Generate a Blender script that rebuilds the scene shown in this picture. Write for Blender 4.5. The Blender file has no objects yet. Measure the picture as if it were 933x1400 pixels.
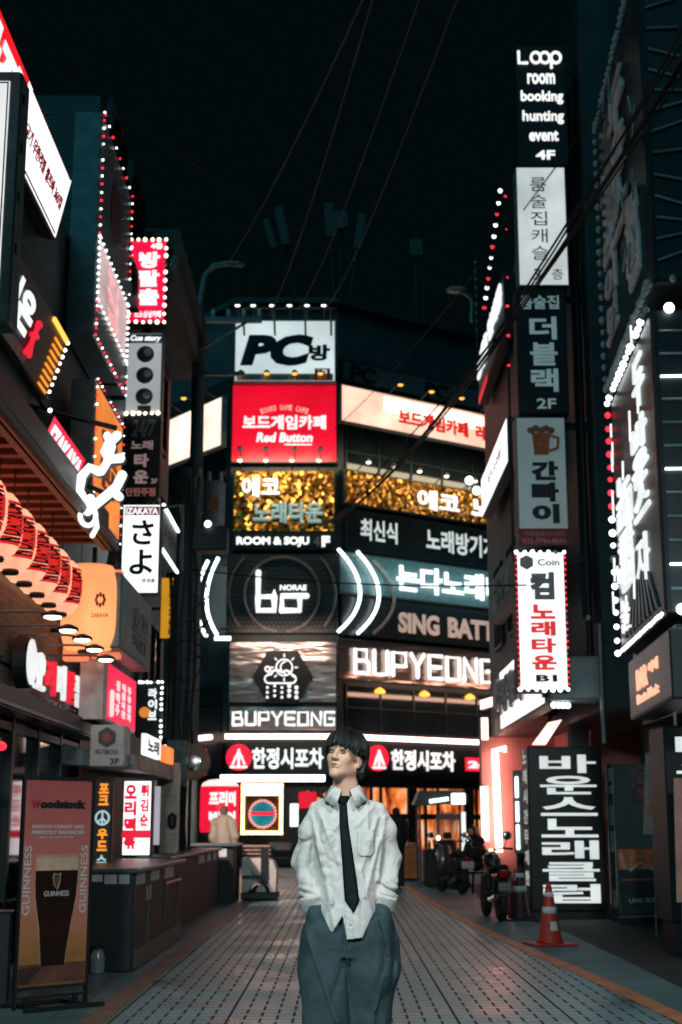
import bpy, math, random
import numpy as np
from mathutils import Vector, Matrix

random.seed(7)
SC = bpy.context.scene
COL = SC.collection
R = math.radians

# ------------------------------------------------------------------ camera
F, PITCH, CAMH = 1944.0, math.atan(430 / 1944.0), 1.36
cam_d = bpy.data.cameras.new('camera')
cam = bpy.data.objects.new('camera', cam_d)
COL.objects.link(cam)
cam.location = (0, 0, CAMH)
cam.rotation_euler = (R(90) + PITCH, 0, 0)
cam_d.sensor_fit = 'VERTICAL'
cam_d.sensor_height = 36
cam_d.sensor_width = 24
cam_d.lens = 36 * F / 1400
cam_d.clip_end = 1000
cam_d.dof.use_dof = True
cam_d.dof.focus_distance = 6.55
cam_d.dof.aperture_fstop = 4.0
SC.camera = cam

# ------------------------------------------------------------------ night sky, exposure
world = bpy.data.worlds.new('World')
SC.world = world
world.use_nodes = True
wn = world.node_tree
bg = wn.nodes['Background']
bg.inputs[0].default_value = (0.07, 0.42, 0.50, 1)
bg.inputs[1].default_value = 0.007
# the last trace of dusk: a Nishita sky with its sun far below the horizon
sky = wn.nodes.new('ShaderNodeTexSky')
sky.sky_type = 'NISHITA'
sky.sun_disc = False
sky.sun_elevation = R(-5)
sky.sun_rotation = R(180)
bg2 = wn.nodes.new('ShaderNodeBackground')
bg2.inputs[1].default_value = 0.004
add = wn.nodes.new('ShaderNodeAddShader')
wn.links.new(sky.outputs[0], bg2.inputs[0])
wn.links.new(bg.outputs[0], add.inputs[0])
wn.links.new(bg2.outputs[0], add.inputs[1])
wn.links.new(add.outputs[0], wn.nodes['World Output'].inputs[0])
# added blue-green fill: a very soft sun lamp standing in for city glow
sun_d = bpy.data.lights.new('night_fill', 'SUN')
sun_d.energy = 0.40; sun_d.angle = R(70); sun_d.color = (.16, .80, 1.0)
sun = bpy.data.objects.new('night_fill', sun_d); COL.objects.link(sun)
sun.rotation_euler = (R(50), 0, R(-38))
SC.view_settings.view_transform = 'Standard'
SC.view_settings.look = 'None'
SC.view_settings.exposure = 0.0
SC.view_settings.gamma = 1.0
SC.view_settings.use_curve_mapping = False
SC.render.engine = 'CYCLES'
SC.cycles.use_denoising = True
try:
    SC.cycles.denoiser = 'OPENIMAGEDENOISE'
except Exception:
    pass
SC.cycles.max_bounces = 5
SC.cycles.diffuse_bounces = 3
SC.cycles.glossy_bounces = 3
SC.cycles.transmission_bounces = 4
SC.cycles.transparent_max_bounces = 6
SC.cycles.sample_clamp_indirect = 4.0
SC.cycles.sample_clamp_direct = 0.0
SC.cycles.caustics_reflective = False
SC.cycles.caustics_refractive = False

# ------------------------------------------------------------------ from the photo to places
def ray(u, v):
    x = (u - 466.5) / F
    y = -(v - 700) / F
    return (x, math.cos(PITCH) - y * math.sin(PITCH), math.sin(PITCH) + y * math.cos(PITCH))
def at(u, v, Y):
    d = ray(u, v); k = Y / d[1]
    return Vector((d[0] * k, Y, CAMH + d[2] * k))
def on_x(u, v, X):
    d = ray(u, v); k = X / d[0]
    return Vector((X, d[1] * k, CAMH + d[2] * k))
def gnd(u, v):
    d = ray(u, v); k = -CAMH / d[2]
    return Vector((d[0] * k, d[1] * k, 0))
def v_of(Y, z):
    a = math.atan2(z - CAMH, Y) - PITCH
    return 700 - F * math.tan(a)
def x_of(u, Y, z):
    return at(u, v_of(Y, z), Y).x

# ------------------------------------------------------------------ materials
MATS = {}
def _new(name):
    m = bpy.data.materials.new(name); m.use_nodes = True
    nt = m.node_tree
    return m, nt, nt.nodes['Principled BSDF']
def mat(name, col, rough=0.6, metal=0.0, var=0.25, scale=6.0, bump=0.0, bscale=40.0, spec=None, coat=0.0):
    if name in MATS: return MATS[name]
    m, nt, b = _new(name)
    tc = nt.nodes.new('ShaderNodeTexCoord')
    n = nt.nodes.new('ShaderNodeTexNoise'); n.inputs['Scale'].default_value = scale; n.inputs['Detail'].default_value = 5
    nt.links.new(tc.outputs['Object'], n.inputs['Vector'])
    mr = nt.nodes.new('ShaderNodeMapRange')
    mr.inputs['From Min'].default_value = .3; mr.inputs['From Max'].default_value = .7
    mr.inputs['To Min'].default_value = 1 - var; mr.inputs['To Max'].default_value = 1 + var
    nt.links.new(n.outputs['Fac'], mr.inputs['Value'])
    mul = nt.nodes.new('ShaderNodeVectorMath'); mul.operation = 'SCALE'
    mul.inputs[0].default_value = col[:3]
    nt.links.new(mr.outputs[0], mul.inputs['Scale'])
    nt.links.new(mul.outputs[0], b.inputs['Base Color'])
    b.inputs['Roughness'].default_value = rough
    b.inputs['Metallic'].default_value = metal
    if coat: b.inputs['Coat Weight'].default_value = coat
    if spec is not None: b.inputs['Specular IOR Level'].default_value = spec
    if bump:
        n2 = nt.nodes.new('ShaderNodeTexNoise'); n2.inputs['Scale'].default_value = bscale; n2.inputs['Detail'].default_value = 4
        nt.links.new(tc.outputs['Object'], n2.inputs['Vector'])
        bp = nt.nodes.new('ShaderNodeBump'); bp.inputs['Strength'].default_value = bump; bp.inputs['Distance'].default_value = .01
        nt.links.new(n2.outputs['Fac'], bp.inputs['Height'])
        nt.links.new(bp.outputs[0], b.inputs['Normal'])
    MATS[name] = m
    return m
def emit(name, col, s=3.0, sample=False, var=0.12, scale=2.0):
    """a surface that gives off light: lit acrylic, neon, bulbs, screens"""
    if name in MATS: return MATS[name]
    m, nt, b = _new(name)
    b.inputs['Base Color'].default_value = (*[c * .6 for c in col[:3]], 1)
    b.inputs['Roughness'].default_value = .45
    b.inputs['Emission Strength'].default_value = s
    if var:
        tc = nt.nodes.new('ShaderNodeTexCoord')
        n = nt.nodes.new('ShaderNodeTexNoise'); n.inputs['Scale'].default_value = scale; n.inputs['Detail'].default_value = 3
        nt.links.new(tc.outputs['Object'], n.inputs['Vector'])
        mr = nt.nodes.new('ShaderNodeMapRange')
        mr.inputs['From Min'].default_value = .3; mr.inputs['From Max'].default_value = .7
        mr.inputs['To Min'].default_value = 1 - var; mr.inputs['To Max'].default_value = 1 + var
        nt.links.new(n.outputs['Fac'], mr.inputs['Value'])
        mul = nt.nodes.new('ShaderNodeVectorMath'); mul.operation = 'SCALE'
        mul.inputs[0].default_value = col[:3]
        nt.links.new(mr.outputs[0], mul.inputs['Scale'])
        nt.links.new(mul.outputs[0], b.inputs['Emission Color'])
    else:
        b.inputs['Emission Color'].default_value = (*col[:3], 1)
    if not sample:
        m.cycles.emission_sampling = 'NONE'
    MATS[name] = m
    return m
def glass(name, col=(.05, .08, .09), rough=.08, alpha=.35):
    if name in MATS: return MATS[name]
    m, nt, b = _new(name)
    b.inputs['Base Color'].default_value = (*col, 1)
    b.inputs['Roughness'].default_value = rough
    b.inputs['Alpha'].default_value = alpha
    MATS[name] = m
    return m

# ------------------------------------------------------------------ mesh builder
_TXT = {}
def text_geo(s, bold):
    k = (s, bold)
    if k in _TXT: return _TXT[k]
    c = bpy.data.curves.new('lettering', 'FONT')
    c.body = s; c.extrude = .02; c.resolution_u = 3
    if bold: c.bevel_depth = bold; c.bevel_resolution = 0
    o = bpy.data.objects.new('lettering', c); COL.objects.link(o)
    dg = bpy.context.evaluated_depsgraph_get()
    me = bpy.data.meshes.new_from_object(o.evaluated_get(dg))
    n = len(me.vertices)
    v = np.zeros(n * 3, dtype=np.float32); me.vertices.foreach_get('co', v); v = v.reshape(-1, 3)
    f = [tuple(p.vertices) for p in me.polygons]
    bpy.data.objects.remove(o); bpy.data.curves.remove(c); bpy.data.meshes.remove(me)
    lo, hi = v.min(0), v.max(0)
    v = (v - lo) / np.maximum(hi - lo, 1e-6)
    asp = (hi[0] - lo[0]) / max(hi[1] - lo[1], 1e-6)
    _TXT[k] = (v, f, asp)
    return _TXT[k]

class MB:
    def __init__(s): s.v = []; s.f = []
    def add(s, v, f):
        o = len(s.v)
        s.v.extend([tuple(map(float, p)) for p in v])
        s.f.extend([tuple(i + o for i in q) for q in f])
        return s
    def box(s, x0, x1, y0, y1, z0, z1):
        v = [(x, y, z) for x in (x0, x1) for y in (y0, y1) for z in (z0, z1)]
        return s.add(v, [(0, 1, 3, 2), (4, 6, 7, 5), (0, 4, 5, 1), (2, 3, 7, 6), (0, 2, 6, 4), (1, 5, 7, 3)])
    def bbox(s, x0, x1, y0, y1, z0, z1, b=.01):
        """box with chamfered vertical and horizontal edges"""
        b = min(b, (x1 - x0) * .45, (y1 - y0) * .45, (z1 - z0) * .45)
        rings = []
        for z, i in ((z0, b), (z0 + b, 0), (z1 - b, 0), (z1, b)):
            X0, X1, Y0, Y1 = x0 + i, x1 - i, y0 + i, y1 - i
            rings.append([(X0 + b, Y0, z), (X1 - b, Y0, z), (X1, Y0 + b, z), (X1, Y1 - b, z), (X1 - b, Y1, z), (X0 + b, Y1, z), (X0, Y1 - b, z), (X0, Y0 + b, z)])
        return s.loft(rings)
    def loft(s, rings, cap=True, closed=True):
        o = len(s.v); n = len(rings[0])
        for r in rings: s.v.extend([tuple(map(float, p)) for p in r])
        for i in range(len(rings) - 1):
            for j in range(n if closed else n - 1):
                a = o + i * n + j; b = o + i * n + (j + 1) % n
                s.f.append((a, b, b + n, a + n))
        if cap and closed:
            s.f.append(tuple(o + j for j in reversed(range(n))))
            s.f.append(tuple(o + (len(rings) - 1) * n + j for j in range(n)))
        return s
    def tube(s, pts, r, n=8, cap=True):
        pts = [Vector(p) for p in pts]
        rs = r if isinstance(r, (list, tuple)) else [r] * len(pts)
        rings = []; up = None
        for i, p in enumerate(pts):
            a = pts[max(i - 1, 0)]; b = pts[min(i + 1, len(pts) - 1)]
            t = (b - a).normalized()
            if up is None:
                up = Vector((0, 0, 1)) if abs(t.z) < .9 else Vector((1, 0, 0))
            x = t.cross(up)
            if x.length < 1e-4: x = t.cross(Vector((0, 1, 0)))
            x.normalize(); y = x.cross(t).normalized(); up = y
            rings.append([p + rs[i] * (math.cos(2 * math.pi * k / n) * x + math.sin(2 * math.pi * k / n) * y) for k in range(n)])
        return s.loft(rings, cap)
    def ball(s, c, r, n=10, m=6):
        c = Vector(c); r = (r, r, r) if isinstance(r, (int, float)) else r
        rings = []
        for i in range(m + 1):
            a = math.pi * (i / m) - math.pi / 2
            a = max(min(a, math.pi / 2 - .05), -math.pi / 2 + .05)
            rings.append([(c.x + r[0] * math.cos(a) * math.cos(2 * math.pi * k / n), c.y + r[1] * math.cos(a) * math.sin(2 * math.pi * k / n), c.z + r[2] * math.sin(a)) for k in range(n)])
        return s.loft(rings)
    def lathe(s, c, prof, n=20, axis='z'):
        c = Vector(c); rings = []
        for r, h in prof:
            ring = []
            for k in range(n):
                a = 2 * math.pi * k / n
                p = (r * math.cos(a), r * math.sin(a), h)
                if axis == 'y': p = (r * math.cos(a), h, -r * math.sin(a))
                if axis == 'x': p = (h, r * math.cos(a), r * math.sin(a))
                ring.append((c.x + p[0], c.y + p[1], c.z + p[2]))
            rings.append(ring)
        return s.loft(rings)
    def prism(s, poly, y0, y1):
        """polygon in x,z pushed along y"""
        n = len(poly); o = len(s.v)
        ar = sum(poly[i][0] * poly[(i + 1) % n][1] - poly[(i + 1) % n][0] * poly[i][1] for i in range(n))
        if ar < 0: poly = poly[::-1]
        for y in (y0, y1):
            s.v.extend([(float(x), float(y), float(z)) for x, z in poly])
        s.f.append(tuple(o + j for j in range(n)))
        s.f.append(tuple(o + n + j for j in reversed(range(n))))
        for j in range(n):
            k = (j + 1) % n
            s.f.append((o + j, o + n + j, o + n + k, o + k))
        return s
    def stroke(s, pts, w, y=-.02, n=6):
        """a fat round-ended neon or channel-letter stroke in the x,z plane"""
        q = [Vector((p[0], y, p[1])) for p in pts]
        s.tube(q, w / 2, n)
        for p in (q[0], q[-1]): s.ball(p, w / 2, n, 4)
        return s
    def text(s, t, x0, x1, z0, z1, y=0.0, ext=.01, bold=.0, shear=0.0):
        v, f, a = text_geo(t, bold)
        X = x0 + v[:, 0] * (x1 - x0); Z = z0 + v[:, 1] * (z1 - z0); Y = y - v[:, 2] * ext
        X = X + shear * (Z - z0)
        return s.add(np.stack([X, Y, Z], 1), f)
    def tf(s, M):
        s.v = [tuple(M @ Vector(p)) for p in s.v]; return s
    def build(s, name, m, parent=None, world=False, smooth=False):
        v = s.v
        if world and parent is not None:
            L = parent.location
            v = [(p[0] - L.x, p[1] - L.y, p[2] - L.z) for p in v]
        me = bpy.data.meshes.new(name)
        me.from_pydata(v, [], s.f); me.update()
        if smooth: me.polygons.foreach_set('use_smooth', [True] * len(me.polygons))
        me.materials.append(m)
        o = bpy.data.objects.new(name, me); COL.objects.link(o)
        if parent is not None: o.parent = parent
        return o

def tag(o, label=None, cat=None, group=None, kind=None):
    if label: o['label'] = label
    if cat: o['category'] = cat
    if group: o['group'] = group
    if kind: o['kind'] = kind
    return o
def thing(name, label, cat, loc=(0, 0, 0), rz=0.0, group=None, tilt=0.0):
    o = bpy.data.objects.new(name, None); COL.objects.link(o)
    o.empty_display_size = .1
    o.location = loc; o.rotation_euler = (tilt, 0, rz)
    return tag(o, label, cat, group)
def copy_tree(o, parent=None):
    c = o.copy(); COL.objects.link(c)
    if parent is not None: c.parent = parent
    for ch in list(o.children): copy_tree(ch, c)
    return c
_BULB = {}
def bulbs(root, pts, m, r=.03):
    """single bulbs, each its own part"""
    rb = random.Random(len(pts) * 7 + int(r * 1e4))
    for p in pts:
        mm = MATS['bulb_unlit'] if rb.random() < .05 and 'bulb_unlit' in MATS else m      # a few are dead
        k = (mm.name, round(r, 3))
        if k not in _BULB:
            mb = MB().ball((0, 0, 0), r, 8, 5)
            o = mb.build('bulb', mm, smooth=True); _BULB[k] = o.data; bpy.data.objects.remove(o)
        b = bpy.data.objects.new('bulb', _BULB[k]); COL.objects.link(b); b.parent = root
        b.location = Vector(p) + Vector((rb.uniform(-.2, .2) * r, 0, rb.uniform(-.2, .2) * r)); q = rb.uniform(.78, 1.1); b.scale = (q, q, q)
def along(a, b, n, ends=True):
    a, b = Vector(a), Vector(b)
    return [a.lerp(b, i / (n - 1) if ends else (i + .5) / n) for i in range(n)]

class Sign:
    """a sign cabinet: root at its lower left corner, local x to its right, -y its front"""
    def __init__(s, name, label, uA, vT, vB, YA, uB, YB, depth=.2, cab='cab', face=None, rim=.03, cat='sign', group=None, tilt=0.0, cabinet=True):
        A = at(uA, vB, YA)
        zt = at(uA, vT, YA).z
        xb = x_of(uB, YB, (A.z + zt) / 2)
        A.x = x_of(uA, YA, (A.z + zt) / 2)
        B = Vector((xb, YB, A.z))
        s.w = (B - A).length; s.h = zt - A.z
        s.rz = math.atan2(YB - YA, xb - A.x)
        if tilt: s.h /= math.cos(tilt)
        s.root = thing(name, label, cat, A, s.rz, group, tilt)
        w, h = s.w, s.h
        s.y = -.004
        if cabinet:
            MB().bbox(0, w, 0, depth, 0, h, .015).build('cabinet', MATS[cab], s.root)
            if face is not None:
                MB().box(rim, w - rim, -.006, -.002, rim, h - rim).build('face', face, s.root)
                s.y = -.008
    def fx(s, x): return x * s.w
    def fz(s, y): return (1 - y) * s.h
    def text(s, t, x0, y0, x1, y1, m, bold=.02, ext=.02, name='lettering', shear=0.0, dy=0.0):
        return MB().text(t, s.fx(x0), s.fx(x1), s.fz(y1), s.fz(y0), s.y + dy, ext, bold, shear).build(name, m, s.root)
    def vtext(s, t, x0, y0, x1, y1, m, bold=.02, ext=.02, gap=.12, name='lettering'):
        mb = MB(); n = len(t); c = (y1 - y0) / n
        for i, ch in enumerate(t):
            if ch == ' ': continue
            mb.text(ch, s.fx(x0), s.fx(x1), s.fz(y0 + c * (i + 1 - gap / 2)), s.fz(y0 + c * (i + gap / 2)), s.y, ext, bold)
        return mb.build(name, m, s.root)
    def rect(s, x0, y0, x1, y1, m, name='panel', d=.004, dy=0.0):
        return MB().box(s.fx(x0), s.fx(x1), s.y - d - dy, s.y - .0005 - dy, s.fz(y1), s.fz(y0)).build(name, m, s.root)
    def bulb_ring(s, nx, nz, m, r=.03, inset=.0, sides='tblr', y=-.02):
        w, h = s.w, s.h; i = inset; P = []
        if 't' in sides: P += along((i, y, h - i), (w - i, y, h - i), nx)
        if 'b' in sides: P += along((i, y, i), (w - i, y, i), nx)
        if 'l' in sides: P += along((i, y, i), (i, y, h - i), nz + 2)[1:-1]
        if 'r' in sides: P += along((w - i, y, i), (w - i, y, h - i), nz + 2)[1:-1]
        bulbs(s.root, P, m, r)

# ------------------------------------------------------------------ organic modelling: distance fields -> surface nets
class Field:
    def __init__(s, lo, hi, vs):
        s.lo = np.array(lo, float); s.vs = vs
        s.n = np.ceil((np.array(hi, float) - s.lo) / vs).astype(int) + 1
        s.ax = [s.lo[i] + vs * np.arange(s.n[i]) for i in range(3)]
        s.f = np.full(s.n, 1.0, dtype=np.float32)
    def sub(s, lo, hi):
        a = np.clip(np.floor((np.array(lo) - s.lo) / s.vs).astype(int), 0, s.n)
        b = np.clip(np.ceil((np.array(hi) - s.lo) / s.vs).astype(int) + 1, 0, s.n)
        sl = tuple(slice(a[i], b[i]) for i in range(3))
        X, Y, Z = np.meshgrid(*[s.ax[i][sl[i]] for i in range(3)], indexing='ij')
        return sl, X, Y, Z
    def join(s, sl, d, k):
        a = s.f[sl]
        if k > 0:
            h = np.clip(.5 + .5 * (a - d) / k, 0, 1)
            s.f[sl] = a + (d - a) * h - k * h * (1 - h)
        else: s.f[sl] = np.minimum(a, d)
    def cut(s, sl, d, k):
        a = s.f[sl]
        h = np.clip(.5 - .5 * (a + d) / k, 0, 1)
        s.f[sl] = a + (-d - a) * h + k * h * (1 - h)
    def bone(s, p, q, r1, r2=None, k=.02, flat=None):
        r2 = r1 if r2 is None else r2
        p, q = np.array(p, float), np.array(q, float)
        m = max(r1, r2) + k * 2 + s.vs * 3
        sl, X, Y, Z = s.sub(np.minimum(p, q) - m, np.maximum(p, q) + m)
        if X.size == 0: return
        d = q - p; L = max(d @ d, 1e-9)
        t = np.clip(((X - p[0]) * d[0] + (Y - p[1]) * d[1] + (Z - p[2]) * d[2]) / L, 0, 1)
        D = np.sqrt((X - p[0] - t * d[0]) ** 2 + (Y - p[1] - t * d[1]) ** 2 + (Z - p[2] - t * d[2]) ** 2) - (r1 + (r2 - r1) * t)
        s.join(sl, D, k)
    def chain(s, pts, rs, k=.02):
        for i in range(len(pts) - 1): s.bone(pts[i], pts[i + 1], rs[i], rs[i + 1], k)
    def egg(s, c, r, k=.02, M=None, cut=False):
        c, r = np.array(c, float), np.array(r, float)
        m = r.max() + k * 2 + s.vs * 3
        sl, X, Y, Z = s.sub(c - m, c + m)
        if X.size == 0: return
        x, y, z = X - c[0], Y - c[1], Z - c[2]
        if M is not None:
            x, y, z = (M[0, 0] * x + M[1, 0] * y + M[2, 0] * z, M[0, 1] * x + M[1, 1] * y + M[2, 1] * z, M[0, 2] * x + M[1, 2] * y + M[2, 2] * z)
        q = np.sqrt((x / r[0]) ** 2 + (y / r[1]) ** 2 + (z / r[2]) ** 2)
        D = (q - 1) * r.min()
        if cut: s.cut(sl, D, k)
        else: s.join(sl, D, k)
    def stack(s, prof, k=.02, p=2.0):
        """elliptic sections up z: (z, cx, cy, a, b)"""
        pr = np.array(sorted(prof)); z0, z1 = pr[0, 0], pr[-1, 0]
        m = pr[:, 3:5].max() + k * 2 + .03
        sl, X, Y, Z = s.sub((pr[:, 1].min() - m, pr[:, 2].min() - m, z0 - .05), (pr[:, 1].max() + m, pr[:, 2].max() + m, z1 + .05))
        g = [np.interp(Z, pr[:, 0], pr[:, i]) for i in range(1, 5)]
        q = (np.abs((X - g[0]) / g[2]) ** p + np.abs((Y - g[1]) / g[3]) ** p) ** (1 / p)
        D = (q - 1) * np.minimum(g[2], g[3])
        D = np.maximum(D, np.maximum(z0 - Z, Z - z1))
        s.join(sl, D, k)
    def mesh(s, name, m, parent, smooth=True):
        v, f = nets(s.f, s.lo, s.vs)
        mb = MB(); mb.v = v.tolist(); mb.f = f.tolist()
        return mb.build(name, m, parent, smooth=smooth)
def nets(f, lo, vs):
    S = f < 0
    c = [(i, j, k) for i in (0, 1) for j in (0, 1) for k in (0, 1)]
    n = np.array(f.shape) - 1
    view = lambda a, i, j, k: a[i:i + n[0], j:j + n[1], k:k + n[2]]
    cnt = sum(view(S, *q).astype(np.int8) for q in c)
    I = np.argwhere((cnt > 0) & (cnt < 8))
    idx = np.full(n, -1, dtype=np.int64); idx[I[:, 0], I[:, 1], I[:, 2]] = np.arange(len(I))
    pos = np.zeros((len(I), 3)); num = np.zeros(len(I))
    for a in c:
        for ax in range(3):
            if a[ax]: continue
            b = list(a); b[ax] = 1
            fa = f[I[:, 0] + a[0], I[:, 1] + a[1], I[:, 2] + a[2]].astype(float); fb = f[I[:, 0] + b[0], I[:, 1] + b[1], I[:, 2] + b[2]].astype(float)
            x = (fa < 0) != (fb < 0)
            t = np.where(x, fa / np.where(x, fa - fb, 1), 0)
            p = np.array(a, float)[None].repeat(len(I), 0); p[:, ax] += t
            pos += p * x[:, None]; num += x
    V = (I + pos / num[:, None]) * vs + lo
    Fs = []
    for ax in range(3):
        o = [q for q in range(3) if q != ax]
        sl0 = [slice(1, -1)] * 3; sl1 = [slice(1, -1)] * 3
        sl0[ax] = slice(0, -1); sl1[ax] = slice(1, None)
        a, b = S[tuple(sl0)], S[tuple(sl1)]
        E = np.argwhere(a != b)
        if not len(E): continue
        low = a[E[:, 0], E[:, 1], E[:, 2]]
        base = E.copy(); base[:, o[0]] += 1; base[:, o[1]] += 1
        def cell(d0, d1):
            q = base.copy(); q[:, o[0]] += d0; q[:, o[1]] += d1
            return idx[q[:, 0], q[:, 1], q[:, 2]]
        Q = np.stack([cell(-1, -1), cell(0, -1), cell(0, 0), cell(-1, 0)], 1)
        flip = low if ax == 1 else ~low
        Q[flip] = Q[flip][:, ::-1]
        Fs.append(Q)
    return V, np.concatenate(Fs)
def vnoise(X, Y, Z, seed=0):
    rs = np.random.RandomState(seed); T = rs.rand(32, 32, 32).astype(np.float32)
    def fl(a):
        i = np.floor(a).astype(int); t = a - i; return i % 32, (i + 1) % 32, t * t * (3 - 2 * t)
    x0, x1, tx = fl(X); y0, y1, ty = fl(Y); z0, z1, tz = fl(Z)
    L = lambda a, b, t: a + (b - a) * t
    return L(L(L(T[x0, y0, z0], T[x1, y0, z0], tx), L(T[x0, y1, z0], T[x1, y1, z0], tx), ty),
             L(L(T[x0, y0, z1], T[x1, y0, z1], tx), L(T[x0, y1, z1], T[x1, y1, z1], tx), ty), tz) - .5
# ------------------------------------------------------------------ shared materials
CAB = mat('cab', (.012, .022, .026), .45, .3)
cab_l = mat('cab_grey', (.17, .24, .25), .45, .3)
cab_w = mat('cab_pale', (.62, .64, .64), .5)
steel = mat('steel_teal', (.16, .2, .21), .4, .6)
black = mat('black_paint', (.012, .014, .016), .45)
rubber = mat('rubber', (.01, .011, .012), .7)
wall_d = mat('wall_dark', (.03, .058, .064), .75, 0, .35, 1.2, .3, 30)
wall_m = mat('wall_mid', (.06, .095, .10), .75, 0, .35, .8, .3, 25)
win_d = mat('window_dark', (.012, .02, .023), .08, 0, .3, 1.0)
W5 = emit('lit_white', (.86, 1, 1), 2.2, True)
W3 = emit('lit_white_soft', (.95, 1, .99), 1.5, True)
WL = emit('lit_letter', (.97, 1, 1), 1.3)
WL2 = emit('lit_letter_dim', (.85, .95, .96), .55)
WLM = emit('lit_letter_mid', (.95, 1, 1), 1.05)
TAN = emit('letter_tan', (.75, .55, .47), .42)
RED = emit('lit_red', (1, .015, .045), 1.25, True)
REDB = emit('lit_red_deep', (.75, .01, .03), 1.0)
PINKP = emit('lit_peach', (1, .55, .40), 1.4, True, .3, .8)
WARMW = emit('lit_warm_white', (1, .78, .66), 2.2, True, .3, .8)
ORG = emit('lit_orange', (1, .25, .05), 1.1, True, .35, 1.5)
AMB = emit('lit_amber', (1, .42, .06), 2.0)
NEONP = emit('neon_pink_white', (1, .62, .52), 6.0, True, 0)
NEONW = emit('neon_white', (.93, 1, 1), 3.2, False, 0)
BW = emit('bulb_white', (.93, 1, 1), 3.6, False, 0)
BWA = emit('bulb_warm', (1, .8, .6), 3.2, False, 0)
BR = emit('bulb_red', (1, .03, .05), 1.8, False, 0)
BDIM = mat('bulb_unlit', (.35, .42, .43), .25)
INK = mat('ink_dark', (.01, .02, .024), .5)
REDI = mat('ink_red', (.55, .02, .03), .5)
chrome = mat('chrome', (.5, .52, .53), .15, 1.0, .1)

def N(nt, t, **k):
    n = nt.nodes.new(t)
    for a, b in k.items(): setattr(n, a, b)
    return n
def M2(nt, op, a, b=None, c=None):
    n = nt.nodes.new('ShaderNodeMath'); n.operation = op
    for i, x in enumerate((a, b, c)):
        if x is None: continue
        if isinstance(x, (int, float)): n.inputs[i].default_value = x
        else: nt.links.new(x, n.inputs[i])
    return n.outputs[0]
def mixc(nt, f, a, b):
    n = nt.nodes.new('ShaderNodeMix'); n.data_type = 'RGBA'
    if isinstance(f, (int, float)): n.inputs[0].default_value = f
    else: nt.links.new(f, n.inputs[0])
    for i, x in ((6, a), (7, b)):
        if isinstance(x, tuple): n.inputs[i].default_value = (*x[:3], 1)
        else: nt.links.new(x, n.inputs[i])
    return n.outputs[2]

def paver_mat():
    m, nt, b = _new('street_pavers')
    tc = N(nt, 'ShaderNodeTexCoord'); sp = N(nt, 'ShaderNodeSeparateXYZ'); nt.links.new(tc.outputs['Object'], sp.inputs[0])
    x, y = sp.outputs[0], sp.outputs[1]
    gx = M2(nt, 'DIVIDE', x, .118); row = M2(nt, 'FLOOR', gx); fx = M2(nt, 'FRACT', gx)
    ys = M2(nt, 'MULTIPLY_ADD', row, .175, y); gy = M2(nt, 'DIVIDE', ys, .36); cell = M2(nt, 'FLOOR', gy); fy = M2(nt, 'FRACT', gy)
    line = M2(nt, 'LESS_THAN', fx, .165)
    dash = M2(nt, 'LESS_THAN', fy, .62)
    seven = M2(nt, 'LESS_THAN', M2(nt, 'MODULO', M2(nt, 'ADD', row, 700), 7), .5)
    joint = M2(nt, 'MULTIPLY', line, M2(nt, 'MAXIMUM', dash, seven))
    cross = M2(nt, 'MULTIPLY', M2(nt, 'LESS_THAN', M2(nt, 'FRACT', M2(nt, 'MULTIPLY', gy, 2)), .09), .6)
    thin = M2(nt, 'MULTIPLY', line, .35)
    J = M2(nt, 'MAXIMUM', M2(nt, 'MAXIMUM', joint, cross), thin)
    cv = N(nt, 'ShaderNodeCombineXYZ'); nt.links.new(row, cv.inputs[0]); nt.links.new(cell, cv.inputs[1])
    wnz = N(nt, 'ShaderNodeTexWhiteNoise'); nt.links.new(cv.outputs[0], wnz.inputs['Vector'])
    n1 = N(nt, 'ShaderNodeTexNoise'); n1.inputs['Scale'].default_value = 1.1; n1.inputs['Detail'].default_value = 6
    nt.links.new(tc.outputs['Object'], n1.inputs['Vector'])
    n2 = N(nt, 'ShaderNodeTexNoise'); n2.inputs['Scale'].default_value = 60; nt.links.new(tc.outputs['Object'], n2.inputs['Vector'])
    val = M2(nt, 'ADD', M2(nt, 'MULTIPLY', wnz.outputs['Value'], .22), M2(nt, 'ADD', M2(nt, 'MULTIPLY', n1.outputs['Fac'], 2.2), M2(nt, 'MULTIPLY', n2.outputs['Fac'], .45)))
    val = M2(nt, 'MAXIMUM', M2(nt, 'SUBTRACT', val, .5), .12)
    vm = N(nt, 'ShaderNodeVectorMath', operation='SCALE'); vm.inputs[0].default_value = (.175, .30, .315); nt.links.new(val, vm.inputs['Scale'])
    c = mixc(nt, J, vm.outputs[0], (.013, .020, .022))
    nt.links.new(c, b.inputs['Base Color'])
    nt.links.new(M2(nt, 'MAXIMUM', M2(nt, 'MULTIPLY_ADD', n1.outputs['Fac'], .7, .02), M2(nt, 'MULTIPLY', J, .9)), b.inputs['Roughness'])
    bp = N(nt, 'ShaderNodeBump'); bp.inputs['Strength'].default_value = .6; bp.inputs['Distance'].default_value = .006
    h = M2(nt, 'ADD', M2(nt, 'MULTIPLY', J, -1), M2(nt, 'MULTIPLY', n2.outputs['Fac'], .35))
    nt.links.new(h, bp.inputs['Height']); nt.links.new(bp.outputs[0], b.inputs['Normal'])
    return m
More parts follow.
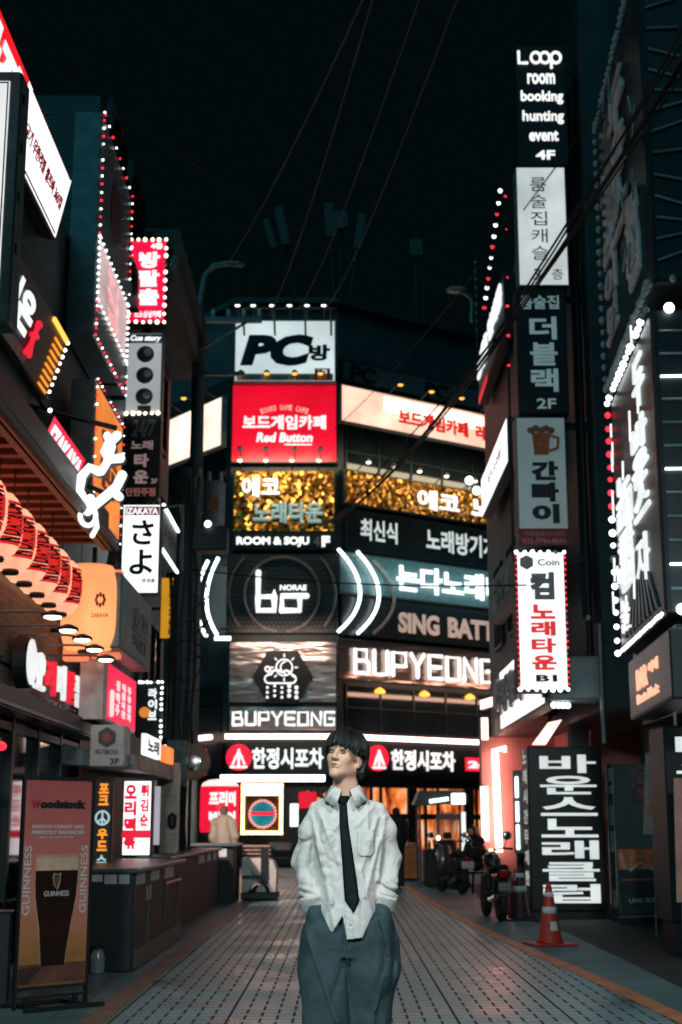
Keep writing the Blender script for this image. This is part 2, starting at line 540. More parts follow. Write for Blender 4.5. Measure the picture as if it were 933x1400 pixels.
def tile_mat(name, c1, c2, sx, sy, mortar=.006, rough=.5, joint=(.02, .026, .028), plane='xy', bump=.3):
    """rectangular slabs, bricks or panels with joints"""
    m, nt, b = _new(name)
    tc = N(nt, 'ShaderNodeTexCoord'); sp = N(nt, 'ShaderNodeSeparateXYZ'); nt.links.new(tc.outputs['Object'], sp.inputs[0])
    cb = N(nt, 'ShaderNodeCombineXYZ')
    a, q = {'xy': (0, 1), 'yz': (1, 2), 'xz': (0, 2)}[plane]
    nt.links.new(sp.outputs[a], cb.inputs[0]); nt.links.new(sp.outputs[q], cb.inputs[1])
    br = N(nt, 'ShaderNodeTexBrick'); nt.links.new(cb.outputs[0], br.inputs['Vector'])
    br.inputs['Color1'].default_value = (*c1, 1); br.inputs['Color2'].default_value = (*c2, 1); br.inputs['Mortar'].default_value = (*joint, 1)
    br.inputs['Scale'].default_value = 1; br.inputs['Mortar Size'].default_value = mortar; br.inputs['Brick Width'].default_value = sx; br.inputs['Row Height'].default_value = sy
    n1 = N(nt, 'ShaderNodeTexNoise'); n1.inputs['Scale'].default_value = 2.0; n1.inputs['Detail'].default_value = 6; nt.links.new(tc.outputs['Object'], n1.inputs['Vector'])
    vm = N(nt, 'ShaderNodeVectorMath', operation='SCALE'); nt.links.new(br.outputs['Color'], vm.inputs[0]); nt.links.new(M2(nt, 'MULTIPLY_ADD', n1.outputs['Fac'], 1.2, .4), vm.inputs['Scale'])
    nt.links.new(vm.outputs[0], b.inputs['Base Color']); b.inputs['Roughness'].default_value = rough
    bp = N(nt, 'ShaderNodeBump'); bp.inputs['Strength'].default_value = bump; bp.inputs['Distance'].default_value = .008
    nt.links.new(br.outputs['Fac'], bp.inputs['Height']); bp.invert = True; nt.links.new(bp.outputs[0], b.inputs['Normal'])
    return m
pavers = paver_mat()
slab_m = tile_mat('pavement_slabs', (.11, .20, .21), (.085, .16, .168), .6, .6, .006, .38)
asphalt = mat('asphalt', (.045, .055, .058), .75, 0, .5, 2.0, .6, 120)
asph_teal = mat('asphalt_path', (.10, .20, .215), .6, 0, .35, 1.3, .5, 90)
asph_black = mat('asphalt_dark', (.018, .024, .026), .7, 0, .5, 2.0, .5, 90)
band_o = mat('painted_band_orange', (.62, .20, .085), .55, 0, .3, 4.0, .2, 60)
band_b = mat('band_brown', (.20, .115, .085), .5, 0, .3, 3.0, .2, 60)

def structure(name, mb, m): return tag(mb.build(name, m), kind='structure')
structure('ground', MB().box(-250, 250, -60, 400, -.3, 0), asphalt)
def strip(L, Rr, z):
    mb = MB(); n = len(L)
    mb.v = [(p[0], p[1], z) for p in L] + [(p[0], p[1], z) for p in Rr]
    mb.f = [(i, n + i, n + i + 1, i + 1) for i in range(n - 1)]
    return mb
OC = [(2.9, -12), (2.8, -4), (2.72, 2), (2.62, 7), (2.46, 10.8), (2.29, 14), (2.04, 17.6), (1.84, 21.3), (1.69, 25.5), (1.59, 29.5), (1.50, 34), (1.45, 42)]
def dense(P, n=8):
    out = []
    for i in range(len(P) - 1):
        p0 = P[max(i - 1, 0)]; p1 = P[i]; p2 = P[i + 1]; p3 = P[min(i + 2, len(P) - 1)]
        for k in range(n):
            t = k / n
            out.append(tuple(.5 * (2 * p1[j] + (p2[j] - p0[j]) * t + (2 * p0[j] - 5 * p1[j] + 4 * p2[j] - p3[j]) * t * t + (3 * p1[j] - p0[j] - 3 * p2[j] + p3[j]) * t ** 3) for j in range(2)))
    out.append(P[-1]); return out
OCd = dense(OC)
left = [(-1.68, p[1]) for p in OCd]
structure('road', strip(left, [(p[0] - .08, p[1]) for p in OCd], .004), pavers)
structure('painted_band', strip([(p[0] - .085, p[1]) for p in OCd], [(p[0] + .085, p[1]) for p in OCd], .008), band_o)
EC = [(3.1, -12), (3.0, 4), (2.95, 10), (2.93, 12.8), (2.95, 16.5), (2.92, 20.1), (2.62, 23.4), (2.62, 26), (2.78, 30.4), (3.4, 36), (6, 42)]
ECd = dense(EC)
n_ = min(len(OCd), len(ECd))
def samp(P, y):
    ys = [p[1] for p in P]; return float(np.interp(y, ys, [p[0] for p in P]))
YS = [-12 + .5 * i for i in range(109)]
structure('path', strip([(samp(OCd, y) + .08, y) for y in YS], [(samp(ECd, y), y) for y in YS], .004), asph_teal)
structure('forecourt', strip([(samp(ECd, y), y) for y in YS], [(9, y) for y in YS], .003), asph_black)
structure('kerb_band', strip([(-1.86, y) for y in YS], [(-1.675, y) for y in YS], .008), band_b)
structure('pavement', strip([(-9, y) for y in YS], [(-1.855, y) for y in YS], .006), slab_m)
structure('cross_street', strip([(-40, 42.0), (40, 42.0)], [(-40, 49.6), (40, 49.6)], .002), asph_teal)

# ------------------------------------------------------------------ the corner building at the end of the street
YC = 50.0
zc = lambda v: at(387, v, YC).z
PA = Vector((x_of(312, YC, 8), YC, 0)); PB = Vector((x_of(462, YC, 8), YC, 0))
eR = Vector((.818, .575, 0)); eL = Vector((-.6, .8, 0))
def tR(u, v):
    d = ray(u, v); a = np.array([[eR.x, -d[0]], [eR.y, -d[1]]]); return float(np.linalg.solve(a, [-PB.x, -PB.y])[0])
PR = PB + eR * 17; PL = PA + eL * 13
cb = thing('karaoke_building', 'tall corner building with chamfered front full of karaoke signs at the end of the street', 'building', (0, YC, 0))
foot = [PL, PA, PB, PR, PR + Vector((-6, 14, 0)), PL + Vector((2, 14, 0))]
def prism_z(poly, z0, z1):
    mb = MB(); n = len(poly)
    mb.v = [(p[0], p[1], z0) for p in poly] + [(p[0], p[1], z1) for p in poly]
    mb.f = [tuple(range(n))[::-1], tuple(range(n, 2 * n))] + [(i, (i + 1) % n, n + (i + 1) % n, n + i) for i in range(n)]
    return mb
panel_w = tile_mat('facade_panels', (.024, .046, .05), (.018, .038, .042), 1.6, 1.4, .02, .55, plane='xz')
zroof = zc(515)
prism_z(foot, 0, zroof).build('wall', panel_w, cb, world=True)
inner = [p + Vector((0, 1.1, 0)) for p in foot]
prism_z(inner, zroof, zc(405)).build('upper_wall', mat('upper_wall', (.10, .13, .14), .7, 0, .3, .6), cb, world=True)
prism_z([p + Vector((0, -.45, 0)) for p in inner], zc(405), zc(398)).build('cornice', wall_m, cb, world=True)
c_ = (PA + PB) / 2 + Vector((0, 6, 0))
mb = MB(); zt = zc(398)
rb = [p + Vector((0, .4, 0)) for p in inner]
mb.v = [(p.x, p.y, zt) for p in rb] + [(c_.x + 1.5, c_.y + 4, zt + 2.6), (c_.x + 12, c_.y + 9, zt + 2.6), (c_.x - 6, c_.y + 9, zt + 2.6)]
mb.f = [(1, 2, 6), (2, 3, 7, 6), (0, 1, 6, 8), (3, 4, 7), (4, 5, 8, 7), (5, 0, 8), (6, 7, 8)]
mb.build('roof', tile_mat('roof_ribs', (.09, .12, .125), (.07, .10, .105), .5, 30, .05, .6, plane='xy'), cb, world=True)
def fr(p0, e, t0, t1, out, z0, z1, th=.1):
    """a slab standing on one of the three fronts: from t0 to t1 along it, pushed out"""
    nrm = Vector((e.y, -e.x, 0))
    if nrm.y > 0: nrm = -nrm
    a = p0 + e * t0 + nrm * out; b = p0 + e * t1 + nrm * out
    return prism_z([a, b, b - nrm * th, a - nrm * th], z0, z1)
eC = Vector((1, 0, 0)); wC = (PB - PA).length
# window bands
for p0, e, t0, t1, nm in ((PB, eR, .3, 16, 'r'), (PA, eL, .3, 11, 'l')):
    for v1, v0 in ((650, 582), (1001, 934)):
        w = fr(p0, e, t0, t1, .03, zc(v1), zc(v0), .06).build('window', win_d, cb, world=True)
        mb = MB()
        for i in range(int((t1 - t0) / 1.5) + 1):
            q = fr(p0, e, t0 + i * 1.5, t0 + i * 1.5 + .07, .07, zc(v1), zc(v0), .05); mb.add(q.v, q.f)
        for zz in (zc(v1), (zc(v1) + zc(v0)) / 2, zc(v0) - .07):
            q = fr(p0, e, t0, t1, .065, zz, zz + .06, .04); mb.add(q.v, q.f)
        o = mb.build('window_frame', CAB, w, world=False)
        for vv in o.data.vertices: vv.co -= cb.location
# hanging lamps glimpsed behind the glass of the second floor
for u in (517, 578, 640):
    t = tR(u, 946); q = PB + eR * t + Vector((.06, -.08, 0))
    lamp = MB().lathe((q.x, q.y, zc(942)), [(.03, .14), (.16, .06), (.2, 0), (.2, -.06), (.05, -.08)], 12).build('ceiling_lamp', AMB, cb, world=True)
def bar_lamp(name, label, p0, e, t0, t1, out, z, r, m, group=None):
    nrm = Vector((e.y, -e.x, 0)); nrm = -nrm if nrm.y > 0 else nrm
    a = p0 + e * t0 + nrm * out; b = p0 + e * t1 + nrm * out; a.z = b.z = z
    o = thing(name, label, 'light', a, 0, group)
    MB().tube([a, b], r, 8).build('tube', m, o, world=True)
    k = MB()
    for i in range(5):
        q = a.lerp(b, i / 4); k.box(q.x - .04, q.x + .04, q.y, q.y + .12, z - .05, z + .05)
    k.build('bracket', CAB, o, world=True)
bar_lamp('neon_tube', 'pink white neon line along the chamfered corner above the pub fascia', PA, eC, 0, wC, .5, zc(1008), .085, NEONP)
bar_lamp('neon_tube', 'pink white neon line along the right wing above the pub fascia', PB, eR, .2, 14, .5, zc(1008), .085, NEONP)
bar_lamp('neon_tube', 'pink white neon line along the left wing above the pub fascia', PA, eL, .2, 9, .5, zc(1008), .085, NEONP)
# ground floor of the corner building: lit windows between dark posts
gz0, gz1 = .45, zc(1076)
def interior_mat():
    m, nt, b = _new('lit_interior')
    tc = N(nt, 'ShaderNodeTexCoord'); mp = N(nt, 'ShaderNodeMapping'); mp.inputs['Scale'].default_value = (2.2, 2.2, .8); nt.links.new(tc.outputs['Object'], mp.inputs[0])
    n1 = N(nt, 'ShaderNodeTexNoise'); n1.inputs['Scale'].default_value = 1.3; n1.inputs['Detail'].default_value = 3; nt.links.new(mp.outputs[0], n1.inputs['Vector'])
    rp = N(nt, 'ShaderNodeValToRGB'); cr = rp.color_ramp
    for i, (p_, c) in enumerate(((.34, (.02, .008, .004)), (.44, (.45, .07, .015)), (.54, (1, .24, .05)), (.62, (1, .50, .24)), (.74, (.9, .75, .62)))):
        e_ = cr.elements[i] if i < 2 else cr.elements.new(p_)
        e_.position = p_; e_.color = (*c, 1)
    nt.links.new(n1.outputs['Fac'], rp.inputs[0]); nt.links.new(rp.outputs[0], b.inputs['Emission Color']); b.inputs['Emission Strength'].default_value = 1.0; b.inputs['Base Color'].default_value = (.1, .05, .03, 1); b.inputs['Roughness'].default_value = .15
    return m
glow = fr(PB, eR, .4, 13, .02, gz0, gz1, .04).build('shop_window', interior_mat(), cb, world=True)
mb = MB()
for i in range(16):
    t = .3 + i * .85 + .25 * math.sin(i * 2.3); q = fr(PB, eR, t, t + (.10 if i % 3 else .42), .1, gz0, gz1, .09); mb.add(q.v, q.f)
q = fr(PB, eR, .2, 13, .12, gz0 + 1.15, gz0 + 1.35, .1); mb.add(q.v, q.f)
q = fr(PB, eR, .2, 13, .14, 0, gz0 + .05, .12); mb.add(q.v, q.f)
o = mb.build('window_post', mat('post_brown', (.05, .03, .022), .5), glow)
for vv in o.data.vertices: vv.co -= cb.location
dark = fr(PA, eC, .05, wC, .02, 0, gz1, .04).build('shop_front', mat('shop_dark', (.02, .02, .021), .3), cb, world=True)
mb = MB()
for i in range(7):
    q = fr(PA, eC, wC * .66 + i * .2, wC * .66 + i * .2 + .035, .09, .5, gz1, .04); mb.add(q.v, q.f)
o = mb.build('door_bars', CAB, dark)
for vv in o.data.vertices: vv.co -= cb.location
mb = MB()
random.seed(3)
for i in range(16):
    x = PA.x + wC * random.uniform(.66, .98); mb.ball((x, YC - .09, random.uniform(1.6, gz1 - .2)), random.uniform(.05, .1), 8, 5)
mb.build('fairy_light', ORG, cb, world=True)

# antennas on the roof
for i, (u, v0, v1, lean, w, lab) in enumerate(((392, 282, 335, .35, .22, 'tall slanting pale antenna panel at the left end of the roof'), (376, 298, 340, .5, .16, 'dim thin antenna leaning at the far left of the roof'), (453, 278, 325, .1, .24, 'upright pale antenna panel left of the square box on the roof'), (467, 289, 313, 0, .34, 'small square antenna box beside the upright panel on the roof'), (489, 292, 340, -.25, .2, 'dim leaning antenna right of the square box'), (570, 327, 351, 0, .32, 'lone box antenna on a mast at the right of the roof'))):
    P = at(u, v1, 62.0); top = at(u, v0, 62.0).z; h = top - P.z
    a = thing('antenna', lab, 'antenna', (P.x, 62, P.z), 0, 'antennas on the roof of the corner building')
    a.rotation_euler = (0, -lean * .6, 0)
    MB().bbox(-w, w, -.12, .12, 0, h, .04).build('panel', mat('antenna_pale', (.07, .09, .09), .5), a)
    MB().tube([(0, .3, -3.5), (0, .3, h * .7)], .06, 6).build('mast', CAB, a)
# street lamps over the roof edge, right of centre
a = thing('street_or_fill_lamp', 'small unlit street lamp arm against the dark facade left of the white side sign', 'lamp', at(655, 440, 34))
p = at(655, 440, 34)
MB().tube([at(645, 440, 34), at(646, 412, 34), at(642, 405, 34), at(628, 397, 34)], .05, 6).build('arm', steel, a, world=True)
q = at(624, 396.5, 34)
MB().ball(q, (.28, .2, .07), 10, 6).build('lamp_head', mat('lamp_lens', (.5, .6, .6), .3), a, world=True)

# ------------------------------------------------------------------ dark buildings on both sides
def block(name, label, x0, x1, y0, y1, z1, wm, cat='building', z0=0):
    o = thing(name, label, cat, ((x0 + x1) / 2, (y0 + y1) / 2, z0))
    MB().box(x0, x1, y0, y1, z0, z1).build('wall', wm, o, world=True)
    return o
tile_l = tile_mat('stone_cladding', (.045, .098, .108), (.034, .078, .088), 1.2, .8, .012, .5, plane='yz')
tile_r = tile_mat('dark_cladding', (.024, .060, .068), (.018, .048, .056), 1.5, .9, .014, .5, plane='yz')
brick = tile_mat('brick', (.13, .105, .095), (.085, .075, .07), .23, .075, .008, .7, (.06, .055, .05), 'yz', .6)
LB = block('izakaya_building', 'near left building with the lantern eave and brick pub front', -9, -3.42, 4, 18.4, 8.6, tile_l)
LB2 = block('narrow_building', 'dark narrow stone building behind the red escape room sign', -9, -3.42, 18.45, 23.2, 11.5, tile_l)
LB3 = block('eaves_building', 'dark left building with an overhanging roof slab behind the sign stack', -11, -3.75, 23.3, 30, 11.6, tile_l)
def side_windows(b, X, sgn, cells, wm=win_d):
    for y0, y1, z0, z1 in cells:
        w = MB().box(X - .03 if sgn > 0 else X - .02, X + .02 if sgn > 0 else X + .03, y0, y1, z0, z1).build('window', wm, b, world=True)
        f = MB(); a, c = (X, X + .07 * sgn) if sgn > 0 else (X + .07 * sgn, X)
        for q in ((y0 - .06, y0, z0 - .06, z1 + .06), (y1, y1 + .06, z0 - .06, z1 + .06), ((y0 + y1) / 2 - .025, (y0 + y1) / 2 + .025, z0, z1)): f.box(a, c, q[0], q[1], q[2], q[3])
        for q in (z0 - .06, z1): f.box(a, c, y0, y1, q, q + .06)
        o = f.build('window_frame', CAB, w)
        for vv in o.data.vertices: vv.co -= b.location
side_windows(LB2, -3.42, 1, [(19.2, 20.6, 5.4, 7.0), (21.2, 22.6, 5.4, 7.0), (19.2, 20.6, 10.2, 11.8), (21.2, 22.6, 10.2, 11.8)])
side_windows(LB3, -3.75, 1, [(24.2, 26, z, z + 1.6) for z in (3.6, 6.4, 9.0)] + [(27.2, 29, z, z + 1.6) for z in (3.6, 6.4, 9.0)])
# roof slab of the far left building, jutting into the street, with its bent pipe
e0, e1 = at(232, 207, 24.5), at(272, 330, 30.0)
MB().box(-10, -2.95, 24.2, 30.2, 11.6, 12.0).build('roof', wall_m, LB3, world=True)
MB().box(-3.75, -3.05, 24.3, 30.1, 11.0, 11.6).build('eave_box', mat('eave_brown', (.14, .13, .12), .6), LB3, world=True)
MB().tube([(-3.7, 24.4, 9.9), (-3.0, 24.3, 11.5)], .06, 8).build('strut', cab_l, LB3, world=True)

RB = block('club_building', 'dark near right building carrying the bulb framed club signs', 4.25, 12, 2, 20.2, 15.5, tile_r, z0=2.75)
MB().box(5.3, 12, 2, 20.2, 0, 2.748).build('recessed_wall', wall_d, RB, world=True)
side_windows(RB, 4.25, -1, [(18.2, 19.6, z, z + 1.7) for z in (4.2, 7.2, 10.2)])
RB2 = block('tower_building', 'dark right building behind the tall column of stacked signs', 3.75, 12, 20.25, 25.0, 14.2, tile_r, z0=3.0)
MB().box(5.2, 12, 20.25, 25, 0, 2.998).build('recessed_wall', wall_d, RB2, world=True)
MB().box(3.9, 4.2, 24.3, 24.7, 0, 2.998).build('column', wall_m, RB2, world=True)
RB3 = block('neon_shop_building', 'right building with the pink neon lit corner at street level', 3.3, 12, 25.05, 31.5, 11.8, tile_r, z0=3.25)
pinkw = mat('pink_wall', (.78, .34, .30), .55, 0, .12, 1.0)
MB().box(4.6, 12, 26.5, 31.5, 0, 3.248).build('recessed_wall', pinkw, RB3, world=True)
MB().box(3.02, 4.6, 31.0, 31.5, 0, 3.248).build('pillar', pinkw, RB3, world=True)
side_windows(RB3, 3.3, -1, [(28.6, 29.8, 5.0, 6.6), (26.2, 27.4, 5.0, 6.6)])
# drain pipes and a meter box on the right facade
mb = MB()
for y, z0, z1 in ((20.8, 3.2, 12), (21.1, 4.4, 13)): mb.tube([(3.66, y, z0), (3.66, y, z1)], .05, 8)
mb.build('drain_pipe', CAB, RB2, world=True)
far = block('far_building', 'dim far building seen past the right end of the corner building', 9, 30, 72, 84, 12, wall_d)
far2 = block('far_building', 'dim far building seen past the left end of the corner building', -34, -13, 66, 82, 13, wall_d)
# ------------------------------------------------------------------ signs of the corner building
def csign(name, label, u0, v0, u1, v1, face, cab='cab', out=.35, depth=.3, group=None, rim=.06, cat='sign'):
    Y = YC - out
    return Sign(name, label, u0, v0, v1, Y, u1, Y, depth, cab, face, rim, cat, group)
def wsign(name, label, p0, e, tl, tr, v0, v1, face, cab='cab', out=.3, depth=.25, rim=.06, cat='sign'):
    """on a wing: tl / tr = distances along e of the viewer's left and right end"""
    nrm = Vector((e.y, -e.x, 0)); nrm = -nrm if nrm.y > 0 else nrm
    if p0 is PB: tl, tr = tl - .28, tr - .28        # the wing boards close up to the chamfered front
    A = p0 + e * tl + nrm * out; B = p0 + e * tr + nrm * out
    s = Sign.__new__(Sign)
    A.z = zc(v1); s.h = zc(v0) - zc(v1); s.w = (B - A.xy.to_3d()).length if False else math.hypot(B.x - A.x, B.y - A.y)
    s.rz = math.atan2(B.y - A.y, B.x - A.x); s.root = thing(name, label, cat, A, s.rz); s.y = -.004
    MB().bbox(0, s.w, 0, depth, 0, s.h, .02).build('cabinet', MATS[cab], s.root)
    if face is not None:
        MB().box(rim, s.w - rim, -.006, -.002, rim, s.h - rim).build('face', face, s.root); s.y = -.008
    return s
def flood(s, xs, z, up=True, out=.55, m=BW, r=.09, name='spotlight'):
    """little floodlights on stalks along the top or bottom of a sign"""
    for x in xs:
        mb = MB(); zz = z * s.h
        d = 1 if up else -1
        mb.tube([(x * s.w, 0, zz), (x * s.w, -out * .7, zz + .22 * d), (x * s.w, -out, zz + .2 * d)], .022, 6)
        mb.lathe((x * s.w, -out, zz + .2 * d), [(.03, .1), (r, .05), (r * 1.15, -.03), (r * .9, -.035)], 10)
        o = mb.build(name, CAB, s.root)
        MB().ball((x * s.w, -out, zz + .2 * d - .05), (r * 1.05, r * 1.05, .05), 10, 5).build('bulb', m, o)
def area(parent, loc, rot, sx, sy, watts, col=(1, .95, .9)):
    l = bpy.data.lights.new('lamp_light', 'AREA'); l.shape = 'RECTANGLE'; l.size = sx; l.size_y = sy; l.energy = watts; l.color = col
    o = bpy.data.objects.new('lamp_light', l); COL.objects.link(o); o.parent = parent; o.location = loc; o.rotation_euler = rot
    return o

# 1 PC room board
pcw = emit('pc_face', (.80, .93, .93), .75, True, .3, .35)
s = csign('billboard', 'white lit billboard with big slanted dark PC lettering above the red sign', 320, 437, 460, 523, pcw, 'cab_grey', .9)
s.text('PC', .06, .24, .70, .74, INK, .07, .03, shear=.28)
s.text('방', .73, .40, .94, .66, INK, .05, .03)
s.rect(0.03, .86, .97, .97, mat('strip_pale', (.5, .55, .55), .5), 'strip')
s.text('창업문의 / 1600.4416 부평본점', .07, .885, .74, .955, INK, .01, .008, dy=-.006)
b = MB()
for q in ((.79, .82, .78, .96), (.91, .94, .78, .96), (.79, .94, .78, .80), (.79, .94, .94, .96)): b.box(s.fx(q[0]), s.fx(q[1]), s.y - .02, s.y - .008, s.fz(q[3]), s.fz(q[2]))
b.build('floor_box', REDI, s.root)
s.text('6F', .83, .815, .90, .92, REDI, .04, .01, 'floor_number', dy=-.008)
flood(s, (.05, .2, .38, .55, .72, .88), 1.0, True, 1.0)
mb = MB(); mb.tube([(0, -1.0, s.h + .1), (s.w, -1.0, s.h + .1)], .05, 6)
for x in (.1, .4, .7, .95): mb.tube([(x * s.w, 0, s.h - .6), (x * s.w, -1.0, s.h + .1)], .04, 6)
mb.build('lamp_rail', CAB, s.root)

# 2 red board game cafe
redf = emit('red_face', (1, .004, .03), .85, True, .18, .5)
s = csign('billboard', 'bright red board game cafe billboard with white lettering', 316, 525, 462, 633, redf)
s.text('보드게임카페', .11, .40, .89, .58, WLM, .035, .03)
v, f, a = text_geo('Red Button', .035)
s.text('Red Button', .24, .62, .76, .74, WLM, .035, .03, 'script', shear=.15)
s.rect(.5, .765, .76, .778, WLM, 'underline', .02)
t = 'BOARD GAME CAFE'; mb = MB(); n = len(t)
for i, ch in enumerate(t):
    if ch == ' ': continue
    a_ = (i - (n - 1) / 2) / ((n - 1) / 2); x = .5 + a_ * .21; z = .30 + a_ * a_ * .05
    q = MB().text(ch, -.045, .045, -.1, .1, 0, .01, .02)
    M = Matrix.Translation((s.fx(x), s.y - .004, s.fz(z))) @ Matrix.Rotation(a_ * .35, 4, 'Y')
    q.tf(M); mb.add(q.v, q.f)
mb.build('arched_lettering', emit('letter_peach', (1, .62, .45), .9), s.root)
flood(s, (.1, .34, .6, .84), 0.06, True, .6, CAB, .1)
flood(s, (.1, .34, .6, .84), 1.0, True, .75, AMB, .1)

# 3 gold sequin boards
def sequin(name):
    m, nt, b = _new(name)
    tc = N(nt, 'ShaderNodeTexCoord')
    vo = N(nt, 'ShaderNodeTexVoronoi'); vo.inputs['Scale'].default_value = 9; nt.links.new(tc.outputs['Object'], vo.inputs['Vector'])
    wn_ = N(nt, 'ShaderNodeTexWhiteNoise'); nt.links.new(vo.outputs['Color'], wn_.inputs['Vector'])
    c = mixc(nt, wn_.outputs['Value'], (.22, .075, .006), (.85, .42, .09))
    nt.links.new(c, b.inputs['Base Color']); b.inputs['Metallic'].default_value = .85; b.inputs['Roughness'].default_value = .32
    # every sequin hangs at its own angle
    sub = N(nt, 'ShaderNodeVectorMath', operation='SUBTRACT'); nt.links.new(vo.outputs['Color'], sub.inputs[0]); sub.inputs[1].default_value = (.5, .5, .5)
    sca = N(nt, 'ShaderNodeVectorMath', operation='SCALE'); nt.links.new(sub.outputs[0], sca.inputs[0]); sca.inputs['Scale'].default_value = 1.1
    ge = N(nt, 'ShaderNodeNewGeometry'); ad = N(nt, 'ShaderNodeVectorMath', operation='ADD'); nt.links.new(ge.outputs['Normal'], ad.inputs[0]); nt.links.new(sca.outputs[0], ad.inputs[1])
    no = N(nt, 'ShaderNodeVectorMath', operation='NORMALIZE'); nt.links.new(ad.outputs[0], no.inputs[0]); nt.links.new(no.outputs[0], b.inputs['Normal'])
    return m
SEQ = sequin('gold_sequins')
s = csign('sign', 'gold sequin karaoke board under the red billboard', 318, 642, 459, 728, SEQ, out=.35)
s.text('에코', .09, .12, .46, .44, WL, .03, .04)
s.text('노래타운', .20, .52, .88, .86, emit('letter_teal', (.45, .72, .75), .32), .04, .05, 'second_lettering')
flood(s, (.08, .33, .58, .84), 1.0, True, .7, BWA, .09)
area(s.root, (s.w * .5, -1.0, s.h + .5), (R(40), 0, 0), s.w * .9, .3, 100, (1, .78, .5))
s = csign('sign', 'black strip sign with white room and soju lettering below the gold board', 318, 729, 460, 752, None)
s.text('ROOM & SOJU', .04, .22, .74, .82, WL, .04, .06)
s.text('4', .78, .22, .84, .8, mat('letter_unlit', (.2, .24, .25), .5), .03, .06, 'unlit_number')
s.text('F', .86, .18, .94, .82, WL, .05, .06, 'floor_letter')
t1 = 12.0
s = wsign('sign', 'gold sequin karaoke board running along the right wing', PB, eR, .35, t1, 642, 690, SEQ)
tx = lambda u, v: (tR(u, v) - .35) / (t1 - .35)
s.text('에코', tx(572, 685), .22, tx(629, 695), .80, WL, .03, .05)
s.text('노래타운', tx(645, 700), .22, tx(645, 700) + .34, .82, WL, .05, .08, 'second_lettering')
flood(s, (.05, .15, .25, .36, .48, .6), 1.0, True, .7, BWA, .09)
area(s.root, (s.w * .35, -1.1, s.h + .6), (R(40), 0, 0), s.w * .7, .3, 100, (1, .82, .55))

# 4 peach banners on both wings
s = wsign('banner_sign', 'long peach lit banner with red board game lettering on the right wing', PB, eR, .2, 12.5, 527, 579, PINKP, 'cab_pale')
txb = lambda u: (tR(u, 575) - .2) / 12.3
s.text('보드게임카페', txb(546), .36, txb(640), .78, emit('letter_red_glow', (1, .03, .03), .6), .05, .06)
s.text('레드버튼', txb(650), .36, txb(650) + .22, .78, MATS['letter_red_glow'], .05, .06, 'second_lettering')
MB().box(s.w * .16, s.w * .62, -.006, -.0045, s.h * .5, s.h * .9).build('lamp_panel', emit('banner_core', (1, .86, .75), 1.9, False, .3, .6), s.root)
flood(s, (.18, .3, .42, .54, .66), 1.0, True, .7, AMB, .1)
s = wsign('banner_sign', 'plain peach lit banner on the left wing behind the utility pole', PA, eL, 9, .2, 541, 610, emit('banner_left', (1, .70, .55), 1.6, True, .35, .5), 'cab_pale')
flood(s, (.3, .5, .68, .82, .95), 1.0, True, .7, AMB, .1)
s = wsign('sign', 'unlit PC room strip above the peach banner on the right wing', PB, eR, .3, 12, 492, 522, mat('unlit_strip', (.16, .21, .22), .5), out=.2)
for k in range(3): s.text('PC', .03 + k * .3, .15, .13 + k * .3, .88, INK, .05, .02, shear=.1)

# 5 dark glass bands with lettering
s = wsign('sign', 'dark window band with white painted Korean lettering below the right gold board', PB, eR, .5, 13, 694, 751, win_d, out=.2)
tx = lambda u: (tR(u, 720) - .5) / 12.5
s.text('최신식', tx(497), .2, tx(547), .72, WL2, .03, .01)
s.text('노래방기계', tx(586), .2, tx(680), .76, WL2, .03, .01, 'second_lettering')
# 6 the round mesh sign and its neon arcs
meshm = tile_mat('mesh_panel', (.10, .085, .07), (.075, .07, .065), .16, .16, .035, .4, (.02, .03, .034), 'xz', .3)
s = csign('sign', 'square dark mesh panel with two pale rings and a white angular logo', 310, 756, 462, 866, meshm, out=.3)
cx, cz = .5 * s.w, .48 * s.h
ring = lambda r, n=40: [(cx + r * math.cos(2 * math.pi * i / n), cz + r * math.sin(2 * math.pi * i / n)) for i in range(n + 1)]
rm = mat('ring_tan', (.25, .2, .17), .5)
for r in (.34, .48):
    mb = MB()
    for i in range(48):
        a0, a1 = 2 * math.pi * i / 48, 2 * math.pi * (i + 1) / 48
        z_ = [cz + r * s.w * math.sin(a) for a in (a0, a1)]
        if max(z_) > s.h - .05 or min(z_) < .05: continue
        mb.tube([(cx + r * s.w * math.cos(a), s.y - .03, z) for a, z in zip((a0, a1), z_)], .05, 5)
    mb.build('ring', rm, s.root)
mb = MB(); st = .21
P = lambda x, y: (s.fx(x), s.fz(y))
for path in ([(.285, .25), (.285, .55), (.43, .55), (.43, .45), (.43, .55), (.43, .72), (.285, .72), (.285, .55)], [(.50, .72), (.50, .54), (.72, .54)], [(.50, .72), (.66, .72), (.66, .54)]):
    mb.stroke([P(*q) for q in path], st, s.y - .06)
mb.build('logo', WL, s.root)
s.text('NORAE', .48, .40, .72, .47, WL, .03, .04, 'small_lettering')
def arcs(p0, e, ts, v0, v1, bow, m, name, label):
    nrm = Vector((e.y, -e.x, 0)); nrm = -nrm if nrm.y > 0 else nrm
    if p0 is PB: ts = [t - .45 for t in ts]
    o = thing(name, label, 'neon sign', p0 + e * ts[0] + nrm * .4 + Vector((0, 0, zc(v1))))
    for t in ts:
        mb = MB(); pts = []
        for i in range(15):
            q = i / 14; z = zc(v1) + (zc(v0) - zc(v1)) * q
            pts.append(p0 + e * (t + bow * (1 - (2 * q - 1) ** 2)) + nrm * .4 + Vector((0, 0, z)))
        mb.tube(pts, .062, 8); mb.build('arc_tube', m, o, world=True)
    k = MB()
    for t in ts:
        for v in (v0 + 8, v1 - 8):
            q = p0 + e * t + nrm * .3; k.tube([q + Vector((0, 0, zc(v))) - nrm * .3, q + Vector((0, 0, zc(v)))], .03, 6)
    k.build('bracket', CAB, o, world=True)
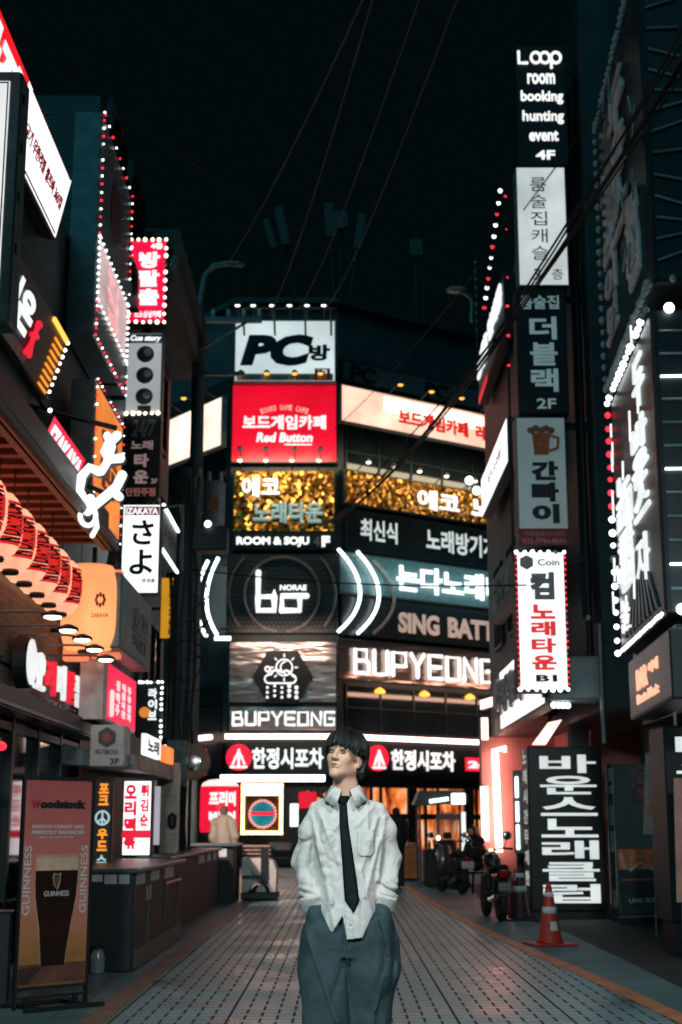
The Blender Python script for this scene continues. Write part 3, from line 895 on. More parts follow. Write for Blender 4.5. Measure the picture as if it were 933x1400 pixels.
s = wsign('sign', 'teal glowing fascia with bright blocky white Korean letters on the right wing', PB, eR, .15, 13, 754, 812, mat('fascia_teal', (.10, .19, .20), .35), out=.25)
tx = lambda u: (tR(u, 790) - .15) / 12.85
s.text('논다노래타운', tx(544), .15, tx(544) + (tx(676) - tx(536)) * 1.28, .80, WL, .035, .10)
area(s.root, (s.w * .38, -.9, s.h * .5), (R(90), 0, 0), s.w * .6, .2, 40, (.6, .95, 1))
s = wsign('sign', 'dark panel with dim tan sing battle lettering', PB, eR, .3, 13, 814, 869, mat('fascia_black', (.02, .03, .034), .3), out=.2)
tx = lambda u: (tR(u, 850) - .3) / 12.7
s.text('SING', tx(548), .28, tx(603), .80, TAN, .04, .08)
s.text('BATTLE', tx(615), .28, tx(615) + (tx(674) - tx(615)) * 1.5, .80, TAN, .04, .08, 'second_lettering')
arcs(PB, eR, (tR(465, 868) + .1, tR(488, 868) + .2), 754, 866, .95, NEONW, 'neon_arcs', 'pair of white neon arcs bowing right beside the round mesh sign')
arcs(PB, eR, (tR(508, 868) + .25,), 762, 864, .95, rm, 'unlit_arc', 'dim unlit third arc right of the white neon arcs')
arcs(PA, eL, (.1, .8), 764, 868, .75, NEONW, 'neon_arcs', 'pair of white neon arcs bowing left beside the utility pole')
# 7 bronze fascia
def bronze(name, col):
    m, nt, b = _new(name)
    tc = N(nt, 'ShaderNodeTexCoord'); mp = N(nt, 'ShaderNodeMapping'); mp.inputs['Scale'].default_value = (.35, 1, 1.6); nt.links.new(tc.outputs['Object'], mp.inputs[0])
    n1 = N(nt, 'ShaderNodeTexNoise'); n1.inputs['Scale'].default_value = 1.1; n1.inputs['Detail'].default_value = 3; nt.links.new(mp.outputs[0], n1.inputs['Vector'])
    b.inputs['Base Color'].default_value = (*col, 1); b.inputs['Metallic'].default_value = .9; b.inputs['Roughness'].default_value = .3
    bp = N(nt, 'ShaderNodeBump'); bp.inputs['Strength'].default_value = .9; bp.inputs['Distance'].default_value = .25; nt.links.new(n1.outputs['Fac'], bp.inputs['Height']); nt.links.new(bp.outputs[0], b.inputs['Normal'])
    return m
BZ = bronze('bronze_sheet', (.42, .31, .27)); SV = bronze('steel_sheet', (.62, .52, .48))
def tech_text(mb, t, x0, x1, z0, z1, y, w):
    """square, rounded display letters made of fat strokes"""
    G = {'B': [[(0, 0), (0, 1), (.85, 1), (.85, .55), (0, .52)], [(.85, .5), (1, .45), (1, 0), (0, 0)]], 'U': [[(0, 1), (0, 0), (.6, 0), (1, 0), (1, 1)]], 'P': [[(0, 0), (0, 1), (1, 1), (1, .42), (.15, .42)]], 'Y': [[(0, 1), (.5, .45), (1, 1)], [(.5, .45), (.5, 0)]], 'E': [[(1, 1), (0, 1), (0, 0), (1, 0)], [(0, .5), (.9, .5)]], 'O': [[(0, 0), (0, 1), (1, 1), (1, 0), (0, 0)]], 'N': [[(0, 0), (0, 1), (1, 0), (1, 1)]], 'G': [[(1, 1), (0, 1), (0, 0), (1, 0), (1, .5), (.5, .5)]]}
    n = len(t); cw = (x1 - x0) / n
    for i, ch in enumerate(t):
        a = x0 + i * cw + cw * .14; b = a + cw * .70
        for p in G[ch]: mb.stroke([(a + (b - a) * q[0], z0 + (z1 - z0) * q[1]) for q in p], w, y)
    return mb
s = wsign('sign', 'bronze fascia with large white Bupyeong letters on the right wing', PB, eR, .05, 13, 874, 931, BZ, out=.3)
tx = lambda u: (tR(u, 910) - .05) / 12.95
xa, xb = s.fx(tx(482)), s.fx(tx(676))
tech_text(MB(), 'BUPYEONG', xa, xb, s.h * .20, s.h * .76, s.y - .1, .145).build('lettering', WL, s.root)
area(s.root, (s.w * .4, -1.0, -.3), (R(125), 0, 0), s.w * .6, .2, 80, (1, .55, .4))
s = csign('sign', 'brushed metal panel with a black hexagon weather emblem', 312, 876, 462, 962, SV)
hx, hz, hr = s.w * .5, s.h * .42, s.w * .275
MB().prism([(hx + hr * math.cos(math.pi / 3 * i), hz + hr * math.sin(math.pi / 3 * i)) for i in range(6)], s.y - .12, s.y - .01).build('hexagon', black, s.root)
mb = MB(); yy = s.y - .15; q = hr
C = lambda cx_, cz_, r, a0=0, a1=360, n=18: [(hx + q * cx_ + q * r * math.cos(R(a0 + (a1 - a0) * i / n)), hz + q * cz_ + q * r * math.sin(R(a0 + (a1 - a0) * i / n))) for i in range(n + 1)]
mb.stroke(C(.05, .30, .27), .05, yy); mb.stroke(C(.13, .30, .2, 100, 260), .045, yy)
for a in range(0, 360, 45):
    mb.stroke([(hx + q * (.05 + r * math.cos(R(a))), hz + q * (.30 + r * math.sin(R(a)))) for r in (.36, .44)], .045, yy)
cl = C(-.45, -.08, .14, 90, 270, 8) + C(-.05, -.22, .001, 0, 1, 1) + C(.3, -.08, .14, -90, 80, 8) + C(.12, .08, .12, 30, 150, 6) + C(-.2, .05, .17, 40, 170, 8) + C(-.45, -.08, .14, 90, 91, 1)
mb.stroke(cl, .06, yy)
random.seed(5)
for i in range(5):
    for k in range(3):
        mb.ball((hx + q * (-.5 + i * .24), yy, hz + q * (-.36 - k * .16 + (i % 2) * .05)), q * (.045 + .02 * (i > 2)), 8, 5)
mb.stroke(C(-.5, .25, .08), .05, yy); mb.stroke(C(-.42, .15, .06), .05, yy)
mb.build('emblem', WLM, s.root)
area(s.root, (s.w * .5, -1.2, s.h + .3), (R(30), 0, 0), s.w * .8, .2, 70, (1, .7, .55))
s = csign('sign', 'grey metal plate with white Bupyeong letters under the hexagon emblem', 312, 964, 462, 1001, SV)
tech_text(MB(), 'BUPYEONG', s.w * .03, s.w * .985, s.h * .27, s.h * .73, s.y - .05, .085).build('lettering', WL, s.root)
# side lamps on the left facet edge
o = thing('floodlight', 'small bright floodlight at the left corner under the mesh sign', 'lamp', at(305, 874, YC - .8))
p = o.location.copy()
MB().bbox(p.x - .32, p.x + .32, p.y - .12, p.y + .12, p.z - .07, p.z + .1, .03).tube([(p.x, p.y, p.z + .1), (p.x, p.y + .8, p.z + .3)], .04, 6).build('housing', CAB, o, world=True)
MB().box(p.x - .28, p.x + .28, p.y - .14, p.y - .121, p.z - .05, p.z + .08).build('lens', BW, o, world=True)
for i, (u, v, lab) in enumerate(((642, 657, 'left of two white floodlights under the right gold board'), (652, 671, 'right of two white floodlights under the right gold board'))):
    p = at(u, v, 52.0 + .3 * i); o = thing('floodlight', lab, 'lamp', p, 0, 'pair of floodlights on the right wing')
    MB().ball((0, 0, 0), .16, 10, 6).build('lens', BW, o)
    MB().lathe((0, .1, 0), [(.18, -.1), (.19, .02), (.1, .14)], 10, 'y').tube([(0, .2, 0), (0, 1.2, -.1)], .03, 6).build('housing', CAB, o)
# 8 pub fascia
pubf = mat('pub_fascia', (.022, .03, .033), .35)
def emblem(s, cxu, m=RED):
    r = s.h * .37; x = s.fx(cxu); z = s.h * .55
    MB().lathe((x, s.y - .02, z), [(r, -.1), (r, 0)], 24, 'y').build('red_disc', m, s.root)
    mb = MB()
    for p in ([(-.45, -.5), (0, .55), (.45, -.5)], [(-.25, 0), (.25, 0)], [(0, .55), (0, -.6)], [(-.6, -.75), (.6, -.75)]): mb.stroke([(x + a * r, z + b * r) for a, b in p], .09, s.y - .15)
    mb.build('disc_mark', WLM, s.root)
s = csign('sign', 'black pub fascia with red disc and white brush lettering on the chamfered front', 312, 1014, 462, 1062, pubf, out=.3)
emblem(s, .10)
s.text('한정시포차', .22, .18, .87, .78, WLM, .03, .08)
s = wsign('sign', 'black pub fascia with red disc and brush lettering on the right wing', PB, eR, .05, 14, 1014, 1062, pubf, out=.3)
tx = lambda u: (tR(u, 1035) - .05) / 13.95
emblem(s, tx(517))
s.text('한정시포차', tx(536), .18, tx(622), .78, emit('letter_pinkish', (1, .93, .92), 1.1), .03, .08)
x0, x1 = tx(637), tx(690)
s.rect(x0, .34, x1, .74, RED, 'red_panel', .05)
s.text('24시', x0 + .005, .40, x1 - .01, .68, WLM, .05, .05, 'hours', dy=-.05)
s = wsign('sign', 'black blank pub fascia on the left wing behind the traffic mirror', PA, eL, 9.5, .05, 1014, 1062, pubf, out=.3)
s = csign('light_strip', 'thick white and red light strip above the ground floor windows', 300, 1058, 446, 1070, emit('strip_white', (1, .9, .9), 6.0, True, 0), out=1.0, depth=.15, rim=.04, cat='light')
# 9 lit window frame with the round porthole screen
s = csign('display_window', 'lit shop window frame with a round teal and red porthole', 330, 1071, 387, 1141, mat('hedge_gold', (.14, .07, .012), .6, 0, .8, 6), out=.8, depth=.25, rim=.02, cat='window')
mb = MB(); t_ = .13
for q in ((0, 1, 0, .10), (0, .08, 0, 1), (.92, 1, 0, 1), (0, 1, .93, 1)): mb.box(s.fx(q[0]), s.fx(q[1]), -.06, -.008, s.fz(q[3]), s.fz(q[2]))
mb.build('light_frame', emit('frame_warm', (1, .55, .25), 4.5, True, 0), s.root)
s.rect(.1, .11, .9, .24, emit('frame_head', (1, .85, .7), 2.2), 'lit_panel', .02)
cx, cz, r = s.w * .52, s.h * .40, s.w * .29
MB().lathe((cx, -.02, cz), [(r, -.06), (r, 0)], 28, 'y').build('porthole', emit('porthole_teal', (.02, .30, .36), .7, False, .5, 2), s.root)
MB().box(cx - r * .95, cx + r * .95, -.1, -.085, cz - r * .1, cz + r * .18).build('stripe', RED, s.root)
mb = MB()
for i in range(26):
    a = 2 * math.pi * i / 26; mb.ball((cx + r * 1.08 * math.cos(a), -.08, cz + r * 1.08 * math.sin(a)), r * .11, 6, 4)
mb.build('rim', emit('rim_pink', (1, .35, .3), 1.4), s.root)
# 10 small red poster on the dark door front, red round shop sign
s = csign('poster', 'red lit round poster in the doorway behind the standing man', 408, 1082, 434, 1106, REDB, out=.5, depth=.08, rim=.02, cat='poster')
s = csign('poster', 'white lit paper poster on the dark door behind the standing man', 396, 1098, 409, 1131, W3, out=.5, depth=.06, rim=.02, cat='poster')
# ------------------------------------------------------------------ left side of the street
def pole_of(s, x, z0, z1): pass
# a: pale lightbox at the frame's edge
s = Sign('lightbox', 'tall blank white lightbox with grey frame at the top left edge', -60, 97, 440, 10.2, 22, 10.2, .28, 'cab_grey', emit('blank_white', (.93, .96, .95), .85, True, .2, .6), .09)
MB().box(.10, s.w - .10, -.012, -.007, .10, .11).box(.10, s.w - .10, -.012, -.007, s.h - .11, s.h - .10).box(s.w - .11, s.w - .10, -.012, -.007, .11, s.h - .11).build('trim', INK, s.root)
for z in (.3, .5, .7, .9): MB().box(s.w, s.w + .012, .06, .1, s.h * z - .04, s.h * z + .04).build('latch', INK, s.root)
MB().box(-1.5, -.001, .08, .2, s.h * .3, s.h * .34).build('bracket', CAB, s.root)

def tilted(name, label, X, y0, y1, zb, zt, tilt, depth, cab, face, rim=.03, cat='sign'):
    """a board on the left facade facing the street (near end = viewer's left)"""
    s = Sign.__new__(Sign); s.w = y1 - y0; s.h = (zt - zb) / math.cos(tilt); s.rz = R(90); s.y = -.004
    s.root = thing(name, label, cat, (X, y0, zb), s.rz, None, tilt)
    MB().bbox(0, s.w, 0, depth, 0, s.h, .015).build('cabinet', MATS[cab], s.root)
    if face is not None:
        MB().box(rim, s.w - rim, -.006, -.002, rim, s.h - rim).build('face', face, s.root); s.y = -.008
    return s
# b: big slanted red and white board
s = tilted('billboard', 'long slanted billboard, red at its near end, white with red writing farther off', -3.23, 9.0, 15.0, 7.81, 8.55, R(12.5), .3, 'cab', W3)
s.rect(.005, .04, .62, .96, emit('lit_red_flat', (1, .01, .02), .95, True, .1), 'red_field', .004)
s.text('소주한잔', .05, .14, .60, .86, WLM, .05, .02, dy=-.006)
s.text('고기 무한리필 셀프바 365일', .67, .42, .97, .62, REDI, .012, .012, 'small_lettering', dy=-.002)
mb = MB()
for z in (.07, .95): mb.box(s.fx(.65), s.fx(.985), s.y - .004, s.y, s.h * z - .012, s.h * z + .012)
mb.build('red_line', REDI, s.root)
MB().box(-.3, s.w, .3, .9, .05, .2).build('support', CAB, s.root)
# c: dark board with amber light strips
brown = mat('board_brown', (.13, .095, .07), .5, 0, .3, 3)
s = tilted('sign', 'slanted brown pub board with white lettering, a red figure and amber strip lights', -3.32, 9.4, 15.3, 6.02, 6.75, R(17.5), .25, 'cab', brown)
s.rect(.0, .12, .80, .80, black, 'black_panel', .02)
s.text('별난포차비어온', .04, .2, .74, .74, WLM, .05, .03, dy=-.022)
mb = MB()
for p in ([(0, .1), (0, -.05)], [(0, -.05), (-.07, -.17)], [(0, -.05), (.08, -.16)], [(-.09, .02), (.1, .06)]): mb.stroke([(s.fx(.775) + a, s.fz(.62) + b) for a, b in p], .06, s.y - .04)
mb.ball((s.fx(.775), s.y - .04, s.fz(.62) + .16), .05, 8, 5)
mb.build('red_figure', emit('figure_red', (1, .02, .05), .9), s.root)
MB().box(s.fx(.86), s.fx(.985), s.y - .03, s.y - .001, s.h * .9, s.h * .955).build('light_strip', AMB, s.root)
mb = MB()
for i in range(8): mb.box(s.fx(.91), s.fx(.975), s.y - .02, s.y - .001, s.h * (.06 + i * .1), s.h * (.085 + i * .1))
mb.build('light_rung', emit('rung_amber', (1, .32, .02), 1.2), s.root)
bulbs(s.root, along((s.w, -.01, .03), (s.w, -.01, s.h - .05), 9), BWA, .024)
MB().prism([(s.fx(.58), .02), (s.fx(.79), .02), (s.fx(.79), s.h * .32), (s.fx(.58), s.h * .3)], s.y - .012, s.y - .001).build('photo_panel', mat('photo_grey', (.22, .22, .2), .4, 0, .8, 9), s.root)

# the lantern eave
o = thing('eave', 'wooden eave with red lit rafters above the row of lanterns', 'eave', (-3.42, 9, 4.5))
MB().box(-3.42, -2.72, 8.5, 16.3, 4.72, 4.95).build('roof', CAB, o, world=True)
wood = mat('rafter_wood', (.12, .045, .028), .6, 0, .35, 3.0, .3)
for i in range(22):
    y = 8.6 + i * .36
    MB().box(-3.40, -2.79, y, y + .13, 4.58, 4.718).build('rafter', wood, o, world=True)
MB().box(-2.785, -2.72, 8.5, 16.3, 4.50, 4.718).build('fascia_board', mat('fascia_brown', (.10, .06, .045), .5), o, world=True)
MB().tube([(-2.66, 8.5, 4.55), (-2.66, 16.4, 4.55), (-2.72, 16.4, 4.2)], .06, 8).build('gutter', CAB, o, world=True)
# lanterns
lan_m, nt, b = _new('lantern_paper')
b.inputs['Base Color'].default_value = (.8, .3, .2, 1); b.inputs['Roughness'].default_value = .7
tc = N(nt, 'ShaderNodeTexCoord'); sp = N(nt, 'ShaderNodeSeparateXYZ'); nt.links.new(tc.outputs['Object'], sp.inputs[0])
n1 = N(nt, 'ShaderNodeTexNoise'); n1.inputs['Scale'].default_value = 5; nt.links.new(tc.outputs['Object'], n1.inputs['Vector'])
b.inputs['Emission Color'].default_value = (1, .42, .25, 1)
nt.links.new(M2(nt, 'MULTIPLY_ADD', n1.outputs['Fac'], 1.4, .5), b.inputs['Emission Strength'])
LANR = emit('lantern_red', (.8, .025, .02), .75, False)
LANW = emit('lantern_core', (1, .66, .5), 2.3, False)
def make_lantern():
    t = thing('paper_lantern', '', 'lantern', (0, 0, 0), 0, 'row of paper lanterns under the eave')
    pr = []
    for i in range(29):
        q = i / 28; z = -.25 + .5 * q; r = .225 * (1 - abs(2 * q - 1) ** 3.2 * .42); r *= 1 - .035 * (i % 2)
        pr.append((r, z))
    MB().lathe((0, 0, 0), pr, 28).build('paper', lan_m, t, smooth=True)
    c = MB().lathe((0, 0, .25), [(.07, 0), (.08, .02), (.07, .04)], 20); c.build('top_cap', black, t)
    MB().lathe((0, 0, -.29), [(.07, 0), (.08, .02), (.07, .04)], 20).build('bottom_cap', black, t)
    MB().tube([(0, 0, .29), (0, 0, .62)], .008, 5).build('cord', black, t)
    # the red writing wraps round the belly on the street side and the near side
    for a0, nm in ((-48, 'red_field'),):
        mb = MB(); k = 10; rows = []
        for zz in (-.175, -.06, .06, .175):
            rr = .225 * (1 - abs(zz / .25) ** 3.2 * .42) + .004
            rows.append([(rr * math.cos(R(a0 + 86 * i / k - 43)), rr * math.sin(R(a0 + 86 * i / k - 43)), zz) for i in range(k + 1)])
        mb.loft(rows, False, False).build(nm, LANR, t)
        q = MB().text('HORUMON', -.155, .155, -.125, .125, 0, .002, .05)
        v = []
        for x, y, z in q.v:
            # letters run up the lantern
            ang = R(a0) + (z / .225) * 1.0; rr = .231
            v.append((rr * math.cos(ang), rr * math.sin(ang), -x))
        q.v = v; q.build('lettering', INK, t)
    return t
lt = make_lantern()
LN = ['second', 'third', 'fourth', 'fifth', 'sixth', 'seventh', 'eighth']
for i in range(7):
    l = lt if i == 0 else copy_tree(lt)
    l.location = (-3.04, 11.7 + i * .59, 3.97 - .012 * i); l.rotation_euler = (0, 0, R((i * 37) % 23 - 10)); l.scale = (1.02, 1.02, 1.12)
    l['label'] = ('red and peach paper lantern nearest the camera in the row under the eave' if i == 0 else 'paper lantern farthest from the camera, last of the row under the eave' if i == 6 else 'red and peach paper lantern, %s from the camera in the row under the eave' % LN[i - 1])
e_l = thing('eave_lamp', 'red hidden strip lamp lighting the eave rafters from behind the lanterns', 'lamp', (-3.3, 9, 4.3))
MB().tube([(0, 0, 0), (0, 7, 0)], .025, 6).build('tube', emit('eave_red', (1, .12, .05), 5.5, True, 0), e_l)

# IZAKAYA red tilted box
s = tilted('sign', 'small tilted red lightbox with white izakaya lettering under the brown board', -2.98, 13.5, 15.25, 4.96, 5.33, R(22), .2, 'cab', emit('izakaya_red', (1, .01, .06), .95, True, .08), .012)
s.text('IZAKAYA', .06, .17, .95, .83, WLM, .03, .02)
MB().tube([(0.1, .1, s.h), (-.1, .5, s.h + .3)], .02, 6).build('bracket', CAB, s.root)
bulbs(s.root, [(-.02, .05, s.h + .02)], BWA, .025)
# brush lettering さよ made of white channel letters
o = thing('neon_sign', 'tall tilted white brush lettering of channel letters in front of the orange board', 'sign', at(138, 735, 14.3))
def zp(p): # crop 2: scale 3.8875 origin (0,340); depth 15.6
    q = at(p[0] / 3.8875, 340 + p[1] / 3.8875, 14.3); return (q.x - o.location.x, q.z - o.location.z)
side = MB(); face = MB()
for path, ws in (([(628, 1000), (585, 1040), (562, 1085), (590, 1125), (645, 1120)], .10), ([(575, 1000), (600, 1060), (575, 1140), (545, 1190)], .085), ([(530, 1190), (480, 1170), (440, 1215), (425, 1290), (452, 1340), (486, 1335)], .10), ([(655, 1210), (625, 1270), (575, 1315), (520, 1360), (470, 1400)], .10), ([(600, 1290), (640, 1325)], .09)):
    face.stroke([zp(p) for p in path], ws * 1.0, -.05, 8)
    side.stroke([zp(p) for p in path], ws * 1.12, .03, 8)
def zq(p): q = at(p[0] / 3.332, 640 + p[1] / 3.332, 14.3); return (q.x - o.location.x, q.z - o.location.z)
lp = [(405 + 36 * math.cos(a), 222 + 44 * math.sin(a)) for a in [i * math.pi / 8 for i in range(17)]]
face.stroke([zq(p) for p in lp], .05, -.05, 8); face.stroke([zq(p) for p in ((440, 235), (446, 275), (425, 312))], .055, -.05, 8); face.stroke([zq(p) for p in ((470, 150), (430, 190))], .065, -.05, 8)
side.stroke([zq(p) for p in lp], .085, .03, 8)
face.build('lettering', WL, o, smooth=True); side.build('return', cab_l, o, smooth=True)
MB().tube([(0, .12, .5), (-.9, .3, .9)], .03, 6).tube([(.1, .12, 1.2), (-.9, .3, 1.5)], .03, 6).build('bracket', CAB, o)

# h: tall unlit bulb sign on the wall and its lit insert
bg_grey = mat('board_greyblue', (.24, .36, .38), .4, 0, .3, .8)
X_ = -3.05
yA, yB = on_x(134, 300, X_).y, on_x(175, 380, X_).y
zb, zt = on_x(134, 470, X_).z, on_x(147, 152, X_).z
s = tilted('sign', 'tall grey board edged with red and white bulbs on the left wall', X_, yA, yB, zb, zt - .2, 0, .35, 'cab_grey', bg_grey)
ins0, ins1 = .30, .60
s.rect(.06, .56, .97, .84, emit('insert_pink', (1, .72, .72), .55, True, .3, 2), 'lit_panel', .01)
s.vtext('방탈출', .3, .585, .75, .82, emit('letter_pink', (1, .4, .42), .7), .05, .01)
w, h = s.w, s.h
bulbs(s.root, along((.03, -.03, h * .16), (.03, -.03, h * .44), 11), BW, .02)
bulbs(s.root, along((w - .03, -.03, h * .16), (w - .03, -.03, h * .44), 11), BW, .02)
bulbs(s.root, along((.1, -.03, h * .44), (w - .1, -.03, h * .44), 12) + along((.1, -.03, h * .16), (w - .1, -.03, h * .16), 12), BW, .016)
P = along((.03, -.03, h * .45), (.03, -.03, h), 16) + along((.1, -.03, h), (w, -.03, h), 9) + along((w, -.03, h * .5), (w, -.03, h), 14)[:-1] + along((0, -.03, 0), (w, -.03, 0), 16) + along((.03, -.03, .1), (.03, -.03, h * .15), 7) + along((w, -.03, .1), (w, -.03, h * .15), 5)
bulbs(s.root, P[0::2], BR, .018); bulbs(s.root, P[1::2], BW, .016)
mb = MB().lathe((w * .5, -.012, h * .72), [(.42, -.01), (.42, 0)], 20, 'y'); mb.build('disc_mark', mat('faded_red', (.28, .1, .1), .5), s.root)

# vertical stack facing the street: i, j, k, m
YS_ = 21.6
s = Sign('sign', 'red lit escape room sign with white lettering framed by white bulbs', 176, 326, 443, YS_, 229, YS_, .3, 'cab', emit('escape_red', (1, .006, .07), .85, True, .1), .04)
s.text('4층', .55, .055, .86, .13, WLM, .04, .02, 'floor_lettering')
s.vtext('방탈출', .26, .15, .80, .80, WLM, .05, .03)
s.text('소소상상카페', .18, .85, .86, .93, WLM, .03, .02, 'small_lettering')
s.bulb_ring(6, 9, BWA, .034, .03)
s = Sign('sign', 'grey white pool hall sign with three shiny balls', 172, 455, 566, YS_, 222, YS_, .3, 'cab_grey', emit('cue_face', (.80, .84, .86), .42, True, .2, .6), .02)
s.rect(.03, .02, .97, .13, mat('cue_head', (.10, .17, .19), .4), 'header', .006)
s.text('Cue story', .08, .035, .92, .125, WLM, .03, .02, 'header_lettering', shear=.2, dy=-.006)
for z in (.27, .53, .79):
    MB().ball((s.fx(.53), s.y - .01, s.fz(z)), (s.w * .24, .03, s.w * .24), 20, 10).build('ball_picture', mat('ball_teal', (.12, .19, .21), .12, 0, .3, 2), s.root, smooth=True)
    MB().ball((s.fx(.60), s.y - .03, s.fz(z - .015)), (s.w * .11, .03, s.w * .11), 14, 8).build('ball_spot', mat('ball_white', (.8, .82, .82), .2), s.root, smooth=True)
s.rect(.36, .90, .72, .985, mat('cue_tag', (.12, .10, .11), .4), 'tag', .01)
bulbs(s.root, along((.04, -.03, .0), (s.w - .04, -.03, 0), 6), BWA, .034)
s = Sign('sign', 'dark karaoke sign with dim pink lettering and a large 24/7', 169, 569, 682, YS_, 219, YS_, .3, 'cab', mat('karaoke_dark', (.025, .04, .045), .4), .015)
KD = emit('letter_rose_dim', (.62, .42, .40), .33)
s.text('24/7', .2, .05, .82, .26, mat('letter_grey', (.32, .34, .34), .4), .03, .02, 'number', shear=.1)
s.text('노래', .2, .30, .80, .41, KD, .03, .02)
s.text('타', .3, .46, .70, .62, KD, .05, .02, 'second_lettering')
s.text('운', .3, .66, .70, .82, KD, .05, .02, 'third_lettering')
s.text('3F', .78, .76, .95, .82, KD, .02, .02, 'floor_lettering')
s.text('단란주점', .1, .87, .9, .97, emit('letter_rust', (.6, .22, .18), .3), .03, .02, 'small_lettering')
s = Sign('sign', 'white lit sign with two large dark Japanese characters and a red izakaya header', 166, 689, 812, YS_ - .6, 219, YS_ - .6, .3, 'cab', emit('sayo_face', (.95, 1, 1), 1.4, True, .08), .02)
s.rect(.07, .03, .96, .13, mat('header_red', (.62, .03, .05), .4), 'header', .006)
s.text('IZAKAYA', .1, .045, .93, .118, WLM, .03, .012, 'header_lettering', dy=-.006)
s.text('さ', .27, .18, .83, .46, INK, .03, .01)
s.text('よ', .22, .51, .83, .79, INK, .03, .01, 'second_lettering')
s.text('居酒屋', .55, .83, .9, .88, REDI, .02, .01, 'small_lettering')
MB().tube([(s.w, .15, s.h - .03), (s.w + .3, .15, s.h + .02), (s.w + .32, .15, s.h - 1.0)], .03, 8).build('bracket', cab_l, s.root)
# stack pylon joining these signs to the wall
o = thing('sign_pylon', 'dark steel mast behind the vertical stack of four signs on the left', 'pylon', at(198, 812, YS_ + .45))
z0, z1 = at(198, 812, YS_ + .45).z, at(198, 320, YS_ + .45).z; x_ = at(198, 600, YS_ + .45).x
mb = MB().box(x_ - .07, x_ + .07, YS_ + .33, YS_ + .5, z0, z1)
for q in (.05, .3, .55, .8, .97): mb.box(-3.43, x_ - .07, YS_ + .36, YS_ + .46, z0 + (z1 - z0) * q, z0 + (z1 - z0) * q + .1)
mb.build('mast', CAB, o, world=True)

# l: orange board with bulbs beside the brush letters
X_ = -3.0
yA, yB = on_x(128, 620, X_).y, on_x(167, 620, X_).y
s = tilted('sign', 'orange lit board edged with small bulbs behind the white brush lettering', X_, yA, yB, on_x(128, 700, X_).z, on_x(128, 510, X_).z, 0, .3, 'cab_grey', emit('board_orange', (1, .27, .04), .85, True, .25, 1.2), .05)
s.vtext('연탄', .2, .25, .8, .75, emit('letter_brown', (.25, .05, .01), .25), .05, .012)
P = along((0, -.02, 0), (0, -.02, s.h), 16) + along((0, -.02, s.h), (s.w, -.02, s.h), 14) + along((s.w, -.02, 0), (s.w, -.02, s.h), 14)
bulbs(s.root, P[0::2], BW, .015); bulbs(s.root, P[1::2], BR, .015)

# g: big lantern lightbox and orange panel
o = thing('lantern_lightbox', 'big glowing orange barrel lantern with an orange panel behind it', 'lantern', at(122, 890, 16.6))
c = at(123, 832, 16.4); z0, z1 = at(123, 888, 16.4).z, at(123, 775, 16.4).z; hh = z1 - z0
pr = [(.33 * (1 - abs(2 * q - 1) ** 4 * .22), z0 + hh * q) for q in [i / 24 for i in range(25)]]
MB().lathe((c.x, 16.4, 0), pr, 32).build('barrel', emit('barrel_glow', (1, .36, .13), 1.15, True, .25, 1.2), o, world=True, smooth=True)
MB().box(c.x - .02, c.x + .30, 16.75, 16.95, z0 - .05, z1 + .03).box(c.x - .36, c.x - .08, 16.75, 16.95, z0 - .08, z1 - .3).build('panel', emit('panel_orange', (1, .27, .12), .8, True, .15, 1), o, world=True)
k = MB()
for i in range(8):
    a = 2 * math.pi * i / 8; k.ball((c.x + .17 + .05 * math.cos(a), 16.4 - .305, z0 + hh * .55 + .06 * math.sin(a)), (.018, .012, .03), 6, 4)
k.text('IZAKAYA', c.x + .06, c.x + .27, z0 + hh * .34, z0 + hh * .39, 16.4 - .31, .01, .02)
k.build('mark', mat('mark_rust', (.45, .08, .02), .5), o, world=True)
MB().tube([(c.x, 16.4, z0 - .01), (c.x, 16.4, z0 - .05)], .12, 14).tube([(c.x, 16.6, z1 + .02), (c.x, 16.6, 4.6)], .03, 6).build('mount', CAB, o, world=True)

# n: grey slanting board; p: led edged board; o: yellow sign
X_ = -2.55
yA, yB = on_x(165, 850, X_).y, on_x(207, 850, X_).y
gb = mat('board_slate', (.22, .28, .30), .5, 0, .35, 3)
s = tilted('sign', 'unlit slate grey board with dark lettering below the white Japanese sign', X_, yA, yB, on_x(167, 888, X_).z, on_x(167, 782, X_).z, 0, .3, 'cab_grey', gb)
s.text('호프', .35, .25, .9, .62, mat('letter_slate', (.09, .13, .145), .5), .05, .015)
s.text('치킨', .35, .66, .8, .85, MATS['letter_slate'], .04, .015, 'second_lettering')
MB().tube([(0, .35, .2), (0, 1.2, .2)], .03, 6).build('bracket', CAB, s.root)
X_ = -2.78
yA, yB = on_x(219, 760, X_).y, on_x(241, 760, X_).y
s = tilted('sign', 'grey board with white light tubes along its top and bottom edge beside the Japanese sign', X_, yA, yB, on_x(219, 750, X_).z, on_x(219, 686, X_).z, 0, .2, 'cab_grey', gb)
for z in (0, s.h):
    for a_, b_ in ((.02, .38), (.42, .72), (.76, .98)): MB().tube([(s.w * a_, -.03, z), (s.w * b_, -.03, z)], .028, 6).build('light_tube', NEONW, s.root)
s.text('노래방', .2, .3, .8, .65, mat('letter_faint', (.3, .2, .18), .5), .04, .015)
YEL = emit('yellow_face', (1, .46, .03), .55, True, .2)
s = Sign('sign', 'yellow vertical karaoke sign with dark lettering beside the utility pole', 219, 789, 874, 27.0, 243, 27.0, .25, 'cab', YEL, .02)
mb = MB().text('KING KARAOKE', 0, s.h * .86, 0, s.w * .42, 0, .012, .03)
mb.v = [(s.w * .5 + z, s.y + y, s.h * .94 - x) for x, y, z in mb.v]
mb.build('lettering', INK, s.root)
MB().tube([(0, .1, s.h * .5), (-.8, .1, s.h * .5)], .03, 6).build('bracket', CAB, s.root)
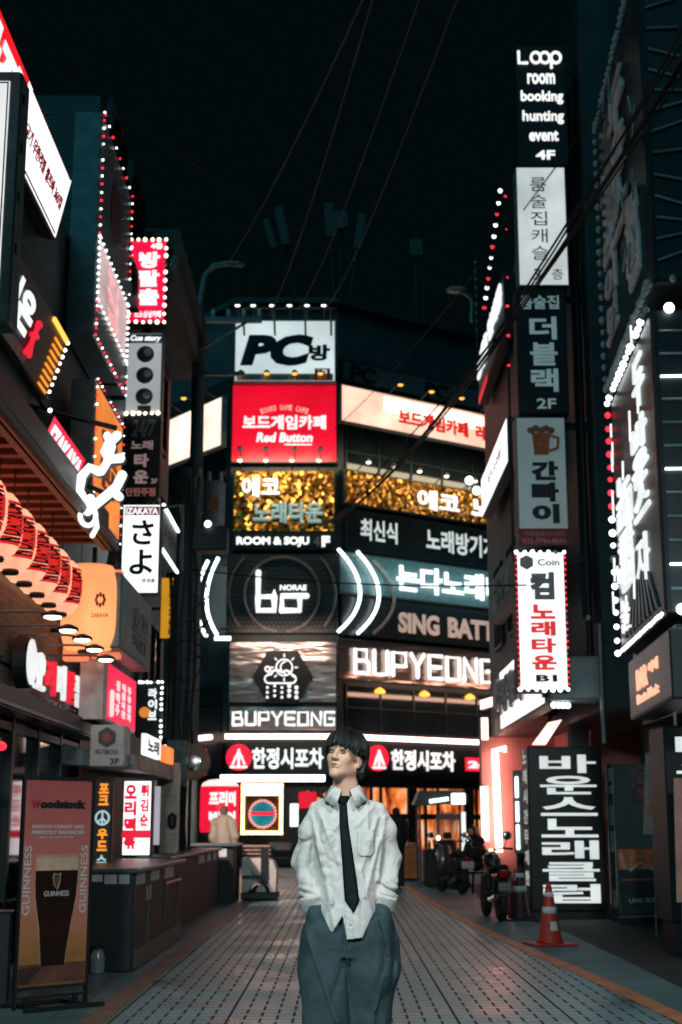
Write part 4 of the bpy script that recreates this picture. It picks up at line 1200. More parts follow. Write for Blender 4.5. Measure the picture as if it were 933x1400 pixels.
# q: red box; r: dark led sign
X_ = -2.82
yA, yB = on_x(146, 950, X_).y, on_x(186, 950, X_).y
s = tilted('sign', 'red lit pub menu box with pale rows of lettering above the white floor box', X_, yA, yB, on_x(147, 986, X_).z, on_x(147, 902, X_).z, 0, .28, 'cab_w' if 'cab_w' in MATS else 'cab_pale', emit('menu_red', (1, .01, .08), .9, True, .08), .03)
for i, (t, x) in enumerate((('생맥주', .22), ('해물파전', .42), ('두부김치', .62))):
    s.vtext(t, x + .04, .22, x + .16, .85, emit('letter_pale_pink', (1, .75, .75), .9), .04, .012, name='menu_row')
MB().stroke([(s.fx(.1), s.fz(.5)), (s.fx(.1), s.fz(.88))], .06, s.y - .02).build('bottle_mark', MATS['letter_pale_pink'], s.root)
MB().box(0, .25, .001, .281, -.001, s.h + .001).tf(Matrix.Translation((-.26, 0, 0))).build('side_panel', cab_w, s.root)
s = Sign('sign', 'dark live bar sign with a dotted white light border beside the red menu box', 186, 933, 1008, 24.0, 221, 24.0, .25, 'cab', mat('live_dark', (.03, .045, .05), .4), .02)
s.vtext('라이브', .48, .1, .82, .7, WLM, .04, .02)
mb = MB().lathe((s.fx(.35), s.y - .01, s.fz(.55)), [(.09, -.02), (.09, 0)], 16, 'y'); mb.build('round_mark', emit('mark_amber', (1, .3, .05), .7), s.root)
bulbs(s.root, along((.05, -.02, s.h), (s.w, -.02, s.h), 7) + along((s.w, -.02, 0), (s.w, -.02, s.h), 11)[:-1], BW, .025)
MB().tube([(0, .1, s.h * .8), (-.7, .1, s.h * .8)], .03, 6).build('bracket', CAB, s.root)

# brick pub front with lamps and channel letters
o = thing('pub_front', 'brick pub front with a dark glazed entrance under a steel ledge', 'shop front', (-3.42, 13, 0))
MB().box(-3.60, -3.35, 8, 18.3, 2.62, 3.72).build('wall', brick, o, world=True)
MB().box(-3.6, -3.05, 8, 18.2, 2.42, 2.62).build('ledge', CAB, o, world=True)
MB().box(-3.6, -3.02, 8, 18.22, 2.44, 2.47).build('ledge_trim', steel, o, world=True)
MB().box(-3.6, -3.37, 8, 18.2, 0, 2.42).build('glazing', win_d, o, world=True)
mb = MB()
for y in [8.2 + i * 1.25 for i in range(9)]: mb.box(-3.37, -3.30, y, y + .09, 0, 2.42)
for z in (.02, .55, 2.3): mb.box(-3.365, -3.31, 8, 18.2, z, z + .08)
mb.build('mullion', CAB, o, world=True)
bulbs_red = thing('sign_lamp', 'small red lamp glowing under the ledge of the brick pub at the left edge', 'lamp', at(1, 1020, 12.2))
MB().ball((0, 0, 0), (.05, .1, .04), 10, 6).build('bulb', BR, bulbs_red); MB().box(-.3, 0, -.04, .04, .03, .07).build('bracket', CAB, bulbs_red)
s = tilted('sign', 'white and red channel letters with a round emblem on the brick wall', -3.28, 13.9, 18.2, 2.74, 3.24, 0, .04, 'cab', None)
for ch in list(s.root.children): ch.name = 'backing_rail'; ch.scale = (1, 1, .12); ch.location = (0, .03, .2)
MB().lathe((s.fx(.14), -.10, s.h * .52), [(.25, -.02), (.27, 0), (.27, .12)], 24, 'y').build('emblem_can', CAB, s.root)
MB().lathe((s.fx(.14), -.12, s.h * .52), [(.235, -.01), (.235, 0)], 24, 'y').build('emblem_face', emit('emblem_white', (.9, .95, .95), .8), s.root)
for i, (t, c) in enumerate((('오', 0), ('리', 1), ('지', 0), ('날', 1), ('펍', 0))):
    x = .25 + i * .135
    s.text(t, x, .12 + .03 * (i % 2), x + .10, .92, emit('letter_front_white', (.93, 1, 1), .8) if c == 0 else emit('letter_red_lit', (1, .02, .05), .7), .02, .06, dy=-.03)
s.text('SINCE 1998', .42, .98, .86, 1.12, mat('letter_pewter', (.35, .36, .36), .4), .03, .03, 'small_lettering')
lampg = 'gooseneck lamps over the brick pub front'
def make_goose():
    t = thing('wall_lamp', '', 'lamp', (0, 0, 0), 0, lampg)
    MB().tube([(-.62, 0, 0), (-.1, 0, .0), (0, 0, -.02)], .014, 6).build('arm', steel, t)
    MB().lathe((.06, 0, -.05), [(.03, .06), (.1, .03), (.11, 0)], 14).build('shade', CAB, t)
    MB().ball((.06, 0, -.055), (.085, .085, .02), 12, 5).build('bulb', emit('goose_bulb', (1, .92, .85), 7.0, True, 0), t)
    return t
g0 = make_goose()
gl = ['nearest of the five arm lamps over the brick pub', 'second nearest arm lamp over the brick pub', 'middle one of the five arm lamps over the brick pub', 'fourth arm lamp over the brick pub, second from the far end', 'farthest arm lamp over the brick pub beside the orange lantern']
for i, (u, v) in enumerate(((64, 836), (85, 855), (105, 868), (122, 882), (138, 896))):
    g = g0 if i == 0 else copy_tree(g0)
    p = on_x(u, v, -2.75); g.location = p; g['label'] = gl[i]

# s..v: ground level signs of the far left shops
s = Sign('sign', 'white floor sign box with a dark hexagon mark above the neon strip', 123, 991, 1048, 16.8, 170, 16.8, .5, 'cab_pale', mat('sign_offwhite', (.62, .60, .57), .5, 0, .1), .01)
for pts, m_ in (([(0, .12), (.10, .06), (.10, -.06), (0, -.12), (-.10, -.06), (-.10, .06)], mat('hex_slate', (.05, .07, .08), .4)), ([(0, .05), (.05, .02), (.05, -.04), (0, -.07), (-.05, -.04), (-.05, .02)], mat('hex_red', (.5, .07, .05), .4))):
    MB().prism([(s.fx(.5) + a, s.fz(.30) + b) for a, b in pts], s.y - (.02 if m_.name == 'hex_red' else .01), s.y).build('hexagon', m_, s.root)
s.text('여기BOX', .16, .58, .84, .72, INK, .02, .008)
s.text('3F', .6, .80, .88, .95, INK, .03, .008, 'floor_lettering')
MB().tube([(0.1, .4, s.h), (-.35, .4, s.h + .2)], .03, 6).build('bracket', CAB, s.root)
o = thing('kiosk_awning', 'grey kiosk awning with small lit signs on its edge beside the floor sign box', 'awning', (-2.75, 18.5, 2.05))
MB().prism([(-3.4, 2.36), (-2.45, 2.06), (-2.45, 2.02), (-3.4, 2.1)], 17.2, 22.2).build('roof', mat('awning_grey', (.22, .25, .26), .5, 0, .5, 4), o, world=True)
MB().box(-2.52, -2.46, 17.2, 22.2, 2.06, 2.20).build('fascia', mat('awning_edge', (.3, .31, .29), .5, 0, .5, 4), o, world=True)
MB().box(-2.50, -2.44, 18.0, 19.5, 2.24, 2.5).build('white_sign', WLM, o, world=True)
MB().box(-2.50, -2.44, 19.9, 21.0, 2.24, 2.46).build('orange_sign', ORG, o, world=True)
k = MB().text('노래', 18.15, 19.3, 2.28, 2.46, 0, .01, .04); k.v = [(-2.436 - y * 0, x, z) for x, y, z in k.v]; k.build('lettering', INK, o, world=True)
mb = MB(); [mb.box(-2.56, -2.5, y, y + .06, 0, 2.06) for y in (22.0,)]; mb.build('post', CAB, o, world=True)
s = Sign('neon_sign', 'vertical dark strip with orange neon lettering and a peace sign', 128, 1068, 1183, 16.4, 153, 16.4, .15, 'cab', black, .01)
s.vtext('포크', .25, .02, .8, .30, emit('letter_orange', (1, .32, .03), 1.0), .05, .02)
s.vtext('우드', .25, .56, .8, .84, MATS['letter_orange'], .05, .02, name='second_lettering')
mb = MB(); r = s.w * .36; cx, cz = s.fx(.5), s.fz(.44)
mb.stroke([(cx + r * math.cos(i * math.pi / 10), cz + r * math.sin(i * math.pi / 10)) for i in range(21)], .025, s.y - .02)
for a in (90, 270, 225, 315): mb.stroke([(cx, cz), (cx + r * math.cos(R(a)), cz + r * math.sin(R(a)))], .022, s.y - .02)
mb.build('peace_mark', emit('letter_cool', (.6, .8, .82), .6), s.root)
s.text('스', .25, .88, .8, .98, MATS['letter_cool'], .05, .02, 'third_lettering')
MB().tube([(s.w * .5, .08, 0), (s.w * .5, .08, -.6)], .03, 6).build('post', CAB, s.root)
s = Sign('sign', 'bright white sign with red block lettering at street level on the left', 167, 1066, 1171, 18.8, 208, 18.8, .2, 'cab', emit('redwhite_face', (1, .96, .95), 1.5, True, .08), .02)
RG = emit('letter_red_block', (1, .015, .06), .75)
s.vtext('오리떡볶', .08, .05, .48, .92, RG, .06, .012)
s.vtext('튀김순', .60, .05, .88, .62, RG, .05, .012, name='second_lettering')
s.rect(.02, .66, .98, .76, RG, 'red_bar', .02)
MB().box(.05, s.w - .05, .05, .15, -1.2, 0).build('stand', CAB, s.root)
s = Sign('sign', 'small blank white lightbox right of the red lettered street sign', 210, 1074, 1156, 20.5, 220, 20.5, .2, 'cab_grey', emit('lavender', (.75, .72, .85), .5, False), .01)
MB().box(.02, s.w - .02, .05, .15, -1.1, 0).build('stand', CAB, s.root)
s = Sign('wall_panel', 'cream panel wall with a black meter box in front of the utility pole', 214, 1043, 1168, 21.2, 243, 21.2, .3, 'cab_pale', tile_mat('cream_tiles', (.62, .47, .41), (.58, .44, .39), 1.2, .28, .006, .5, (.35, .26, .22), 'xz', .2), .01, 'panel')
MB().bbox(s.fx(.62), s.fx(1.0), -.18, -.01, s.fz(.72), s.fz(.55), .04).build('meter_box', black, s.root)
MB().box(.05, s.w - .05, .05, .2, -1.1, 0).build('stand', CAB, s.root)

# ------------------------------------------------------------------ utility poles, transformers, wires
o = thing('utility_pole', 'tall grey utility pole with a bent lamp arm left of the corner building', 'pole', (-3.02, 29, 0))
xp = x_of(263, 29.0, 5.0)
o.location.x = xp
conc = mat('pole_concrete', (.20, .22, .22), .7, 0, .3, 2.0, .3)
zt = at(268, 440, 29).z
MB().lathe((xp, 29, 0), [(.19, 0), (.16, 5), (.13, zt)], 14).build('shaft', conc, o, world=True, smooth=True)
MB().tube([(xp, 29, zt - .3), (xp + .02, 29, zt + .6), (xp + .1, 28.95, zt + 1.05), (xp + .3, 28.9, zt + 1.25), (xp + .72, 28.8, zt + 1.28)], .06, 8).build('lamp_arm', cab_l, o, world=True)
MB().ball((xp + .8, 28.8, zt + 1.24), (.18, .1, .06), 10, 6).build('lamp_head', steel, o, world=True)
zb_ = at(263, 441, 29).z
MB().box(xp - .45, xp + 1.35, 28.8, 28.92, zb_ - .05, zb_ + .06).tube([(xp, 28.85, zb_ - .7), (xp + 1.1, 28.85, zb_)], .03, 6).build('crossarm', steel, o, world=True)
zb2 = at(263, 514, 29).z
MB().box(xp - .1, xp + 1.0, 28.8, 28.9, zb2 - .04, zb2 + .04).build('lower_crossarm', steel, o, world=True)
for i in range(4):
    x = xp + .3 + i * .33; MB().lathe((x, 28.86, zb_ + .06), [(.02, 0), (.06, .03), (.03, .07), (.06, .1), (.03, .14), (.05, .17), (.02, .2)], 10).build('insulator', cab_w, o, world=True)
for i, (u0, u1, v0, v1, lab) in enumerate(((251, 278, 655, 700, 'left grey cylinder transformer on the utility pole'), (279, 308, 660, 718, 'right grey cylinder transformer on the utility pole'))):
    c = at((u0 + u1) / 2, v1, 28.4); r = (u1 - u0) / 2 / F * 28.4; h = at((u0 + u1) / 2, v0, 28.4).z - c.z
    t = thing('transformer', lab, 'transformer', c, 0, 'transformers on the utility pole')
    MB().lathe((0, 0, 0), [(r * .9, -.03), (r, 0), (r, h * .92), (r * 1.05, h * .94), (r * .9, h), (.05, h + .04)], 20).build('tank', mat('tank_grey', (.30, .34, .35), .4, 0, .2), t, smooth=False)
    mb = MB()
    for a in (-.12, .12): mb.lathe((a, 0, h), [(.03, 0), (.05, .08), (.025, .12), (.05, .16), (.02, .24)], 8)
    mb.build('bushing', cab_w, t)
    MB().box(-.1, .1, -r - .02, -r + .02, h * .3, h * .6).build('plate', mat('plate_rust', (.45, .18, .06), .5), t)
    MB().box(-.06, .06, r * .8, r + .4, h * .2, h * .26).box(-.06, .06, r * .8, r + .4, h * .7, h * .76).build('bracket', CAB, t)
    if i == 1: t.location.y -= .02
o = thing('utility_pole', 'dark steel cable pole carrying the traffic mirror and bundles of cable', 'pole', (x_of(246, 24, 3), 24, 0))
x2 = o.location.x
zz = at(246, 640, 24).z
MB().lathe((x2, 24, 0), [(.13, 0), (.12, 4), (.1, zz)], 12).build('shaft', wall_m, o, world=True, smooth=True)
mb = MB()
random.seed(11)
for i in range(9):
    a = random.uniform(0, 6.28); r = random.uniform(.13, .24); pts = []
    for k in range(12): pts.append((x2 + r * math.cos(a) + random.uniform(-.03, .03), 24 - .1 + r * math.sin(a) * .6, .8 + k * (zz - 1.0) / 11))
    mb.tube(pts, random.choice((.015, .022, .03)), 5)
for i in range(6):
    z = random.uniform(3.8, 6); pts = [(x2 + .1 + .35 * math.cos(t) * random.uniform(.7, 1.1), 23.85 + .05 * i, z + .35 * math.sin(t)) for t in [k * .6 for k in range(11)]]
    mb.tube(pts, .014, 5)
mb.build('cable_bundle', rubber, o, world=True)
MB().bbox(x2 - .16, x2 + .16, 23.6, 23.85, 2.0, 2.75, .02).build('notice_box', mat('notice_grey', (.15, .17, .18), .5, 0, .5, 8), o, world=True)
MB().bbox(x2 + .15, x2 + .75, 23.8, 24.2, at(262, 755, 24).z, at(262, 722, 24).z, .02).build('junction_box', CAB, o, world=True)
MB().ball((x2 - .02 + .45, 23.7, at(262, 729, 24).z + .1), .06, 8, 5).build('lamp', BW, o, world=True)
o = thing('traffic_mirror', 'round convex traffic mirror on the cable pole', 'mirror', at(263, 1042, 23.8))
MB().ball((0, 0, 0), (.27, .06, .27), 24, 10).build('mirror', chrome, o, smooth=True)
MB().lathe((0, 0, 0), [(.275, -.05), (.3, -.03), (.3, .05), (.2, .09)], 24, 'y').tube([(0, .08, 0), (-.2, .15, 0)], .03, 6).build('rim', mat('mirror_rim', (.4, .2, .12), .5), o)
o = thing('warning_lamp', 'small red lit lamp box right of the traffic mirror', 'lamp', at(277, 1042, 24.2))
MB().bbox(-.07, .07, -.06, .06, -.22, .22, .02).build('lens', RED, o); MB().tube([(0, .06, 0), (-.3, .1, 0)], .02, 6).build('bracket', CAB, o)

def wire(name, label, a, b, sag, r=.012, group='overhead wires', n=14, m=None):
    a, b = Vector(a), Vector(b)
    o = thing(name, label, 'wire', a, 0, group)
    pts = []
    for i in range(n + 1):
        t = i / n; p = a.lerp(b, t); p.z -= sag * 4 * t * (1 - t); pts.append(p - a)
    MB().tube(pts, r, 5).build('cable', m or mat('cable_teal', (.010, .019, .021), .7), o)
    return o
wire('overhead_wire', 'leftmost overhead wire rising from the lamp arm to the top of the picture', at(310, 362, 29), at(505, -20, 12), .2, .011)
wire('overhead_wire', 'long wire from above the PC board to the top centre, left of a parallel pair', at(368, 430, 46), at(515, -20, 13), .4, .012)
wire('overhead_wire', 'middle wire of three passing the roof antennas', at(407, 425, 47), at(580, -20, 13), .4, .011)
wire('overhead_wire', 'right wire of three passing the roof antennas', at(444, 425, 48), at(632, -20, 13), .4, .011)
wire('overhead_wire', 'thin wire slanting down from the top left across the sky', at(-10, 20, 16), at(560, 380, 48), .6, .006)
wire('overhead_wire', 'thin straight wire crossing in front of the white column sign', at(440, 600, 44), at(933, -10, 14), .5, .011)
wire('overhead_wire', 'faint wire crossing the dark sky from left to right', at(180, -10, 20), at(700, 470, 46), .4, .004)
wire('overhead_wire', 'thin dark wire across the mesh sign and the white lettered fascia', at(240, 775, 24), at(720, 800, 20), .12, .012, m=rubber)
o = thing('cable_bundle', 'thick bundle of dark cables sweeping from the centre building to the upper right', 'cable', at(440, 720, 40), 0)
a, b = at(440, 720, 40), at(960, 40, 12); L = o.location.copy()
for k in range(6):
    pts = []; random.seed(k)
    ox, oz = random.uniform(-.22, .22), random.uniform(-.20, .20)
    for i in range(25):
        t = i / 24; p = a.lerp(b, t); p.z -= 1.6 * 4 * t * (1 - t) * .5
        w = .6 + .4 * math.sin(3 + 9 * t + k); pts.append(p - L + Vector((ox * w, 0, oz * w)))
    MB().tube(pts, (.019, .014, .012, .016, .011, .013)[k], 5).build('cable', rubber, o)
mb = MB()
for t in (.3, .55, .72): p = a.lerp(b, t); p.z -= 1.6 * 4 * t * (1 - t) * .5; mb.ball(p - L, (.05, .09, .05), 8, 5)
mb.build('splice', rubber, o)

# ------------------------------------------------------------------ right side of the street
YR = 20.4
u0r = lambda v: 693 + (v - 60) * (711 - 693) / 880
u1r = lambda v: 748 + (v - 60) * (784 - 748) / 880
def col_sign(name, label, v0, v1, face, cab='cab', rim=.015, dy=0.0, depth=.35):
    return Sign(name, label, 707, v0, v1, YR - dy, 776, YR - dy, depth, cab, face, rim)
dk = mat('column_dark', (.014, .02, .023), .4)
s = col_sign('sign', 'dark top sign of the column with white lettering listing room, booking, hunting and event', 62, 226, dk)
loopm = emit('letter_bone', (.95, .95, .93), 1.1)
mb = MB(); zc_ = s.fz(.11); hw = s.h * .045
mb.stroke([(s.fx(.06), zc_ + hw * 1.1), (s.fx(.06), zc_ - hw), (s.fx(.22), zc_ - hw)], .05, s.y - .015)
for cx in (.40, .58, .80): mb.stroke([(s.fx(cx) + .075 * math.cos(i * math.pi / 8), zc_ + hw * math.sin(i * math.pi / 8)) for i in range(17)], .045, s.y - .015)
mb.stroke([(s.fx(.80) - .075, zc_), (s.fx(.80) - .075, zc_ - hw * 1.9)], .045, s.y - .015)
mb.build('logo', loopm, s.root)
for t, a, b, c, d in (('room', .22, .77, .24, .33), ('booking', .08, .92, .385, .50), ('hunting', .10, .92, .55, .665), ('event', .22, .80, .715, .805), ('4F', .34, .72, .88, .955)):
    s.text(t, a, c, b, d, loopm, .03, .015, 'lettering' if t != '4F' else 'floor_lettering')
s = col_sign('sign', 'pale lit column sign with thin dark Korean writing below the top dark sign', 228, 391, emit('pale_face', (.86, .93, .93), .62, True, .3, 1.0), 'cab_grey', .02)
s.vtext('룸술집캐슬', .28, .08, .60, .80, mat('ink_grey', (.12, .15, .15), .5), 0, .006, .2)
s.text('3', .3, .86, .44, .95, MATS['ink_grey'], 0, .006, 'floor_number'); s.text('층', .66, .86, .88, .95, MATS['ink_grey'], 0, .006, 'floor_lettering')
mb = MB(); [mb.box(s.fx(.75), s.fx(.765), s.y - .006, s.y, s.fz(.32 + i * .06), s.fz(.355 - .03 + i * .06)) for i in range(9)]
mb.build('tiny_column', MATS['ink_grey'], s.root)
TL = emit('letter_teal_dim', (.40, .60, .62), .28)
s = col_sign('sign', 'black column sign with dim teal Korean lettering in the middle of the column', 394, 566, dk)
s.text('룸술집', .08, .06, .86, .17, TL, .02, .012)
s.vtext('더블랙', .26, .22, .80, .84, TL, .03, .012, name='large_lettering')
s.text('2F', .36, .88, .74, .96, TL, .02, .012, 'floor_lettering')
s = col_sign('sign', 'pale grey column sign with an orange mug picture and bold dark lettering', 570, 746, emit('bar_pale_glow', (.50, .66, .68), .16, False, .15, 1), 'cab_grey', .02)  # unlit face: a faint glow in its colour stands for reflected light
mug = MB().prism([(s.fx(.36), s.fz(.30)), (s.fx(.64), s.fz(.30)), (s.fx(.68), s.fz(.13)), (s.fx(.32), s.fz(.13))], s.y - .03, s.y)
mug.stroke([(s.fx(.67), s.fz(.15)), (s.fx(.84), s.fz(.17)), (s.fx(.82), s.fz(.25)), (s.fx(.66), s.fz(.27))], .05, s.y - .02)
mug.build('mug_picture', mat('mug_orange', (.50, .15, .05), .5, 0, .4, 9), s.root)
fo = MB(); [fo.ball((s.fx(.3 + .1 * i), s.y - .02, s.fz(.11 - .015 * (i % 2))), (.06, .03, .05), 10, 6) for i in range(5)]
fo.build('foam_picture', mat('foam_rust', (.30, .14, .10), .6), s.root)
s.vtext('간빠이', .28, .34, .82, .84, INK, .06, .012, .1)
s.rect(.0, .87, 1.0, .995, mat('strip_wine', (.22, .02, .03), .5), 'red_strip', .006)
s.text('부평문화의거리점', .12, .89, .9, .93, mat('letter_wine', (.5, .2, .2), .5), .02, .008, 'small_lettering', dy=-.006)
s.text('032-7766-8686', .08, .945, .94, .985, MATS['letter_wine'], .02, .008, 'phone_lettering', dy=-.006)
s = col_sign('sign', 'bright white karaoke sign with red lettering and bulb border at the foot of the column', 753, 945, emit('coin_face', (.97, 1, 1), 1.25, True, .06), 'cab', .03, .25, .5)
GREY = mat('letter_mid_grey', (.30, .32, .32), .4)
MB().prism([(s.fx(.22) + .11 * math.cos(R(30 + 60 * i)), s.fz(.085) + .11 * math.sin(R(30 + 60 * i))) for i in range(6)], s.y - .012, s.y).build('hexagon', GREY, s.root)
s.text('Coin', .44, .06, .88, .11, GREY, .03, .01, 'small_lettering')
s.vtext('컴', .27, .15, .76, .36, GREY, .06, .03, .05, 'first_lettering')
RC = emit('letter_coin_red', (1, .05, .06), .55)
s.vtext('노래타운', .27, .38, .76, .86, RC, .05, .03)
s.text('B1', .34, .885, .76, .935, INK, .05, .012, 'floor_lettering')
s.bulb_ring(7, 2, BW, .032, .02, 'tb'); s.bulb_ring(7, 22, BR, .018, .012, 'lr')
o = thing('sign_pylon', 'dark steel spine behind the tall column of signs on the right', 'pylon', (x_of(742, YR + .5, 8), YR + .5, at(742, 950, YR).z))
z0, z1 = at(742, 950, YR).z, at(742, 62, YR).z; x_ = o.location.x
mb = MB().box(x_ - .16, x_ + .16, YR + .36, YR + .5, z0, z1)
for q in (.02, .2, .4, .6, .8, .98): mb.box(x_ + .16, 3.76, YR + .38, YR + .46, z0 + (z1 - z0) * q - .05, z0 + (z1 - z0) * q + .05)
mb.build('spine', CAB, o, world=True)
# thin led edge up the left side of the column
o = thing('light_string', 'string of small red lights up the left edge of the column of signs', 'light', at(704, 940, YR + .3))
a = at(706, 940, YR + .2) - o.location; b = at(690, 250, YR + .2) - o.location
MB().tube([a, b], .02, 5).build('cord', rubber, o)
random.seed(2)
for k, m_ in ((0, BR),): bulbs(o, [a.lerp(b, t) for t in (.02, .05, .09, .12, .17, .2, .24, .62, .68, .74, .8, .9, .97)], m_, .025)

# boards on the neon shop building facing the street
def rsign(name, label, X, uA, uB, vA0, vA1, face, cab='cab', rim=.03, depth=.2, cat='sign', vref=None):
    """far end at pixel uA, near end at uB on the plane x = X"""
    v = (vA0 + vA1) / 2 if vref is None else vref
    ya, yb = on_x(uA, v, X).y, on_x(uB, v, X).y
    s = Sign.__new__(Sign); s.rz = R(-90); s.w = ya - yb; s.y = -.004
    zt = on_x(uA, vA0, X).z; z0 = on_x(uA, vA1, X).z; s.h = zt - z0
    s.root = thing(name, label, cat, (X, ya, z0), s.rz)
    MB().bbox(0, s.w, 0, depth, 0, s.h, .015).build('cabinet', MATS[cab], s.root)
    if face is not None: MB().box(rim, s.w - rim, -.006, -.002, rim, s.h - rim).build('face', face, s.root); s.y = -.008
    return s
s = rsign('sign', 'dark fascia with small white lettering at the top of the neon shop building', 3.05, 655, 693, 486, 556, mat('fascia_grey', (.10, .11, .115), .5), vref=520)
s.text('노래홀', .05, .10, .42, .62, WLM, .05, .06)
s.text('단체룸', .5, .1, .95, .5, WLM, .05, .06, 'second_lettering')
MB().box(s.w * .0, s.w * .35, -.012, -.0065, .0, s.h * .14).build('red_strip', REDB, s.root)
bulbs(s.root, along((.1, -.03, s.h + .6), (.1, -.03, s.h + 2.2), 9), BDIM, .035)
P = along((s.w * .35, -.03, s.h + .5), (s.w, -.03, s.h + 1.6), 12)
MB().tube([P[0], P[-1]], .02, 5).tube([(.1, -.03, s.h + .02), (.1, -.03, s.h + 2.2)], .02, 5).tube([P[0], (P[0].x, -.03, s.h)], .02, 5).build('bulb_rail', CAB, s.root)
bulbs(s.root, [p for i, p in enumerate(P) if i % 3], BW, .04); bulbs(s.root, [p for i, p in enumerate(P) if i % 3 == 0], BR, .04)
s = rsign('sign', 'white lit fascia on the neon shop building beside the column of signs', 3.0, 658, 695, 656, 712, emit('fascia_white', (1, .95, .93), 1.5, True, .15, .8), 'cab_grey', vref=640)
s.text('호프 소주방', .3, .35, .8, .6, mat('letter_ash', (.45, .43, .42), .5), .01, .01)
s = rsign('sign', 'grey unlit fascia behind the bright karaoke sign', 3.0, 673, 712, 795, 856, mat('fascia_dull', (.20, .25, .26), .5, 0, .3, 2), 'cab_grey', vref=800)
s.text('당구클럽', .12, .2, .9, .75, mat('letter_dull', (.36, .42, .43), .5), .04, .03)
s = rsign('sign', 'wide white lit shop sign with grey letters at the first floor of the neon shop', 2.98, 684, 745, 918, 1000, emit('shop_white', (1, .97, .96), 1.4, True, .1, .8), 'cab_grey', .03, .25, vref=950)
s.text('부평역포차', .06, .18, .66, .78, mat('letter_silver', (.50, .5, .49), .3, .3), .06, .10)
MB().lathe((s.fx(.05), -.1, s.fz(.42)), [(.28, -.03), (.3, 0), (.3, .1)], 20, 'y').build('round_mark', mat('mark_silver', (.5, .5, .49), .3), s.root)
s.text('J', .84, .25, .9, .6, emit('letter_orange_small', (1, .2, .05), .8), .05, .02, 'orange_letter')
o = thing('canopy', 'grey box canopy behind the white shop sign under the column', 'canopy', (3.4, 20.6, 3.05))
MB().bbox(3.0, 3.75, 20.35, 21.0, 3.12, 3.75, .03).build('box', mat('canopy_grey', (.26, .31, .32), .5, 0, .3, 2), o, world=True)
MB().tube([(3.7, 20.2, 2.5), (3.7, 20.2, 4.2), (3.5, 20.0, 4.25)], .04, 8).build('pipe', steel, o, world=True)
mb = MB(); [mb.ball((3.05 + .07 * i, 20.5 + .02 * i, 3.06), .045, 8, 5) for i in range(4)]; mb.build('spot_bulb', BW, o, world=True)
o = thing('canopy_lamp', 'slanted pink lit panel under the canopy of the white shop sign', 'light', at(748, 1003, 23.5))
p = [at(u, v, 23.5) for u, v in ((728, 1018), (746, 1018), (768, 984), (750, 988))]
MB().prism([(q.x, q.z) for q in p], 23.45, 23.55).build('panel', emit('panel_pink', (1, .62, .55), 2.0, True, .1), o, world=True)
MB().tube([p[3], p[3] + Vector((.3, .5, .5))], .03, 6).build('bracket', CAB, o, world=True)
def tubelight(label, pts, r=.05, m=None):
    o = thing('neon_tube', label, 'light', pts[0]); L = o.location.copy()
    MB().tube([Vector(q) - L for q in pts], r, 8).build('tube', m or NEONP, o)
    MB().box(-.04, .04, .03, .12, -.02, .02).tf(Matrix.Translation(Vector(pts[1]) - L)).build('bracket', CAB, o)
tubelight('vertical pink white neon tube on the corner pillar of the neon shop', [at(683, 1165, 30.75), at(677, 1025, 30.75), at(692, 1024, 30.75)], .07, emit('neon_pillar', (1, .50, .42), 9.0, True, 0))
tubelight('second vertical neon tube at the left edge of the pink corner', [at(664, 1150, 30.85), at(662, 1075, 30.85)], .08, WARMW)
s = Sign('lightbox', 'small warm white lightbox above the pink corner pillar', 657, 980, 1013, 31.0, 669, 31.0, .3, 'cab', emit('warm_box', (1, .75, .62), 2.4, True, .1), .02)
MB().box(s.w * .4, s.w * .6, .3, .6, .1, .2).build('bracket', CAB, s.root)
s = Sign('wall_lamp', 'small slanted warm lamp panel left of the first floor white sign', 657, 957, 971, 30.5, 674, 29.6, .1, 'cab', WARMW, .01, cat='light')
MB().box(s.w * .4, s.w * .6, .1, .8, .1, .16).build('bracket', CAB, s.root)
s = Sign('sign', 'narrow grey street sign with a white light strip in front of the pink wall', 704, 1053, 1167, 25.5, 720, 25.5, .2, 'cab_grey', mat('sign_grey_f', (.2, .24, .25), .5), .01)
for a, b in ((.08, .33), (.38, .62), (.66, .95)): s.rect(.08, a, .34, b, NEONW, 'light_strip', .02)
MB().box(.03, s.w - .03, .03, .15, -1.2, 0).build('stand', CAB, s.root)

# bulb framed boxes
def bulbbox(name, label, fA, fB, z0, z1, wf, tick_m, lit):
    a, b = Vector(fA), Vector(fB)
    rz = math.atan2(b.y - a.y, b.x - a.x); w = (b - a).length
    s = Sign.__new__(Sign); s.w = w; s.h = z1 - z0; s.rz = rz; s.y = -.008
    s.root = thing(name, label, 'sign', (a.x, a.y, z0), rz)
    face = mat('box_face', (.012, .022, .025), .4, 0, .3, .8)
    MB().bbox(0, w, 0, .9, 0, s.h, .02).build('cabinet', CAB, s.root)
    MB().box(.06, w - .06, -.006, -.001, .06, s.h - .06).build('face', face, s.root)
    # return face towards the camera
    MB().box(w + .001, w + .006, .06, .86, .06, s.h - .06).build('end_face', mat('end_face', (.02, .03, .034), .4), s.root)
    n = max(6, int(s.h / .26)); mb = MB()
    for i in range(n):
        z = .25 + i * (s.h - .5) / (n - 1)
        o = MB().tube([(w + .03, .06, z), (w + .03, .40, z + (0 if lit else .12 * math.cos(i)))], .014, 5).build('tick_tube', NEONW if (lit and i % 4 == 1) else tick_m, s.root)
    return s
fdir = Vector((.0626, 1, 0)).normalized()
far = Vector((x_of(843, 17.3, 5), 17.3, 0)); near = far - fdir * 3.35
zb, zt = at(849, 894, 17.3).z, at(838, 551, 17.3).z
TD = mat('tick_unlit', (.30, .40, .42), .3)
s = bulbbox('bulb_sign', 'big club sign box with lit white and red bulbs round a jumble of white letters', far, near, zb, zt, .9, TD, True)
w, h = s.w, s.h
